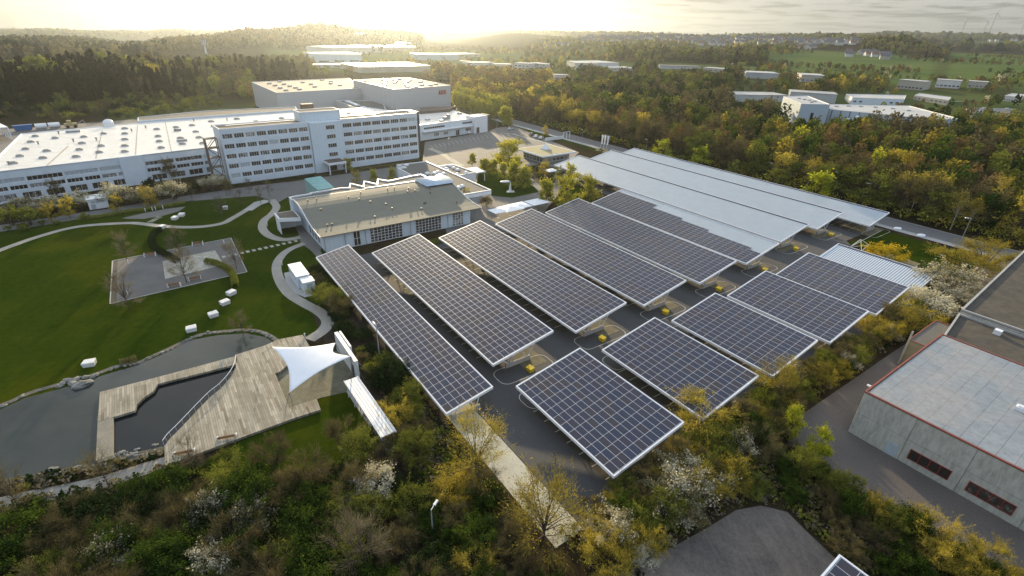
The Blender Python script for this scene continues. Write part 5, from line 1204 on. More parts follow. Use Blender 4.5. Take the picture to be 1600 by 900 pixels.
def fastmesh(name, V, F, mats, midx=None, tint=None, smooth=False):
    """V (n,3), F (m,4) with F[:,3] == F[:,2] never used: all quads"""
    me = bpy.data.meshes.new(name); n = len(V); m_ = len(F)
    me.vertices.add(n); me.vertices.foreach_set('co', np.ascontiguousarray(V, dtype=np.float32).ravel())
    me.loops.add(4*m_); me.loops.foreach_set('vertex_index', np.ascontiguousarray(F, dtype=np.int32).ravel())
    me.polygons.add(m_); me.polygons.foreach_set('loop_start', np.arange(0, 4*m_, 4, dtype=np.int32))
    try: me.polygons.foreach_set('loop_total', np.full(m_, 4, dtype=np.int32))
    except Exception: pass
    for q in mats: me.materials.append(q)
    if midx is not None: me.polygons.foreach_set('material_index', np.ascontiguousarray(midx, dtype=np.int32))
    if tint is not None:
        a = me.attributes.new('tint', 'FLOAT', 'FACE'); a.data.foreach_set('value', np.ascontiguousarray(tint, dtype=np.float32))
    me.update(calc_edges=True); me.validate(); return me
def quads(C, size, rg, asp=1.0, N_=None):
    """randomly turned quads at centres C"""
    n = len(C); a = rg.normal(size=(n, 3)); a /= np.linalg.norm(a, axis=1, keepdims=True)
    b = rg.normal(size=(n, 3)); b -= (b*a).sum(1, keepdims=True)*a; b /= np.linalg.norm(b, axis=1, keepdims=True)
    s = (np.asarray(size)*rg.uniform(.6, 1.25, n))[:, None]/2; a = a*s; b = b*s*asp
    V = np.stack([C-a-b, C+a-b*.7, C+a*.8+b, C-a*.9+b*.8], 1).reshape(-1, 3); return V, np.arange(4*n).reshape(-1, 4)
def twigs(P, D, length, width, rg):
    """thin four-sided slivers from P along D"""
    n = len(P); D = D/np.linalg.norm(D, axis=1, keepdims=True); s = rg.normal(size=(n, 3)); s -= (s*D).sum(1, keepdims=True)*D; s /= np.linalg.norm(s, axis=1, keepdims=True)
    L_ = (length*rg.uniform(.5, 1.3, n))[:, None]; s = s*width/2; mid = P + D*L_*.5 + rg.normal(size=(n, 3))*L_*.06
    V = np.stack([P, mid-s, P+D*L_, mid+s], 1).reshape(-1, 3); return V, np.arange(4*n).reshape(-1, 4)
def tubes(segs, sides=5):
    Vs = []; Fs = []; k = 0
    for a, b, ra, rb in segs:
        a = np.array(a, float); b = np.array(b, float); d = b-a; L_ = np.linalg.norm(d)
        if L_ < 1e-6: continue
        d /= L_; x = np.cross(d, [0, 0, 1.]) if abs(d[2]) < .9 else np.cross(d, [1., 0, 0]); x /= np.linalg.norm(x); y = np.cross(d, x)
        ang = np.arange(sides)*2*math.pi/sides; ring = np.cos(ang)[:, None]*x + np.sin(ang)[:, None]*y
        Vs.append(a+ring*ra); Vs.append(b+ring*rb)
        Fs += [(k+i, k+(i+1) % sides, k+sides+(i+1) % sides, k+sides+i) for i in range(sides)]; k += 2*sides
    return np.concatenate(Vs), np.array(Fs)
def make_tree(kind, seed, h=8., spread=.34, base=.22, nl=16, leaves=2600, lsize=.26, twigmix=.25, twl=.9, tww=.035, trunk_r=None, shape='round', bark='bark', sides=5, fill=.75, sub=4):
    """returns (trunk mesh, crown mesh)"""
    rg = np.random.default_rng(seed); segs = []; tips = []; r0 = trunk_r or h*.014
    if shape == 'spruce':
        segs.append(((0, 0, 0), (0, 0, h*.97), r0, r0*.15)); n = leaves; z = base*h + (h-base*h)*rg.random(n)**1.15; f = (h-z)/(h*(1-base))
        R_ = spread*h*(f**.85)*(.82+.18*np.sin(z*5.3/h*6)); rr = R_*np.sqrt(rg.uniform(.08, 1, n)); a = rg.uniform(0, 2*math.pi, n)
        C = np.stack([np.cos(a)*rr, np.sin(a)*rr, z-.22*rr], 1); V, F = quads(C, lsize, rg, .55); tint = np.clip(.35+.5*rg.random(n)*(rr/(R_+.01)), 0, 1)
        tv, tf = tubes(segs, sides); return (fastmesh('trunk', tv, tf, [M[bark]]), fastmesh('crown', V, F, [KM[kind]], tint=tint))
    if shape == 'shrub':
        for i in range(nl):
            a = rg.uniform(0, 2*math.pi); q = math.sqrt(rg.uniform(.05, 1)); T = np.array([math.cos(a)*q*spread*h, math.sin(a)*q*spread*h, h*rg.uniform(.45, .95)*(1-.35*q)])
            s = T*[.25, .25, 0]; m_ = s*.5+T*.5+[0, 0, .1*h]; segs += [(s*.4, m_, r0*.6, r0*.4), (m_, T, r0*.4, r0*.12)]; tips.append((m_, T, rg.random()))
    else:
        top = h*(.9 if shape != 'cone' else .96); lean = rg.normal(size=2)*.02*h
        tz = np.array([lean[0], lean[1], top*.75]); segs.append(((0, 0, 0), (lean[0]*.5, lean[1]*.5, h*base), r0, r0*.8)); segs.append(((lean[0]*.5, lean[1]*.5, h*base), tz, r0*.8, r0*.25))
        for i in range(nl):
            a = i*2.4+rg.uniform(-.4, .4); zf = rg.uniform(0, 1)
            if shape == 'cone': Rz = spread*(1-zf)**.8+.03; zt = base*h+(top-base*h)*(zf*.92+.05); q = rg.uniform(.5, 1)
            else: th = math.acos(1-1.75*zf*.98); Rz = spread*math.sin(max(.25, th)); zt = h*(base+(1-base)*(.5+.5*math.cos(math.pi*zf)*.98)); q = rg.uniform(.45, 1.0)
            T = np.array([math.cos(a)*q*Rz*h, math.sin(a)*q*Rz*h, zt*rg.uniform(.93, 1.04)])
            zs = min(zt*.85, h*base+(T[2]-h*base)*.35*rg.uniform(.3, 1)); s = np.array([lean[0]*.6, lean[1]*.6, max(h*base*.8, zs)])
            m_ = s*.45+T*.55+np.array([0, 0, -.02*h])+rg.normal(size=3)*.02*h
            segs += [(s, m_, r0*.42, r0*.25), (m_, T, r0*.25, r0*.08)]; tips.append((m_, T, rg.random()))
    pts = []; tin = []; 
    for m_, T, tn in tips:
        for k in range(sub):
            f = rg.uniform(.25, 1); p = m_*(1-f)+T*f; d = rg.normal(size=3)*.085*h*(1 if shape != 'shrub' else 1.3)+(T-m_)*.25; d[2] = abs(d[2])*.6+d[2]*.4; e = p+d
            if e[2] < .08*h: e[2] = .08*h
            segs.append((p, e, r0*.10, r0*.04)); pts.append((p, e)); tin.append(tn*.6+.4*rg.random())
    nb = len(pts); A = np.array([p for p, e in pts]); B = np.array([e for p, e in pts]); tin = np.array(tin)
    nleaf = int(leaves*(1-twigmix)); ntw = leaves-nleaf; Vs = []; Fs = []; Ts = []; k0 = 0
    if nleaf:
        i = rg.integers(0, nb, nleaf); f = rg.uniform(.2, 1.15, nleaf)[:, None]; C = A[i]*(1-f)+B[i]*f + rg.normal(size=(nleaf, 3))*.036*h*(1.2 if shape == 'shrub' else 1)
        C[:, 2] = np.maximum(C[:, 2], .03*h); V, F = quads(C, lsize, rg); Vs.append(V); Fs.append(F); Ts.append(np.clip(tin[i]*.8+.2*rg.random(nleaf), 0, 1)); k0 = len(V)
    if ntw:
        i = rg.integers(0, nb, ntw); f = rg.uniform(0, 1, ntw)[:, None]; P = A[i]*(1-f)+B[i]*f; out_ = P-np.array([0, 0, h*.35]); out_ /= (np.linalg.norm(out_, axis=1, keepdims=True)+1e-6)
        D = out_+rg.normal(size=(ntw, 3))*.55+[0, 0, .25]; V, F = twigs(P, D, twl, tww, rg); Vs.append(V); Fs.append(F+k0); Ts.append(np.clip(tin[i]*.7+.25*rg.random(ntw), 0, 1))
    tv, tf = tubes(segs, sides)
    return (fastmesh('trunk', tv, tf, [M[bark]]), fastmesh('crown', np.concatenate(Vs), np.concatenate(Fs), [KM[kind]], tint=np.concatenate(Ts)))
# library of shapes, each with a natural height; placed copies share their mesh data
LIB = {}
def lib(key, n, **kw):
    LIB[key] = (kw.get('h', 8.), [make_tree(seed=hash_(key)+i*17, **kw) for i in range(n)])
def hash_(s): return sum((i+3)*ord(c) for i, c in enumerate(s)) % 9973
# near field (40 to 120 m): fine twigs and leaves
lib('n_green', 3, kind='green', h=5., spread=.50, shape='shrub', nl=26, leaves=8000, lsize=.135, twigmix=.25, twl=.4, tww=.02, sub=6)
lib('n_dark', 2, kind='dark', h=4., spread=.55, shape='shrub', nl=24, leaves=6500, lsize=.13, twigmix=.2, twl=.3, tww=.02, sub=6)
lib('n_brown', 3, kind='brown', h=5., spread=.52, shape='shrub', nl=24, leaves=5200, lsize=.08, twigmix=.75, twl=.8, tww=.026, sub=6)
lib('n_olive', 3, kind='olive', h=5., spread=.48, shape='shrub', nl=24, leaves=6000, lsize=.10, twigmix=.5, twl=.6, tww=.024, sub=6)
lib('n_gold', 3, kind='gold', h=5., spread=.48, shape='shrub', nl=24, leaves=5600, lsize=.09, twigmix=.62, twl=.6, tww=.024, sub=6)
lib('n_white', 3, kind='white', h=4.6, spread=.50, shape='shrub', nl=24, leaves=6000, lsize=.13, twigmix=.30, twl=.6, tww=.022, sub=6)
lib('n_yellow', 2, kind='yellow', h=4., spread=.60, shape='shrub', nl=26, leaves=5200, lsize=.14, twigmix=.4, twl=.7, tww=.03, sub=6)
lib('n_lime', 2, kind='lime', h=5., spread=.30, nl=22, leaves=4200, lsize=.15, twigmix=.2, base=.15, sub=6)
lib('n_bare', 3, kind='grey', h=8., spread=.36, nl=22, leaves=2600, lsize=.06, twigmix=.95, twl=1.0, tww=.022, base=.22, sub=9, sides=6)
lib('n_goldbare', 2, kind='gold', h=8., spread=.42, nl=24, leaves=5200, lsize=.10, twigmix=.55, twl=.9, tww=.022, base=.16, sub=9, sides=6)
lib('n_darkbare', 2, kind='brown', h=7., spread=.26, nl=18, leaves=1500, lsize=.06, twigmix=.95, twl=.9, tww=.02, base=.3, sub=6)
# middle distance (120 to 500 m)
lib('m_brown', 4, kind='brown', h=15., spread=.27, nl=16, leaves=1500, lsize=.42, twigmix=.55, twl=2.0, tww=.11, base=.28, sides=4)
lib('m_rust', 3, kind='rust', h=15., spread=.28, nl=16, leaves=1500, lsize=.42, twigmix=.45, twl=1.8, tww=.11, base=.26, sides=4)
lib('m_olive', 3, kind='olive', h=14., spread=.28, nl=16, leaves=1600, lsize=.45, twigmix=.25, twl=1.6, tww=.10, base=.22, sides=4)
lib('m_gold', 3, kind='gold', h=14., spread=.27, nl=16, leaves=1500, lsize=.42, twigmix=.25, twl=1.5, tww=.09, base=.24, sides=4)
lib('m_lime', 2, kind='lime', h=12., spread=.28, nl=18, leaves=1700, lsize=.42, twigmix=.1, base=.2, sides=4)
lib('m_green', 3, kind='green', h=13., spread=.27, nl=16, leaves=1600, lsize=.45, twigmix=.15, base=.2, sides=4)
lib('m_birch', 2, kind='gold', h=15., spread=.20, nl=16, leaves=1300, lsize=.36, twigmix=.4, twl=1.6, tww=.07, base=.42, bark='birchbark', sides=4, trunk_r=.17)
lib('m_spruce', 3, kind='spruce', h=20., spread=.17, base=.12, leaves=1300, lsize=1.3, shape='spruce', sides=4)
lib('m_white', 3, kind='white', h=6., spread=.46, shape='shrub', nl=22, leaves=3000, lsize=.22, twigmix=.2, twl=.7, tww=.04, sides=4, sub=5)
lib('m_shrub', 3, kind='olive', h=4., spread=.6, shape='shrub', nl=18, leaves=1300, lsize=.26, twigmix=.35, twl=.8, tww=.05, sides=4)
lib('m_dshrub', 2, kind='dark', h=4., spread=.6, shape='shrub', nl=18, leaves=1300, lsize=.28, twigmix=.2, twl=.7, tww=.05, sides=4)
lib('m_orange', 2, kind='gold', h=6., spread=.38, nl=18, leaves=2200, lsize=.2, twigmix=.45, twl=.8, tww=.05, base=.2, sides=4)
lib('m_spring', 2, kind='spring', h=9., spread=.34, nl=24, leaves=4200, lsize=.30, twigmix=.2, twl=.8, tww=.05, base=.2, sides=5, sub=6)
lib('m_cone', 2, kind='spring', h=6., spread=.30, nl=26, leaves=3200, lsize=.24, twigmix=.2, twl=.6, tww=.05, base=.22, sides=5, shape='cone')
lib('m_poplar', 2, kind='spring', h=11., spread=.19, nl=28, leaves=2600, lsize=.42, twigmix=.3, twl=1, tww=.07, base=.08, sides=4, shape='cone')
PROT = {}
tr_rng = random.Random(11)
def tree(key, pos, h, label, cat='tree', name=None, group=None, wide=1.0):
    H0, vs = LIB[key]; i = tr_rng.randrange(len(vs)); s = h/H0
    nm = name or ({'white':'blossoming_bush','green':'leafy_bush','dark':'evergreen_bush','dshrub':'evergreen_shrub','brown':'twiggy_bush','gold':'golden_bush','shrub':'shrub'}.get(key[2:], 'leafing_bush') if cat in ('shrub', 'bush') else 'tree')
    t = bpy.data.objects.new(nm, None); COL.objects.link(t); t.empty_display_size = .5
    t.location = pos; t.rotation_euler = (0, 0, tr_rng.uniform(0, 6.28)); t.scale = (s*wide, s*wide, s)
    tag(t, label, cat, group)
    tk, cr = vs[i]
    for part, me in (('trunk', tk), ('crown', cr)):
        o = bpy.data.objects.new(part if cat == 'tree' or part == 'crown' else 'branches', me); COL.objects.link(o); o.parent = t
    return t
WIDE = {(1490,436):1.7,(1446,466):1.6,(1430,488):1.7,(1388,394):1.5,(1520,404):1.8,(1552,388):1.7,(745,700):1.25,(850,795):1.3,(1213,596):1.3,(1098,642):1.4,(1080,745):1.4,(1055,775):1.3,(177,298):1.25,(118,308):1.15,(30,318):1.5,(66,314):1.5,(216,300):1.4,(268,290):1.4,(329,281):1.3,(1281,289):1.7,(1037,234):1.6,(1095,245):1.6,(1219,278):1.5,(795,238):1.4,(1246,222):1.3,(240,120):1.3,(300,128):1.6,(512,455):1.2}
def at(cx, cy, h, key, label, cat='tree', name=None, group=None, wide=1.0, f=.6):
    """crown centre seen at (cx, cy) for a plant h metres tall"""
    wide = WIDE.get((cx, cy), wide)
    p = g(cx, cy, f*h); return tree(key, (p.x, p.y, 0), h, label, cat, name, group, wide)
def inpoly(x, y, poly):
    r_ = False; n = len(poly)
    for i in range(n):
        x0, y0 = poly[i][0], poly[i][1]; x1, y1 = poly[i-1][0], poly[i-1][1]
        if (y0 > y) != (y1 > y) and x < (x1-x0)*(y-y0)/(y1-y0)+x0: r_ = not r_
    return r_
def scatter(poly, step, rnd, jit=.42):
    xs = [p[0] for p in poly]; ys = [p[1] for p in poly]; o = []; x = min(xs)
    while x < max(xs):
        y = min(ys)
        while y < max(ys):
            a, b_ = x+rnd.uniform(-jit, jit)*step, y+rnd.uniform(-jit, jit)*step
            if inpoly(a, b_, poly): o.append((a, b_))
            y += step
        x += step
    return o
def proj(p):
    v = Vector(p)-Vector((0, 0, CAM_H)); z = v.dot(FW)
    return (800+F_PX*v.dot(RT)/z, 450-F_PX*v.dot(UP)/z) if z > 1 else (-9999, -9999)

# ---- hand-placed plants, near field
WB = 'white blossoming bushes'
BG = 'shrubs of the dense foreground thicket'
for cx, cy, h, k, lab, cat in (
  (745, 700, 9.0, 'n_goldbare', 'spreading half bare golden tree beside the pale concrete strip, the left of two', 'tree'),
  (850, 795, 9.5, 'n_goldbare', 'spreading half bare golden tree at the lower end of the pale concrete strip', 'tree'),
  (560, 845, 8.5, 'n_bare', 'pale leafless tree standing alone in the dark thicket at the bottom edge', 'tree'),
  (1213, 596, 7.5, 'n_goldbare', 'golden round tree rising from the hedge beside the short solar roofs', 'tree'),
  (1098, 642, 6.6, 'n_gold', 'golden twiggy tree leaning over the corner of the second short solar roof', 'tree'),
  (1490, 436, 8.0, 'n_white', 'large white blossoming bush at the corner of the ribbed metal roof', 'bush'),
  (1446, 466, 6.5, 'n_white', 'creamy round blossoming bush just in front of the ribbed metal roof corner', 'bush'),
  (1430, 488, 6.0, 'n_gold', 'yellow green round bush in front of the creamy blossoming bush', 'bush'),
  (1388, 394, 5.0, 'n_yellow', 'bright yellow flowering bush on the corner lawn', 'bush'),
  (1520, 404, 7.5, 'n_gold', 'big yellow green bush left of the pair by the road', 'bush'),
  (1552, 388, 7.5, 'n_gold', 'big yellow green bush right of the pair, close to the road', 'bush'),
  (512, 455, 5.5, 'n_olive', 'yellow topped bush between the white containers and the narrow solar roof', 'bush'),
  (530, 470, 5.0, 'n_brown', 'thin brown bush close to the narrow solar roof, right of the yellow topped one', 'bush'),
  (617, 640, 5.0, 'n_gold', 'yellow leafing bush near the low end of the ribbed shelter', 'bush'),
  (645, 690, 5.5, 'n_olive', 'pale leafing bush past the end of the ribbed shelter', 'bush'),
  (560, 690, 5.0, 'n_olive', 'yellow green bush on the lawn side of the ribbed shelter', 'bush'),
  (536, 672, 4.6, 'n_brown', 'brown twiggy bush at the lawn edge left of the ribbed shelter', 'bush'),
  (612, 575, 5.0, 'n_dark', 'dark bush pressed against the middle of the narrow solar roof', 'bush'),
  (640, 612, 5.2, 'n_olive', 'olive bush at the lower third of the narrow solar roof', 'bush'),
  (190, 450, 7.5, 'n_bare', 'leafless tree at the lower left corner of the sitting square', 'tree'),
  (283, 412, 7.5, 'n_bare', 'leafless tree between the two benches at the lower edge of the sitting square', 'tree'),
  (190, 382, 6.5, 'n_bare', 'thin leafless tree at the upper left of the sitting square', 'tree'),
  (274, 374, 6.5, 'n_bare', 'thin leafless tree behind the round hedge of the sitting square', 'tree'),
  (364, 395, 6.5, 'n_bare', 'thin leafless tree at the right edge of the sitting square', 'tree'),
  (343, 320, 5.5, 'n_bare', 'thin leafless tree on the small lawn towards the office', 'tree'),
  (375, 503, 4.5, 'n_bare', 'small leafless shrub at the head of the pond', 'bush'),
  (157, 730, 6.0, 'n_darkbare', 'dark leaning leafless tree beside the jetty steps', 'tree'),
  (14, 765, 7.0, 'n_darkbare', 'dark leafless tree at the left edge by the lower path', 'tree'),
  (293, 705, 5.0, 'n_bare', 'small leafless tree at the tip of the timber deck', 'tree'),
  (422, 700, 4.6, 'n_brown', 'rusty brown bush on the lawn below the timber deck', 'bush'),
  (1010, 868, 2.6, 'n_white', 'small pale flowering sapling alone above the gravel lot', 'bush'),
  (40, 790, 2.6, 'n_dark', 'round dark clipped bush just below the lower path at the left', 'bush'),
  (352, 712, 3.2, 'n_olive', 'low olive bush below the deck edge bench', 'bush'),
  (1080, 745, 5.2, 'n_white', 'white blossoming bush below the lower corner of the nearest short solar roof', 'bush'),
  (1055, 775, 4.6, 'n_white', 'white blossoming bush at the lower side of the one by the nearest solar roof', 'bush'),
  (950, 815, 4.8, 'n_white', 'white blossoming bush at the foot of the hedge near the concrete strip', 'bush'),
  (1150, 690, 4.2, 'n_white', 'white blossoming bush in the hedge between golden twigs, below the second solar roof', 'bush'),
  (1325, 560, 3.6, 'n_white', 'white blossoming bush in the middle of the long hedge', 'bush'),
  (1395, 520, 3.6, 'n_white', 'white blossoming bush in the long hedge below the yellow green round bush', 'bush'),
  (325, 790, 4.5, 'n_white', 'white blossoming bush in the thicket below the timber deck', 'bush'),
  (385, 800, 4.5, 'n_white', 'white blossoming bush in the thicket, right of the one below the deck', 'bush'),
  (168, 855, 4.6, 'n_white', 'white blossoming bush in the thicket at the lower left', 'bush'),
  (590, 745, 4.8, 'n_white', 'grey white blossoming bush between thicket and the end of the shelter', 'bush'),
  (330, 868, 4.4, 'n_white', 'white blossoming bush at the bottom of the thicket, centre left', 'bush'),
  (1240, 655, 4.8, 'n_lime', 'fresh lime green sapling at the top of the row along the yard bank', 'tree'),
  (1283, 690, 4.6, 'n_lime', 'fresh lime green sapling second in the row along the yard bank', 'tree'),
  (1455, 815, 5.0, 'n_gold', 'golden twiggy sapling in the middle of the yard bank', 'tree'),
  (1560, 868, 5.0, 'n_gold', 'golden twiggy sapling at the lower right corner of the yard bank', 'tree'),
  (1425, 870, 3.6, 'n_green', 'small fresh green tree low on the yard bank', 'tree'),
  (1225, 600, 4.2, 'n_olive', 'olive bush right behind the golden round tree of the hedge', 'bush')):
    at(cx, cy, h, k, lab, cat)
# ---- hedges and thickets, near field
hr = random.Random(5)
def thicket(poly, step, kinds, hmin, hmax, label, group, cat='bush', name=None, wide=1.0):
    tot = sum(w_ for _, w_, _ in kinds)
    for x, y in scatter(poly, step, hr):
        px_, py_ = proj((x, y, 2))
        if not (-90 < px_ < 1690 and py_ < 1010): continue
        r_ = hr.uniform(0, tot)
        for k, w_, kl in kinds:
            r_ -= w_
            if r_ <= 0: break
        tree(k, (x, y, 0), hr.uniform(hmin, hmax), kl + ' ' + label, cat, name, '%ss %s' % (kl, label) if False else group, wide)
K_near = [('n_green', .30, 'fresh green bush'), ('n_brown', .40, 'brown twiggy bush'), ('n_dark', .14, 'dark green bush'), ('n_olive', .18, 'olive bush')]
thicket([xy(g(*p)) for p in ((-60,845),(60,832),(150,800),(250,775),(330,762),(420,765),(520,760),(640,760),(700,810),(690,880),(700,1000),(-90,1010))], 2.9, K_near, 3.2, 5.6, 'in the foreground thicket below path and deck', 'bushes of the foreground thicket')
thicket([xy(g(*p)) for p in ((690,760),(730,745),(790,820),(880,880),(960,890),(1000,905),(960,1010),(700,1010),(680,850))], 2.8, [('n_brown', .38, 'brown twiggy bush'), ('n_gold', .25, 'golden twiggy bush'), ('n_green', .2, 'fresh green bush'), ('n_olive', .2, 'olive bush')], 2.8, 4.6, 'between the soil patch and the gravel lot', 'bushes left of the gravel lot')
hp = [uv(-27.2, 30.5), uv(-20.0, 27), uv(-20.5, 58), uv(-23.9, 64), uv(-24.1, 98), uv(-24.2, 134), uv(-27.6, 134)]
thicket([xy(p) for p in hp], 2.35, [('n_gold', .26, 'golden twiggy bush'), ('n_brown', .36, 'brown twiggy bush'), ('n_olive', .32, 'olive bush'), ('n_green', .06, 'fresh green bush')], 3.2, 5.2, 'in the long hedge between solar roofs and factory yard', 'bushes of the long hedge')
thicket([xy(g(*p)) for p in ((1020,800),(1120,740),(1200,690),(1260,700),(1400,800),(1600,910),(1600,1000),(1380,930),(1290,850),(1240,795),(1190,778),(1130,790))], 2.9, [('n_brown', .45, 'brown twiggy bush'), ('n_olive', .35, 'olive bush'), ('n_green', .2, 'fresh green bush')], 1.6, 3.2, 'on the bank above the gravel lot', 'low bushes on the yard bank')
thicket([xy(p) for p in (uv(-18.5, 58.8), uv(8, 60.5), uv(8, 57.2), uv(-18.5, 55.5))], 3.0, [('n_olive', .5, 'olive sapling'), ('n_gold', .35, 'golden sapling'), ('n_green', .15, 'green sapling')], 3.4, 5.2, 'in the row along the yard bank', 'saplings along the yard bank', 'tree', 'sapling', .8)
thicket([xy(p) for p in (uv(-109, 20.6), uv(-109, 23.2), uv(-52, 23.2), uv(-50, 20.2), uv(-60, 19.0), uv(-90, 20))], 2.2, [('n_dark', .55, 'dark green bush'), ('n_olive', .2, 'olive bush'), ('n_brown', .25, 'brown twiggy bush')], 1.8, 3.0, 'in the hedge along the narrow solar roof', 'bushes along the narrow solar roof')
thicket([xy(g(*p)) for p in ((590,640),(640,650),(690,690),(690,720),(620,745),(560,745),(480,745),(430,738),(500,728),(570,700))], 2.7, [('n_olive', .45, 'olive bush'), ('n_brown', .4, 'brown twiggy bush'), ('n_gold', .15, 'golden twiggy bush')], 2.2, 4.0, 'around the low end of the ribbed shelter', 'bushes round the shelter end')
# round hedges of the sitting square
def hedge(name, label, pts, r_, h_, kind='dark', dens=420):
    S_ = spline([g(*p) for p in pts], 8); rg = np.random.default_rng(hash_(label)); C = []; 
    L_ = sum((S_[i+1]-S_[i]).length for i in range(len(S_)-1)); n = int(dens*L_)
    A = np.array([[p.x, p.y, 0] for p in S_]); f = rg.uniform(0, len(A)-1.001, n); i = f.astype(int); q = A[i]*(1-(f-i))[:, None]+A[i+1]*(f-i)[:, None]
    th = rg.uniform(0, math.pi, n); rad = rg.uniform(.55, 1.03, n); d = A[np.minimum(i+1, len(A)-1)]-A[i]; d /= np.linalg.norm(d, axis=1, keepdims=True)+1e-9; nn = np.stack([-d[:, 1], d[:, 0], 0*d[:, 0]], 1)
    C = q + nn*(np.cos(th)*r_*rad)[:, None]; C[:, 2] = np.abs(np.sin(th))**.6*h_*rad
    o0 = A[0]; V, F = quads(C-o0, .13, rg); me = fastmesh(name, V, F, [KM[kind]], tint=np.clip(.3+.7*rg.random(n), 0, 1)); o = bpy.data.objects.new(name, me); COL.objects.link(o); o.location = o0; return tag(o, label, 'hedge')
hedge('clipped_hedge', 'curved dark clipped hedge sweeping into the left of the slab floor', [(252,361),(242,366),(238,376),(241,388),(252,396),(266,403),(279,411)], .8, 1.3)
hedge('clipped_hedge', 'short curved clipped hedge at the right of the slab floor', [(322,411),(337,414),(352,420),(362,428),(367,440),(368,449)], .75, 1.3, 'olive')
hedge('clipped_hedge', 'low hedge along the upper edge of the oval gravel bay', [(120,345),(160,339),(200,332),(240,327),(290,318)], .9, .9, 'olive', 260)
hedge('clipped_hedge', 'low rounded hedge along the canteen glass front', [(602,400),(640,391),(680,380),(715,368),(745,358)], 1.5, 1.0, 'olive', 420)
hedge('clipped_hedge', 'dark low hedge at the foot of the office left half', [(362,292),(400,287),(440,282),(490,276)], .9, .9, 'dark', 200)
hedge('clipped_hedge', 'brownish low hedge at the foot of the office right half', [(548,270),(580,264),(620,259),(655,252)], 1.2, 1.1, 'brown', 260)
hedge('clipped_hedge', 'dark tall hedge block beside the flat kitchen block', [(755,322),(764,318)], 1.6, 2.6, 'brown', 900)
hedge('clipped_hedge', 'reed clump on the far bank of the pond', [(188,570),(200,567),(214,562)], .9, .9, 'brown', 300)
# ---- middle distance: factory front
for i, (cx, cy, h, k, lab) in enumerate(((30,318,5.6,'m_white','white blossoming bush first from the left at the factory front'),(66,314,5.6,'m_white','white blossoming bush second from the left at the factory front'),(118,308,5.8,'m_white','white blossoming bush just left of the white cabin'),
   (177,298,7.2,'m_white','tallest cream blossoming bush, just right of the white cabin'),(216,300,5.8,'m_white','pale blossoming bush between the two tall cream ones'),(268,290,7.0,'m_white','cream blossoming bush close to the fire stair'),(329,281,6.2,'m_white','greyish blossoming bush against the stair between factory and office'),
   (103,322,5.6,'m_orange','orange leafing small tree left of the white cabin'),(75,330,4.8,'m_orange','orange leafing small tree second left of the white cabin'),(178,316,4.8,'m_orange','orange leafing small tree by the road right of the white cabin'),(231,306,6.2,'m_orange','orange leafing small tree between cream bushes'),
   (40,335,5,'m_shrub','olive shrub at the left end of the factory front'),(10,332,6,'m_shrub','broad olive shrub at the left edge before the factory'),(240,286,5,'m_dshrub','dark shrub against the factory wall between cream bushes'),(300,290,4.2,'m_dshrub','dark shrub in front of the fire stair'),
   (85,296,7,'m_brown','bare tree against the factory wall above the white bushes'),(264,262,7.5,'m_brown','bare tree before the factory windows near the fire stair'),(356,290,5,'m_brown','thin bare tree at the left corner of the office'))):
    at(cx, cy, h, k, lab, 'bush' if 'bush' in lab or 'shrub' in lab else 'tree')
thicket([xy(g(*p)) for p in ((-100,395),(0,372),(90,352),(140,343),(150,338),(90,347),(0,360),(-100,380))], 3.4, [('m_shrub', 1, 'low olive shrub')], 1.2, 2.4, 'between service road and garden path', 'low shrubs along the service road')
thicket([xy(g(*p)) for p in ((-40,350),(60,340),(110,334),(330,300),(340,293),(280,298),(110,322),(0,338))], 3.6, [('m_dshrub', .6, 'dark shrub'), ('m_shrub', .4, 'olive shrub')], 1.2, 2.6, 'in the planting along the factory front', 'shrubs along the factory front')
for i, (x, y) in enumerate(((355,306),(390,302),(377,322),(421,306),(408,318),(236,322),(300,310))):
    p = g(x, y); tree('n_darkbare', p, 5.0, 'slim bare young tree beside the service road near the office', 'tree', 'young_tree', 'young bare trees along the service road')
# plaza trees
for i, (cx, cy, h, k, lab) in enumerate(((795,238,11,'m_spring','large round yellow green tree on the island before the pavilion'),(757,258,7.2,'m_cone','first small golden cone-shaped tree from the left on the plaza lawn'),(771,259,7.4,'m_cone','second small golden cone-shaped tree on the plaza lawn'),(786,265,6.8,'m_cone','third small golden cone-shaped tree on the plaza lawn'),
   (803,270,9.6,'m_cone','tall golden tree behind the white sculpture'),(820,274,8.8,'m_cone','tall yellow green tree right of the white sculpture'),(738,247,5.5,'m_cone','slim brown tree at the parking lot above the kitchen block'),(854,295,8.8,'m_cone','golden plaza tree standing in paving near the small shelter roof'),(883,298,9.5,'m_spring','broad golden tree between the parasols and the solar roofs'),
   (893,272,7.6,'m_spring','olive tree under the far corner of the bare roof'),(921,293,8.6,'m_spring','golden tree closest to the solar roofs beneath the bare roof edge'),(872,270,6,'m_olive','olive tree right of the small shelter roof'),(850,262,5.6,'m_orange','orange leafing tree in the shrub bed before the pavilion'),(727,306,5.5,'m_orange','bare orange tinted tree at the corner of the wave roof canteen'),
   (543,255,5.5,'m_cone','small tree in the courtyard, first from the left'),(556,275,4.6,'m_orange','small olive tree in the courtyard behind the zigzag parapet'),(583,272,4.8,'m_cone','slim golden tree in the courtyard, middle'),(612,270,4.8,'m_cone','slim golden tree in the courtyard, right by the kitchen block'),
   (853,204,5,'m_orange','small round tree at the end of the parked cars'),(1037,234,8.6,'m_lime','round lime tree behind the bare roofs, left of two'),(1095,245,8.6,'m_lime','round lime tree behind the bare roofs, right of two'),(1281,289,10.5,'m_lime','bright yellow round tree by the road behind the bare roofs'),(1219,278,8,'m_olive','olive round tree by the road, left of the bright yellow one'),(1146,262,7,'m_olive','dull olive tree peeping over the middle of the bare roofs'))):
    at(cx, cy, h, k, lab)
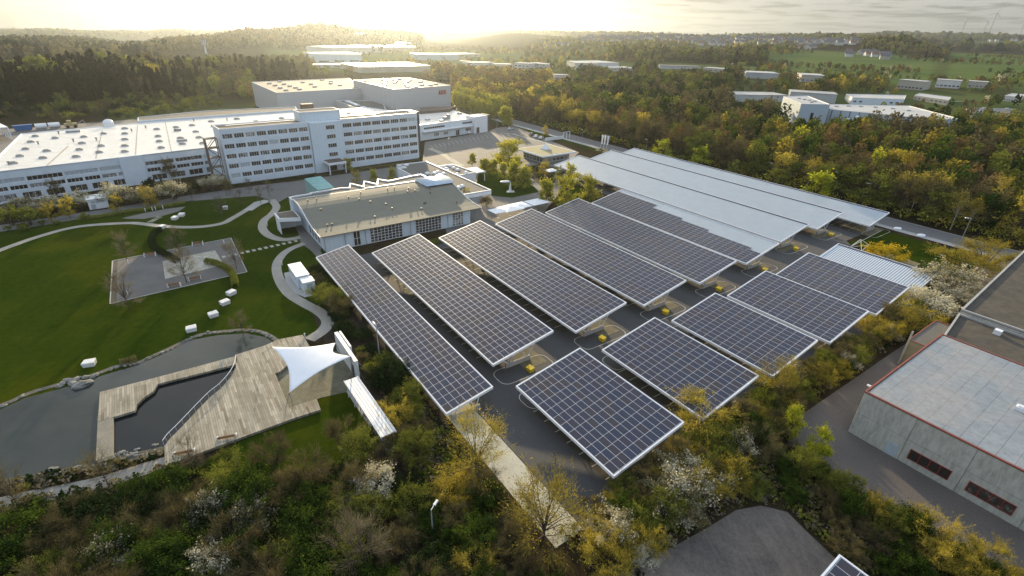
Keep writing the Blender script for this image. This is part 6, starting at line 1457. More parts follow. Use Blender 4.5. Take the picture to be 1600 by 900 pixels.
thicket([xy(g(*p)) for p in ((808,266),(842,260),(862,262),(866,284),(845,288),(830,278))], 3.0, [('m_shrub', .5, 'low olive shrub'), ('m_dshrub', .5, 'low dark shrub')], .9, 1.8, 'in the bed before the pavilion', 'shrubs before the pavilion')
thicket([xy(p) for p in (uv(-172, 166), uv(-158, 166), uv(-155, 173), uv(-175, 173))], 3.2, [('m_shrub', .7, 'low olive shrub'), ('m_orange', .3, 'low orange shrub')], 1.2, 2.4, 'in the verge by the white flags', 'shrubs by the flags')
for i in range(11):
    p = g(772+i*2.2, 193+i*.5) if i > 6 else g(712+i*9, 171+i*3.0); tree('m_poplar', p, 12.5-i*.2, 'slender golden poplar in the rows behind the white service wing', 'tree', 'poplar', 'golden poplars behind the service wing')
for i in range(9):
    p = g(716+i*8.0, 164+i*2.8); tree('m_poplar', p, 13.5, 'slender golden poplar in the rows behind the white service wing', 'tree', 'poplar', 'golden poplars behind the service wing')
# ---- single eye-catching trees of the woods
for (cx, cy, h, k, lab) in ((240,120,17,'m_gold','big golden tree at the edge of the dark spruces, left of the mast'),(94,115,17,'m_lime','slim yellow green tree standing among the dark spruces'),(205,112,16,'m_olive','pale olive tree among the spruces left of the golden one'),(185,108,17,'m_rust','brown broad tree among the spruces'),
   (300,128,9,'m_lime','broad lime tree below the mast'),(372,100,13,'m_lime','yellow green tree right of the mast'),(30,150,8,'m_green','bright green tree at the foot of the spruces at far left'),(168,152,8,'m_olive','olive tree alone in the clearing behind the factory'),(92,155,8,'m_olive','olive tree left in the clearing behind the factory'),
   (1246,222,13,'m_lime','brilliant lime tree standing above the wood across the road'),(1366,258,12,'m_lime','lime tree in the middle of the wood across the road'),(1417,262,12,'m_gold','golden tree right of the lime tree in the wood'),(1487,270,12,'m_gold','golden tree in the right part of the wood'),(1562,306,13,'m_birch','golden birch with a white trunk near the right edge'),
   (1435,300,13,'m_birch','golden birch with a leaning white trunk at the roadside wood'),(1395,252,12,'m_gold','golden crown just left of another in the wood middle'),(1257,240,13,'m_green','fresh green tree beneath the brilliant lime one'),(1490,300,9,'m_lime','small lime tree low at the wood edge by the road'),(882,168,15,'m_gold','tall golden tree across the road above the parked cars'),(1003,195,14,'m_gold','tall yellow tree across the road behind the flags'),
   (1297,243,12,'m_olive','grey green birch-like tree right of the brilliant lime tree'),(855,115,11,'m_gold','golden tree in front of the white office in the valley'),(868,105,10,'m_gold','golden tree beside the long white hall in the valley'),(1372,128,9,'m_lime','small bright lime tree beyond the grey factory'),(1450,160,7,'m_gold','pale golden tree before the pale office block at right')):
    at(cx, cy, h, k, lab)
# ---- woods: the nearest trees one by one, the rest as one mass
STF = {}
def lowtree_pts(rg, h, spread, n, kindshape='round'):
    if kindshape == 'spruce':
        z = h*(.1+.9*rg.random(n)**1.2); r_ = spread*h*(1-z/h)+.2; a = rg.uniform(0, 6.283, n); q = np.sqrt(rg.random(n)); return np.stack([np.cos(a)*r_*q, np.sin(a)*r_*q, z], 1)
    d = rg.normal(size=(n, 3)); d /= np.linalg.norm(d, axis=1, keepdims=True); d *= (rg.random((n, 1))**.22); lum = 1+.22*np.sin(d[:, :1]*7+rg.uniform(0, 6))*np.cos(d[:, 1:2]*6+rg.uniform(0, 6))
    d *= lum; return d*[spread*h, spread*h, h*.40]+[0, 0, h*.60]
def mass(name, label, pts, kinds, nq, qs, seed, cat='wood', under=0):
    """pts: list of (x, y, z, h); kinds: list of (key, weight, shape, spread)"""
    rg = np.random.default_rng(seed); keys = [k[0] for k in kinds]; w_ = np.array([k[1] for k in kinds], float); w_ /= w_.sum(); Cs = []; Ms = []; Ts = []; Ss = []; trunkC = []
    mats_ = []; 
    for k in keys:
        if KM[k] not in mats_: mats_.append(KM[k])
    PX = np.array([[q[0], q[1]] for q in pts]); fld = np.stack([np.sin(PX[:, 0]*.031+i*1.9)*np.cos(PX[:, 1]*.027+i*2.3)+.6*np.sin(PX[:, 0]*.083+PX[:, 1]*.071+i) for i in range(len(kinds))], 1)
    pw = w_[None, :]*np.exp(1.3*fld); pw /= pw.sum(1, keepdims=True); pick = (pw.cumsum(1) > rg.random((len(pts), 1))).argmax(1)   # species grow in groups
    hv = 1+.16*np.sin(PX[:, 0]*.045+1)*np.cos(PX[:, 1]*.05)+.12*np.sin(PX[:, 0]*.12-PX[:, 1]*.09)
    pts = [(q[0], q[1], q[2], q[3]*float(v_)) for q, v_ in zip(pts, hv)]
    for (x, y, z, h), ki in zip(pts, pick):
        k, _, shp, spr = kinds[ki]; n = nq; C = lowtree_pts(rg, h, spr, n, shp)+[x, y, z]; Cs.append(C); Ms.append(np.full(n, mats_.index(KM[k]))); Ts.append(np.clip(rg.random()*.8+.2*rg.random(n), 0, 1)); Ss.append(np.full(n, qs*h/15.))
        if under:
            C = np.stack([np.full(3, x)+rg.normal(size=3)*.15, np.full(3, y)+rg.normal(size=3)*.15, z+h*np.array([.08, .2, .32])], 1); trunkC.append((C, h))
    V, F = quads(np.concatenate(Cs), np.concatenate(Ss), rg); mi = np.concatenate(Ms); tt = np.concatenate(Ts)
    if under and trunkC:
        V2 = []; 
        for C, h in trunkC:
            x, y = C[0, 0], C[0, 1]; w2 = h*.012; z0 = C[0, 2]-h*.08; a = rg.uniform(0, 3.14); dx, dy = math.cos(a)*w2, math.sin(a)*w2
            V2 += [(x-dx, y-dy, z0), (x+dx, y+dy, z0), (x+dx*.5, y+dy*.5, z0+h*.5), (x-dx*.5, y-dy*.5, z0+h*.5), (x-dy, y+dx, z0), (x+dy, y-dx, z0), (x+dy*.5, y-dx*.5, z0+h*.5), (x-dy*.5, y+dx*.5, z0+h*.5)]
        V2 = np.array(V2); F2 = np.arange(len(V2)).reshape(-1, 4)+len(V); V = np.concatenate([V, V2]); F = np.concatenate([F, F2]); mats_ = mats_+[M['bark']]; mi = np.concatenate([mi, np.full(len(F2), len(mats_)-1)]); tt = np.concatenate([tt, np.full(len(F2), .5)])
    me = fastmesh(name, V, F, mats_, mi, tt); o = bpy.data.objects.new(name, me); COL.objects.link(o); return tag(o, label, cat, kind='stuff')
wr = random.Random(21)
def vis(x, y, z, m=70):
    px_, py_ = proj((x, y, z)); return -m < px_ < 1600+m and py_ < 960
# buildings that the woods must leave free: filled in by the far-building list (world circles)
KEEP = [(*xy(g(1262, 190)), 26), (*xy(g(1320, 195)), 22), (*xy(g(1370, 198)), 22), (*xy(g(1420, 200)), 20), (*xy(g(1462, 200)), 18), (*xy(g(974, 168)), 11), (*xy(g(1005, 172)), 13), (*xy(g(1435, 243)), 11)]
CLEAR = [(1226, 1466, 163, 199, 318), (1466, 1600, 160, 186, 400), (1228, 1300, 150, 205, 318)]
def clear(x, y, z, h):
    d = math.hypot(x, y); px_, py_ = proj((x, y, z+h*.92)); qx, qy = proj((x, y, z))
    for a, b_, c, e, D in CLEAR:
        if d < D and a-4 < px_ < b_+4 and py_ < c+(e-c)*.55 and qy > c: return False
    return True
def free(x, y): return all((x-a)**2+(y-b_)**2 > r_*r_ for a, b_, r_ in KEEP)
# generic mass by photograph polygon on terrain
def region(pxpoly, step, hmin, hmax, keepout=True, polar=None):
    P = [gt(*p) for p in pxpoly]; out_ = []
    for x, y in scatter([xy(p) for p in P], step, wr):
        if keepout and not free(x, y): continue
        z = float(terr(x, y)); h = wr.uniform(hmin, hmax)
        if vis(x, y, z+h) and clear(x, y, z, h): out_.append((x, y, z, h))
    return out_
def ring(px0, px1, d0, d1, step, hmin, hmax, thr=None, sc=160.):
    out_ = []; a0, a1 = [math.atan2(ray(p, 60).x, ray(p, 60).y) for p in (px0, px1)]; d = d0
    while d < d1:
        n = max(1, int((a1-a0)*d/step))
        for i in range(n):
            a = a0+(a1-a0)*(i+wr.uniform(-.45, .45)+.5)/n; dd = d+wr.uniform(-.45, .45)*step; x, y = math.sin(a)*dd, math.cos(a)*dd
            if thr is not None:
                q = math.sin(x/sc+1.7)*math.cos(y/sc*1.3+.6)+.6*math.sin(x/sc*2.3+y/sc*1.9+2.2)
                if q < thr: continue
            if not free(x, y): continue
            z_ = float(terr(x, y)); h_ = wr.uniform(hmin, hmax)
            if clear(x, y, z_, h_): out_.append((x, y, z_, h_))
        d += step
    return out_
# ------------------------------------------------------------------ the valley: far buildings first, so the woods keep clear of them
def farb(name, label, cat, pts, h, wallm, roofm, windows=0, group=None, clear=None, rows=1, wy=None):
    """box building: front base corners at two photograph points on the terrain, depth in metres"""
    (xa, ya), (xb, yb), depth = pts; P, Q = gt(xa, ya), gt(xb, yb)
    if abs(P.length-Q.length) > 200: Q = P+(Q-P).normalized()*60
    d = Vector((Q.x-P.x, Q.y-P.y, 0)); L_ = d.length; az = math.atan2(d.y, d.x); z = min(P.z, Q.z)
    t = thing(name, label, cat, (P.x, P.y, z), az, group)
    b = MB(); b.box(0, L_, 0, depth, -3, h); b.build('wall', wallm, t); b = MB(); b.box(-.3, L_+.3, -.3, depth+.3, h+.002, h+.35); b.build('roof', roofm, t)
    if windows:
        wm = window_mesh(max(2.2, L_/windows*.62), 1.5 if h > 5 else 1.2, 2)
        for r_ in range(rows):
            for k in range(windows): put(wm, 'window', t, (L_/windows*(k+.19), -.06, 1.4+r_*3.2 if wy is None else wy))
    CLEAR.append((min(xa, xb), max(xa, xb), min(ya, yb)-h*F_PX/P.length*.95, max(ya, yb), P.length))
    c = P+d*.5; n_ = max(1, int(L_/max(depth, 8)))
    for i in range(n_+1):
        q = P+d*(i/max(1, n_)); a2 = az+math.pi/2; KEEP.append((q.x+math.cos(a2)*depth/2, q.y+math.sin(a2)*depth/2, depth*.62+5))
    return t
M['blueclad'] = stripes('blue_grey_cladding', (.42, .49, .52), (.34, .40, .43), 4.0, axis=0, width=.02, rough=.5, dirt=.1, bump=.1)
M['farwhite'] = mat('white_render', (.60, .59, .56), .6, (.46, .45, .42), .05); M['fargrey'] = mat('grey_render', (.42, .43, .43), .6, (.34, .35, .35), .1); M['farcream'] = mat('cream_render', (.46, .42, .34), .7, (.36, .33, .27), .05)
M['tile'] = mat('red_brown_tiles', (.20, .10, .065), .8, (.13, .075, .055), .6); M['slate'] = mat('dark_slate_roof', (.09, .09, .10), .6, (.06, .06, .07), .6)
M['paleroof'] = mat('pale_hall_roof', (.50, .49, .46), .4, (.36, .35, .33), .05)
farb('factory_hall', 'pale blue ribbed high hall at the left of the far valley factories', 'factory hall', ((494,98),(566,98),45), 11, M['cladsmooth'], M['paleroof'], 3)
farb('factory_hall', 'long low white plinth building at the foot of the pale blue ribbed hall', 'factory hall', ((487,107),(566,106),18), 4, M['farwhite'], M['paleroof'], 5)
farb('factory_hall', 'wide pale factory behind the pale blue ribbed hall', 'factory hall', ((518,84),(600,82),60), 10, M['farwhite'], M['paleroof'], 0)
farb('factory_hall', 'long glinting low factory roof in the centre of the valley', 'factory hall', ((600,80),(655,80),70), 8, M['farcream'], M['paleroof'], 5)
farb('factory_hall', 'broad hall with a sun-glinting roof just beyond the lettered hall', 'factory hall', ((561,114),(672,112),60), 6.5, M['farcream'], M['whiteroof'], 0)
farb('factory_hall', 'grey panelled hall right of the glinting roofs', 'factory hall', ((653,94),(716,94),40), 8, M['blueclad'], M['paleroof'], 0)
farb('factory_hall', 'low hall stretching right from the grey panelled hall', 'factory hall', ((716,90),(750,89),40), 5, M['farcream'], M['paleroof'], 3)
farb('factory_hall', 'thin bright hall far behind the glinting roofs', 'factory hall', ((620,72),(715,71),50), 7, M['farcream'], M['paleroof'], 4)
farb('hill_building', 'tall building half way up the brown hill left of the sun', 'building', ((556,58),(576,60),20), 12, M['farcream'], M['paleroof'], 3, rows=2)
farb('white_house', 'white gabled-looking small house left of the white valley offices', 'house', ((721,103),(736,103),12), 6, M['farwhite'], M['slate'], 2)
farb('office_block', 'low white offices in the valley left of the two-storey one', 'office building', ((738,106),(772,105),20), 6, M['farwhite'], M['paleroof'], 4)
farb('office_block', 'low white hall touching the left of the two-storey white office', 'office building', ((774,107),(802,107),20), 5, M['farwhite'], M['paleroof'], 3)
farb('office_block', 'white two-storey office in the valley with dark windows', 'office building', ((803,109),(827,109),16), 8.5, M['farwhite'], M['paleroof'], 4, rows=2)
farb('office_block', 'grey glazed wing right of the white two-storey valley office', 'office building', ((828,107),(852,107),14), 7, M['fargrey'], M['paleroof'], 5, rows=2)
farb('cabin', 'small white flat building in front of the long white valley hall', 'building', ((866,126),(891,125),12), 5, M['farwhite'], M['paleroof'], 3)
farb('warehouse', 'long white warehouse with bright roof in the valley centre right', 'warehouse', ((898,110),(935,110),45), 8, M['farwhite'], M['paleroof'], 0)
farb('warehouse', 'white warehouse extension with dark gate, right of the long white one', 'warehouse', ((936,109),(966,107),40), 7.5, M['farwhite'], M['paleroof'], 2)
farb('warehouse', 'flat pale shed roof right of the white warehouses', 'warehouse', ((953,112),(990,111),25), 4, M['farwhite'], M['paleroof'], 3)
farb('warehouse', 'long thin grey shed below the wooded crest', 'warehouse', ((1030,108),(1094,109),20), 4, M['fargrey'], M['slate'], 0)
farb('warehouse', 'small pale sheds right of the long thin grey one', 'warehouse', ((1098,112),(1130,114),18), 4.5, M['farcream'], M['paleroof'], 4)
farb('warehouse', 'grey hall with light roof right of centre below the fields', 'warehouse', ((1163,123),(1215,125),30), 6, M['fargrey'], M['fargrey'], 0)
farb('warehouse', 'pale building under trees left of the grey factory', 'warehouse', ((1148,160),(1228,160),22), 5.5, M['fargrey'], M['paleroof'], 0)
farb('warehouse', 'pale flat hall among yellow bushes on the upper right', 'warehouse', ((1250,128),(1286,130),30), 7, M['farcream'], M['paleroof'], 5)
farb('warehouse', 'low broad hall behind the grey factory gable', 'warehouse', ((1232,158),(1304,163),20), 7, M['fargrey'], M['paleroof'], 0)
# grey blue factory at right with gable block
def quadfar(name, label, cat, roofpts, z, wallm, roofm, **k):
    t, lp, o, az = quadbuilding(name, label, cat, roofpts, z, wallm, roofm, .25, **k)
    w_ = [g(x, y, z) for x, y in roofpts]; c = sum(w_, Vector())/len(w_)
    for p in w_ + [c]: q = p.lerp(c, .35); KEEP.append((q.x, q.y, 13))
    for i in range(len(w_)): q = (w_[i]+w_[(i+1) % len(w_)])/2; KEEP.append((q.x, q.y, 11))
    return t, lp, o, az
M['blueclad'] = stripes('blue_grey_cladding', (.42, .49, .52), (.34, .40, .43), 4.0, axis=0, width=.02, rough=.5, dirt=.1, bump=.1)
t, lp, o, az = quadfar('tall_gable_block', 'tall blue grey gabled block with a slit window, left end of the grey factory', 'industrial building', [(1252,162.5),(1297,163.5),(1262,150),(1224,151)], 13.5, M['blueclad'], M['paleroof'])
b = MB(); b.box(lp[1][0]*.42, lp[1][0]*.52, -.08, -.001, 2.5, 8.5); b.build('slit_window', M['glass'], t); b = MB(); b.box(lp[1][0]*.38, lp[1][0]*.6, -.07, -.001, 0, 1.9); b.build('gate', M['brown'], t)
on_roof(t, o, az, 13.5, [(1248,154),(1256,155.5),(1264,157),(1267,160),(1272,158.5)], dm)
t, lp, o, az = quadfar('long_factory', 'long blue grey panelled factory with a pale roof and a small blue sign', 'industrial building', [(1298,171),(1466,187),(1500,186),(1420,165.5),(1290,163)], 9.5, M['blueclad'], M['paleroof'])
LF = lp[1][0]
for k in range(11): b = MB(); b.box(LF*(k+.15)/11, LF*(k+.15)/11+.5, -.12, -.001, 0, 9.3); b.build('pilaster', M['darkmetal'], t)
for k in range(18): put(window_mesh(1.6, 1.3, 2), 'window', t, (LF*.50+k*2.3, -.06, 5.0)) if LF*.50+k*2.3 < LF*.78 else None
b = MB(); b.box(LF*.86, LF*.93, -.2, -.121, 6.0, 8.0); b.build('blue_sign', mat('blue_sign_face', (.02, .16, .34), .5), t)
b = MB(); b.box(LF*.87, LF*.92, -.24, -.201, 6.8, 7.4); b.build('sign_lettering', M['white'], t)
b = MB(); b.box(LF*.30, LF*.46, -9, -.2, 0, 7.0); b.build('office_annex', M['brown'], t); b = MB(); b.box(LF*.27, LF*.298, -9.2, -.2, 0, 7.6)
b.build('annex_end_wall', M['farwhite'], t); b = MB(); b.box(LF*.18, LF*.268, -8, -.2, 5.2, 5.7); b.build('annex_canopy', M['fargrey'], t)
on_roof(t, o, az, 9.5, [(1307,166.5),(1326,166),(1345,166.5),(1368,168),(1395,170),(1420,173)], dm)
t, lp, o, az = quadfar('factory_office', 'pale office hall with a sloping roof behind the long grey factory', 'industrial building', [(1332,152.5),(1413,155.5),(1416,149),(1322,147)], 8, M['cladsmooth'], M['paleroof'])
for k in (1, 4, 20, 23): put(window_mesh(2.4, 1.3, 2), 'window', t, (lp[1][0]*k/27, -.06, 4.6))
t, lp, o, az = quadfar('office_block', 'pale three-storey block behind pale blossoming trees', 'office building', [(1429,149),(1482,156.5),(1486,152),(1437,146)], 9, M['farcream'], M['paleroof'])
for r_ in range(3):
    for k in range(8): put(window_mesh(1.8, 1.3, 2), 'window', t, (lp[1][0]*(k+.2)/8, -.06, .9+r_*2.8))
t, lp, o, az = quadfar('office_block', 'low grey wing with a window band right of the pale three-storey block', 'office building', [(1486,158),(1536,160),(1540,156),(1490,154)], 6.5, M['fargrey'], M['paleroof'])
for k in range(8): put(window_mesh(2.0, 1.3, 2), 'window', t, (lp[1][0]*(k+.2)/8, -.06, 3.4))
t, lp, o, az = quadfar('white_office_block', 'white office block with two window rows cut by the right edge', 'office building', [(1570,149.5),(1594,152),(1606,148),(1582,146)], 12, M['farwhite'], M['paleroof'])
for r_ in range(3):
    for k in range(6): put(window_mesh(1.1, 1.2, 1), 'window', t, (lp[1][0]*(k+.25)/6, -.06, 2.2+r_*3.2))
t, lp, o, az = quadfar('flat_hall', 'wide dark grey flat-roofed hall with white roof domes near the right edge', 'industrial building', [(1520,177),(1640,190),(1640,172),(1510,169)], 6, M['fargrey'], M['slate'])
on_roof(t, o, az, 6, [(1529,174.5),(1537,169.5),(1545,171.5),(1552,173.5),(1573,170.3),(1580,172),(1585,176)], dm)
farb('apartment_row', 'sunlit pale row building beyond the yellow trees at upper right', 'building', ((1400,139),(1440,142),14), 8, M['farcream'], M['paleroof'], 7)
farb('apartment_row', 'pale low row building at the upper right, second from the left', 'building', ((1460,137),(1498,139),14), 7, M['farwhite'], M['paleroof'], 6)
farb('apartment_row', 'pale low row building near the right edge, farthest right of the row', 'building', ((1510,138),(1540,139),14), 6, M['farcream'], M['paleroof'], 5)
# houses
def house_mesh(L_, W_, hw, hr, roofm, wallm=None):
    b = MB(); b.box(0, L_, 0, W_, -2, hw, 0); b.add([(0, 0, hw), (0, W_, hw), (0, W_/2, hw+hr)], [(0, 2, 1)], 0); b.add([(L_, 0, hw), (L_, W_, hw), (L_, W_/2, hw+hr)], [(0, 1, 2)], 0)
    r = MB(); e = .5; 
    r.hexa([(-e, -e, hw-.25), (L_+e, -e, hw-.25), (L_+e, W_/2, hw+hr), (-e, W_/2, hw+hr)], [(-e, -e, hw), (L_+e, -e, hw), (L_+e, W_/2, hw+hr+.25), (-e, W_/2, hw+hr+.25)])
    r.hexa([(-e, W_/2, hw+hr), (L_+e, W_/2, hw+hr), (L_+e, W_+e, hw-.25), (-e, W_+e, hw-.25)], [(-e, W_/2, hw+hr+.25), (L_+e, W_/2, hw+hr+.25), (L_+e, W_+e, hw), (-e, W_+e, hw)])
    return b.mesh('wall', wallm or M['farwhite']), r.mesh('roof', roofm)
HM = [house_mesh(12, 9, 5, 4, M['slate']), house_mesh(10, 9, 4.5, 4.5, M['tile']), house_mesh(14, 9, 5.5, 3.5, M['slate'], M['farcream']), house_mesh(9, 8, 5.5, 4, M['slate'])]
wmh = window_mesh(1.2, 1.3, 2)
hrn = random.Random(77)
def house(p, rz, k, label, group=None, detail=False):
    t = thing('house', label, 'house', p, rz, group)
    if group and 'ridge' in group: t.scale = (1.2, 1.2, 1.2)
    for nm, me in zip(('wall', 'roof'), HM[k]): put(me, nm, t, (0, 0, 0))
    if detail:
        for x in (1.5, 4.5, 7): 
            for z in (.9, 3.4): put(wmh, 'window', t, (x, -.05, z))
    KEEP.append((p[0], p[1], 10)); return t
p = g(968, 178); house((p.x, p.y, 0), 1.0, 0, 'white-gabled house half hidden in the wood across the road', None, True)
p = g(1003, 176); house((p.x, p.y, 0), .6, 2, 'house with a dark roof right of the white-gabled one in the wood', None, True)
p = g(1430, 244); house((p.x, p.y, 0), -.3, 3, 'white house with a dark hipped roof within the wood at right', None, True)
vl = []
a_list = []
for i in range(240):
    px_ = hrn.uniform(905, 1345); lo_, hi_ = 1440, 1690
    d = hrn.uniform(lo_, hi_); r_ = ray(px_, 60); a = math.atan2(r_.x, r_.y); x, y = math.sin(a)*d, math.cos(a)*d
    if all((x-q[0])**2+(y-q[1])**2 > 13**2 for q in vl): vl.append((x, y))
for i, (x, y) in enumerate(vl):
    house((x, y, float(terr(x, y))), hrn.uniform(-.7, .7)+(math.pi if hrn.random() < .3 else 0), hrn.randrange(4), 'small white-walled house in the village along the ridge', 'houses of the ridge village')
for px_, d0, n in ((1350, 1180, 9), (1390, 1120, 6), (870, 1250, 8), (1250, 1350, 7)):
    for i in range(n):
        r_ = ray(px_+hrn.uniform(-28, 28), 60); a = math.atan2(r_.x, r_.y); d = d0+hrn.uniform(-40, 60); x, y = math.sin(a)*d, math.cos(a)*d
        house((x, y, float(terr(x, y))), hrn.uniform(-.7, .7), hrn.randrange(4), {1350:'house in the hamlet below the wooded hill at right',1390:'house in the row right of the hamlet below the wooded hill',870:'house on the near slope left of the ridge village',1250:'house at the near edge of the ridge village above the fields'}[px_], {1350:'houses of the hamlet',1390:'houses right of the hamlet',870:'houses on the near slope',1250:'houses above the fields'}[px_])
for i in range(14):
    r_ = ray(1560+hrn.uniform(-15, 40), 60); a = math.atan2(r_.x, r_.y); d = 3500+hrn.uniform(-250, 250); x, y = math.sin(a)*d, math.cos(a)*d
    house((x, y, float(terr(x, y))), hrn.uniform(-.7, .7), hrn.randrange(4), 'tiny pale house on the far hills below the wind turbines', 'far houses below the turbines')
# factory yard at the far left
p = g(-2, 225); t = thing('loading_shed', 'pale steel loading shed cut by the left edge behind the factory', 'shed', (p.x-3, p.y+6, 0), FA+.15)
b = MB(); b.box(-14, 3, 0, 16, 5.2, 5.6); b.build('roof', M['white'], t); b = MB()
for y in (0, 5, 10, 15.6): b.box(2.5, 3, y, y+.4, 0, 5.2)
b.box(-14, -13.6, 0, 16, 0, 5.2); b.build('frame', M['whitemetal'], t)
sheet_poly('factory_yard', [xy(q)+(0,) for q in (g(-120,300), g(-20,262), g(32,214), g(215,197), g(215,186), g(40,200), g(-60,205), g(-140,230))], .02, M['asphalt2'])
p = g(25, 206); t = thing('skip_container', 'blue covered skip behind the factory at the left', 'skip', p, FA); b = MB(); b.hexa([(0, 0, .3), (6, 0, .3), (6, 2.4, .3), (0, 2.4, .3)], [(-.6, 0, 2.6), (6.6, 0, 2.6), (6.6, 2.4, 2.6), (-.6, 2.4, 2.6)]); b.build('skip_body', M['bluepaint'], t); b = MB(); b.box(-.6, 6.6, -.05, 2.45, 2.602, 2.7); b.build('cover', M['bluepaint'], t)
p = g(57, 203.5); t = thing('silo_trailer', 'two white tanks side by side behind the factory', 'tank', p, FA); 
for k in range(2): b = MB(); b.bar((k*5, 1.2, 1.6), (k*5+4.4, 1.2, 1.6), 1.2, n=12); b.build('tank_body', M['white'], t); b = MB(); b.box(k*5+.3, k*5+4, .4, 2, 0, .5); b.build('cradle', M['greymetal'], t)
p = g(103, 201); t = thing('scrap_heap_loader', 'yellowish loading machine standing behind the white factory roof', 'machine', p, FA)
b = MB(); b.box(0, 5, 0, 2.4, .8, 2.2); b.box(1.2, 3, .2, 2.2, 2.202, 3.6); b.build('body', mat('dull_ochre_paint', (.42, .34, .16), .6), t); b = MB(); b.bar((5, 1.2, 1.5), (7.5, 1.2, 3.2), .2); b.bar((7.5, 1.2, 3.2), (9, 1.2, .8), .2); b.build('arm', M['greymetal'], t)
for wx in (1, 4):
    for wy in (0, 2.4): b = MB(); b.bar((wx, wy-.2, .7), (wx, wy+.2, .7), .7, n=12); b.build('wheel', M['rubber'], t)
p = g(164, 199.5, 9.0); p.z = 0; t = thing('duct_hood', 'white rounded duct hood rising behind the factory roof', 'duct', p, FA); b = MB(); b.box(0, 3.6, 1, 3, 0, 10.5); b.ell((1.8, 2, 10.5), 1.9, 1.1, 1.5, nu=14, nv=8); b.build('hood', M['white'], t)
# mast, radio tower, chimney, turbines
p = g(331.5, 124); t = thing('antenna_mast', 'tall lattice antenna mast rising from the wood left of the hill', 'mast', (p.x, p.y, 0), 0)
b = MB(); hm = 33
for k in range(3):
    a = k*2.094; b.bar((math.cos(a)*1.3, math.sin(a)*1.3, 0), (math.cos(a)*.5, math.sin(a)*.5, hm), .22, n=5)
for j in range(16):
    z = j*hm/16; r_ = 1.3-.8*j/16; r2 = 1.3-.8*(j+1)/16
    for k in range(3): a, a2 = k*2.094, (k+1)*2.094; b.bar((math.cos(a)*r_, math.sin(a)*r_, z), (math.cos(a2)*r2, math.sin(a2)*r2, z+hm/16), .12, n=4)
b.build('lattice', M['whitemetal'], t)
for j, (z, r_) in enumerate(((32.5, 1.6), (30, 1.4))):
    b = MB()
    for k in range(6): a = k*1.047; b.box(math.cos(a)*r_-.2, math.cos(a)*r_+.2, math.sin(a)*r_-.2, math.sin(a)*r_+.2, z-1.1, z+1.1)
    b.bar((0, 0, z), (0, 0, z+.3), r_, n=12); b.build('antenna_ring', M['whitemetal'], t)
q = gt(325, 120); t = thing('equipment_hut', 'pale green hut roof beside the foot of the antenna mast', 'hut', g(312, 127), .6); b = MB(); b.box(0, 14, 0, 8, 0, 4); b.build('wall', M['farcream'], t); b = MB(); b.box(-.4, 14.4, -.4, 8.4, 4.002, 4.5); b.build('roof', M['greenglass'], t)
p = gt(481, 98); t = thing('chimney', 'slim pale factory chimney left of the pale blue ribbed hall', 'chimney', p, 0); b = MB(); b.bar((0, 0, -2), (0, 0, 17), 1.1, r2=.8, n=10); b.build('shaft', M['farcream'], t); b = MB(); b.bar((0, 0, 17), (0, 0, 17.6), 1.0, n=10); b.build('cap', M['fargrey'], t)
r_ = ray(816, 60); a = math.atan2(r_.x, r_.y); x, y = math.sin(a)*2200, math.cos(a)*2200; t = thing('radio_mast', 'thin radio mast on the hilltop right of the sun', 'mast', (x, y, float(terr(x, y))), 0); b = MB(); b.bar((0, 0, -3), (0, 0, 46), .9, r2=.4, n=6); b.build('shaft', M['greymetal'], t); b = MB(); b.bar((0, 0, 30), (0, 0, 32), 1.6, n=8); b.build('platform', M['greymetal'], t)
for i, (px_, d, hh_, lab, ph) in enumerate(((1502, 4600, 95, 'wind turbine on the far ridge, left of the closely spaced two', .3), (1536, 5200, 90, 'small wind turbine on the far ridge between the others', .9), (1545, 4400, 125, 'tallest wind turbine on the far ridge', 1.3), (1594, 5000, 70, 'wind turbine on the far ridge close to the right edge', .1))):
    r_ = ray(px_, 52); a = math.atan2(r_.x, r_.y); x, y = math.sin(a)*d, math.cos(a)*d; t = thing('wind_turbine', lab, 'wind turbine', (x, y, float(terr(x, y))), -a+.4, 'wind turbines on the far ridge')
    b = MB(); b.bar((0, 0, -5), (0, 0, hh_), 3.2, r2=1.8, n=10); b.build('tower', M['fargrey'], t); b = MB(); b.box(-2.2, 2.2, -4, 7, hh_, hh_+4); b.build('nacelle', M['fargrey'], t)
    for k in range(3):
        bm_ = MB(); th = ph+k*2.094; c_, s_ = math.cos(th), math.sin(th); hub = Vector((0, -5, hh_+2)); L_ = hh_*.36
        tip = hub+Vector((c_*L_, 0, s_*L_)); nrm = Vector((-s_, 0, c_)); rt_ = hub+Vector((c_*2, 0, s_*2)); bm_.hexa([rt_-nrm*1.6+Vector((0, -.4, 0)), rt_+nrm*1.6+Vector((0, -.4, 0)), tip+nrm*.5+Vector((0, -.15, 0)), tip-nrm*.5+Vector((0, -.15, 0))], [rt_-nrm*1.6+Vector((0, .4, 0)), rt_+nrm*1.6+Vector((0, .4, 0)), tip+nrm*.5+Vector((0, .15, 0)), tip-nrm*.5+Vector((0, .15, 0))]); bm_.build('blade', M['fargrey'], t)
# ------------------------------------------------------------------ woods of the middle and far distance
KEEP += [(*xy(g(440+30*i, 150)), 20) for i in range(9)]
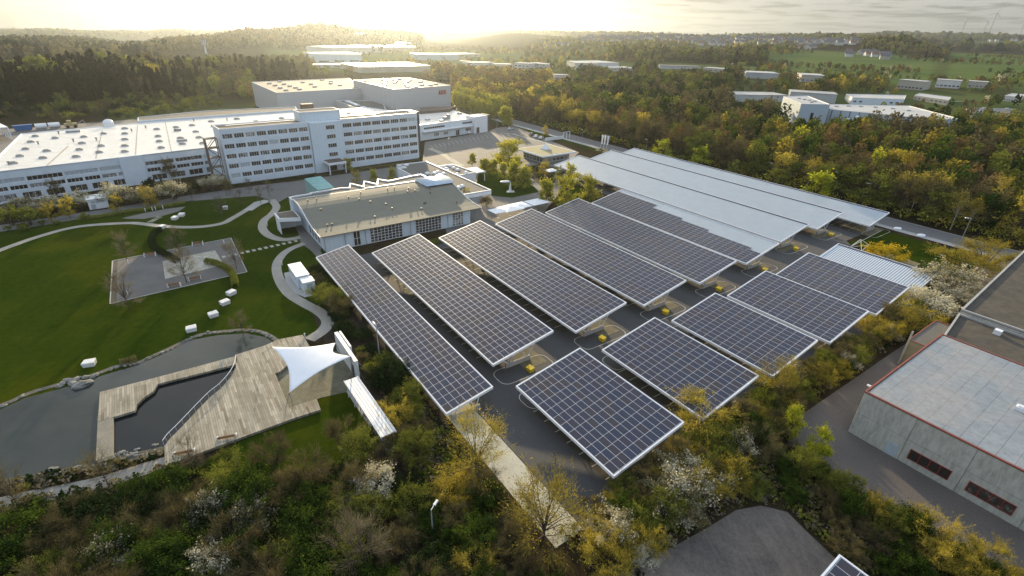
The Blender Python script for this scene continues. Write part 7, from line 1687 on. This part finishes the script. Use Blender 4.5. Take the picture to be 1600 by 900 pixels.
# A. wood across the road
A = [xy(p) for p in (uv(-345, 189), uv(60, 189), uv(70, 330), uv(-40, 330), uv(-140, 292), uv(-215, 285), uv(-260, 300), uv(-345, 330))]
near_, rest = [], []
for x, y in scatter(A, 6.6, wr):
    if not free(x, y): continue
    h = wr.uniform(8, 15)
    if not vis(x, y, h*.7) or not clear(x, y, 0, h): continue
    u_, v_ = touv(Vector((x, y, 0)))
    (near_ if v_ < 205 else rest).append((x, y, 0, h))
GN = 'trees at the front of the wood across the road'
cnt = {}
for x, y, z, h in near_:
    u_, v_ = touv(Vector((x, y, 0))); r_ = wr.random()
    if u_ < -190: k = 'm_gold' if r_ < .35 else 'm_rust' if r_ < .6 else 'm_brown' if r_ < .85 else 'm_olive'
    elif u_ < -120: k = 'm_brown' if r_ < .6 else 'm_olive' if r_ < .9 else 'm_rust'
    else: k = 'm_brown' if r_ < .38 else 'm_olive' if r_ < .68 else 'm_birch' if r_ < .84 else 'm_gold' if r_ < .93 else 'm_green'
    lab = {'m_gold':'golden leafing tree','m_rust':'rust coloured budding tree','m_brown':'bare brown tree','m_olive':'olive green budding tree','m_birch':'white-trunked birch','m_green':'fresh green tree'}[k]+' at the roadside front of the wood'
    tree(k, (x, y, 0), h*(.95 if k != 'm_birch' else 1.05), lab, 'tree', 'birch' if k == 'm_birch' else 'tree', GN, wr.uniform(.95, 1.45))
kw = [('brown', .30, 'round', .24), ('rust', .13, 'round', .26), ('olive', .34, 'round', .25), ('gold', .13, 'round', .20), ('green', .10, 'round', .24)]
mass('wood', 'deep brown and olive budding wood filling the land across the road', rest, kw, 300, .92, 31, under=1)
us = []
for x, y in scatter([xy(p) for p in (uv(-345, 187.5), uv(60, 187.5), uv(60, 200), uv(-345, 200))], 2.6, wr): us.append((x, y, 0, wr.uniform(1.5, 4.0)))
mass('undergrowth', 'scrubby yellow and brown undergrowth along the front of the roadside wood', [q for q in us if vis(*q[:3])], [('spring', .35, 'round', .5), ('gold', .2, 'round', .5), ('olive', .3, 'round', .5), ('dark', .15, 'round', .5)], 26, 2.0, 32, 'undergrowth')
# spruce belt left
sp = region([(-70,172),(0,166),(120,163),(240,160),(320,150),(330,138),(240,140),(120,138),(0,142),(-70,146)], 5.4, 13, 18)
sp.sort(key=lambda q: q[0]**2+q[1]**2)
for k, (x, y, z, h) in enumerate(sp[:230]):
    px_, py_ = proj((x, y, 10)); 
    kk = 'm_spruce' if px_ < 200 or wr.random() < .6 else ('m_brown' if wr.random() < .6 else 'm_olive')
    tree(kk, (x, y, z), h*(1.12 if kk == 'm_spruce' else .85), {'m_spruce':'dark spruce','m_brown':'bare brown tree','m_olive':'olive tree'}[kk]+' in the front of the belt behind the factory', 'tree', 'spruce' if kk == 'm_spruce' else 'tree', 'trees of the spruce belt')
mass('spruce_wood', 'dark spruce wood behind the front trees at the left', sp[230:]+region([(-70,150),(0,144),(200,140),(330,140),(470,136),(470,128),(330,126),(100,128),(-70,134)], 6, 16, 21), [('spruce', .8, 'spruce', .17), ('brown', .14, 'round', .26), ('olive', .06, 'round', .26)], 150, 1.5, 41, under=1)
sc = region([(-40,200),(20,192),(210,187),(300,175),(395,168),(395,150),(330,146),(240,158),(120,163),(0,168),(-40,172)], 8.5, 3, 7.5)
for x, y, z, h in sc[:130]:
    kk = wr.choice(['m_shrub', 'm_shrub', 'm_olive', 'm_brown', 'm_dshrub']); tree(kk, (x, y, z), h*(.8 if 'shrub' in kk else 1.1), {'m_shrub':'olive shrub','m_olive':'olive tree','m_brown':'bare brown tree','m_dshrub':'dark shrub'}[kk]+' on the rough slope behind the factory', 'shrub' if 'shrub' in kk else 'tree', None, 'scrub on the slope behind the factory')
mass('slope_wood', 'brown and olive wood rising right of the mast behind the storage hall', region([(340,150),(396,160),(396,128),(470,124),(560,121),(560,112),(480,108),(380,108),(320,128)], 6.5, 9, 15), [('brown', .5, 'round', .28), ('olive', .25, 'round', .28), ('rust', .25, 'round', .28)], 170, 1.2, 42, under=1)
mass('valley_wood', 'golden brown wood right of the lettered hall down to the road', region([(712,170),(800,186),(870,200),(905,196),(870,150),(850,128),(760,118),(640,117),(570,118),(640,121),(706,134)], 6.2, 9, 15), [('rust', .35, 'round', .28), ('gold', .22, 'round', .26), ('brown', .33, 'round', .28), ('olive', .1, 'round', .28)], 180, 1.15, 43, under=1)
mass('valley_wood', 'dark mixed wood between the valley halls and the wood across the road', region([(880,190),(1150,210),(1235,195),(1225,165),(1150,165),(1140,140),(1190,128),(1100,118),(1000,116),(900,118),(860,126)], 6.8, 9, 15), [('brown', .4, 'round', .28), ('green', .18, 'round', .28), ('olive', .3, 'round', .28), ('dark', .12, 'round', .28)], 170, 1.25, 44, under=1)
mass('valley_wood', 'dark green and brown wood round the grey factory at right', region([(1235,162),(1330,146),(1430,143),(1600,160),(1680,168),(1680,150),(1560,146),(1400,136),(1280,134),(1200,130),(1200,150)], 8.5, 8, 13)+region([(1300,215),(1480,200),(1700,205),(1700,240),(1560,240),(1400,225)], 6.5, 8, 13)+region([(1480,196),(1520,186),(1700,200),(1700,208),(1480,206)], 7, 7, 10), [('brown', .4, 'round', .28), ('green', .2, 'round', .28), ('olive', .25, 'round', .28), ('gold', .1, 'round', .26), ('rust', .05, 'round', .28)], 160, 1.2, 45, under=1)
# industrial valley: loose trees
mass('valley_trees', 'hazy golden trees between the far valley factories', ring(470, 860, 640, 1350, 17, 5, 9.5, thr=.15, sc=60.), [('rust', .35, 'round', .3), ('gold', .3, 'round', .3), ('brown', .35, 'round', .3)], 60, 2.3, 46)
mass('valley_trees', 'mixed trees between the valley halls and the ridge village', ring(820, 1250, 640, 1500, 14, 6, 11, thr=.0, sc=80.), [('rust', .2, 'round', .3), ('gold', .15, 'round', .3), ('brown', .25, 'round', .3), ('olive', .3, 'round', .3), ('green', .1, 'round', .3)], 60, 2.3, 47)
mass('crest_wood', 'tall brown green wood on the low crest in front of the fields', ring(955, 1205, 900, 1075, 8.5, 14, 19), [('brown', .35, 'round', .26), ('olive', .45, 'round', .26), ('spruce', .1, 'spruce', .18), ('green', .1, 'round', .26)], 90, 1.9, 48)
mass('field_hedges', 'hedges and clumps scattered across the green fields at right', ring(1130, 1900, 430, 880, 9, 4, 8, thr=.35, sc=38.)+ring(1180, 1900, 900, 1450, 13, 5, 9, thr=.9, sc=75.), [('brown', .35, 'round', .33), ('olive', .35, 'round', .33), ('green', .15, 'round', .33), ('rust', .1, 'round', .33), ('white', .05, 'round', .3)], 55, 2.4, 49)
mass('hill_wood', 'dark wood on the rounded hill at right behind the hamlet', ring(1350, 1490, 1260, 1530, 10, 11, 15), [('brown', .4, 'round', .28), ('olive', .4, 'round', .28), ('spruce', .2, 'spruce', .2)], 60, 2.2, 50)
mass('village_trees', 'garden trees among the houses of the ridge village', ring(840, 1400, 1400, 1780, 17, 6, 10, thr=.0, sc=60.), [('brown', .3, 'round', .33), ('olive', .4, 'round', .33), ('gold', .15, 'round', .3), ('green', .15, 'round', .33)], 40, 2.7, 51)
mass('hill_wood', 'long brown wooded hill left of the sun', ring(230, 660, 1080, 1950, 14, 13, 18), [('brown', .72, 'round', .33), ('rust', .08, 'round', .33), ('spruce', .2, 'spruce', .22)], 34, 3.4, 52)
mass('hill_wood', 'wooded hills at the far left beyond the spruces', ring(-250, 260, 900, 2350, 19, 13, 18, thr=-.75, sc=260.), [('brown', .45, 'round', .36), ('dark', .2, 'round', .36), ('spruce', .35, 'spruce', .25)], 26, 4.2, 53)
mass('far_wood', 'woods scattered on the most distant hills at right', ring(1150, 1900, 1900, 4600, 34, 14, 20, thr=.05, sc=330.), [('brown', .4, 'round', .7), ('olive', .4, 'round', .7), ('spruce', .2, 'spruce', .5)], 12, 12, 54)
mass('far_wood', 'woods scattered on the most distant hills at left and centre', ring(-250, 1150, 2400, 5200, 38, 14, 20, thr=.0, sc=380.), [('brown', .5, 'round', .7), ('olive', .3, 'round', .7), ('spruce', .2, 'spruce', .5)], 12, 12, 55)
# rough grass and dead stems on the banks
tf = []
for poly in ([g(*p) for p in ((1000,905),(960,880),(1040,838),(1120,800),(1110,740),(1240,690),(1330,760),(1600,905),(1600,960),(1350,905),(1262,828),(1232,797),(1190,787),(1150,793),(1110,818),(1058,848),(1000,878))], [g(*p) for p in ((590,600),(640,590),(720,690),(790,800),(720,860),(660,760))],
             [g(*p) for p in ((-20,790),(60,778),(160,760),(262,726),(330,728),(300,760),(120,800),(-20,840))], [g(*p) for p in ((-40,762),(60,744),(150,731),(250,708),(256,716),(210,728),(140,748),(30,772),(-40,782))], [uv(-27, 27), uv(-20, 27), uv(-20, 60), uv(-23.5, 66), uv(-23.5, 134), uv(-27, 134)]):
    tf += [(x, y, 0, wr.uniform(.25, .8)) for x, y in scatter([xy(p) for p in poly], .62, wr)]
mass('rough_grass', 'rough grass and dead stems covering the banks and thicket floor', tf, [('olive', .3, 'round', .7), ('brown', .38, 'round', .7), ('dark', .17, 'round', .7), ('grey', .15, 'round', .7)], 13, 6.5, 61)
# ------------------------------------------------------------------ evening haze over the whole valley
_low = min(float(bpy.data.objects['ground'].data.vertices[i].co.z) for i in range(len(bpy.data.objects['ground'].data.vertices)))
hz = MB(); hz.box(-9300, 9300, -9300, 9300, _low-1.0, 300)
vm = bpy.data.materials.new('valley_haze'); vm.use_nodes = True; t = vm.node_tree
for n in list(t.nodes): t.nodes.remove(n)
o = t.nodes.new('ShaderNodeOutputMaterial'); v = t.nodes.new('ShaderNodeVolumePrincipled'); t.links.new(v.outputs[0], o.inputs['Volume'])
v.inputs['Color'].default_value = (.58, .65, .70, 1); v.inputs['Density'].default_value = 1.25e-4; v.inputs['Anisotropy'].default_value = .78
ho = hz.build('haze', vm); tag(ho, kind='stuff')
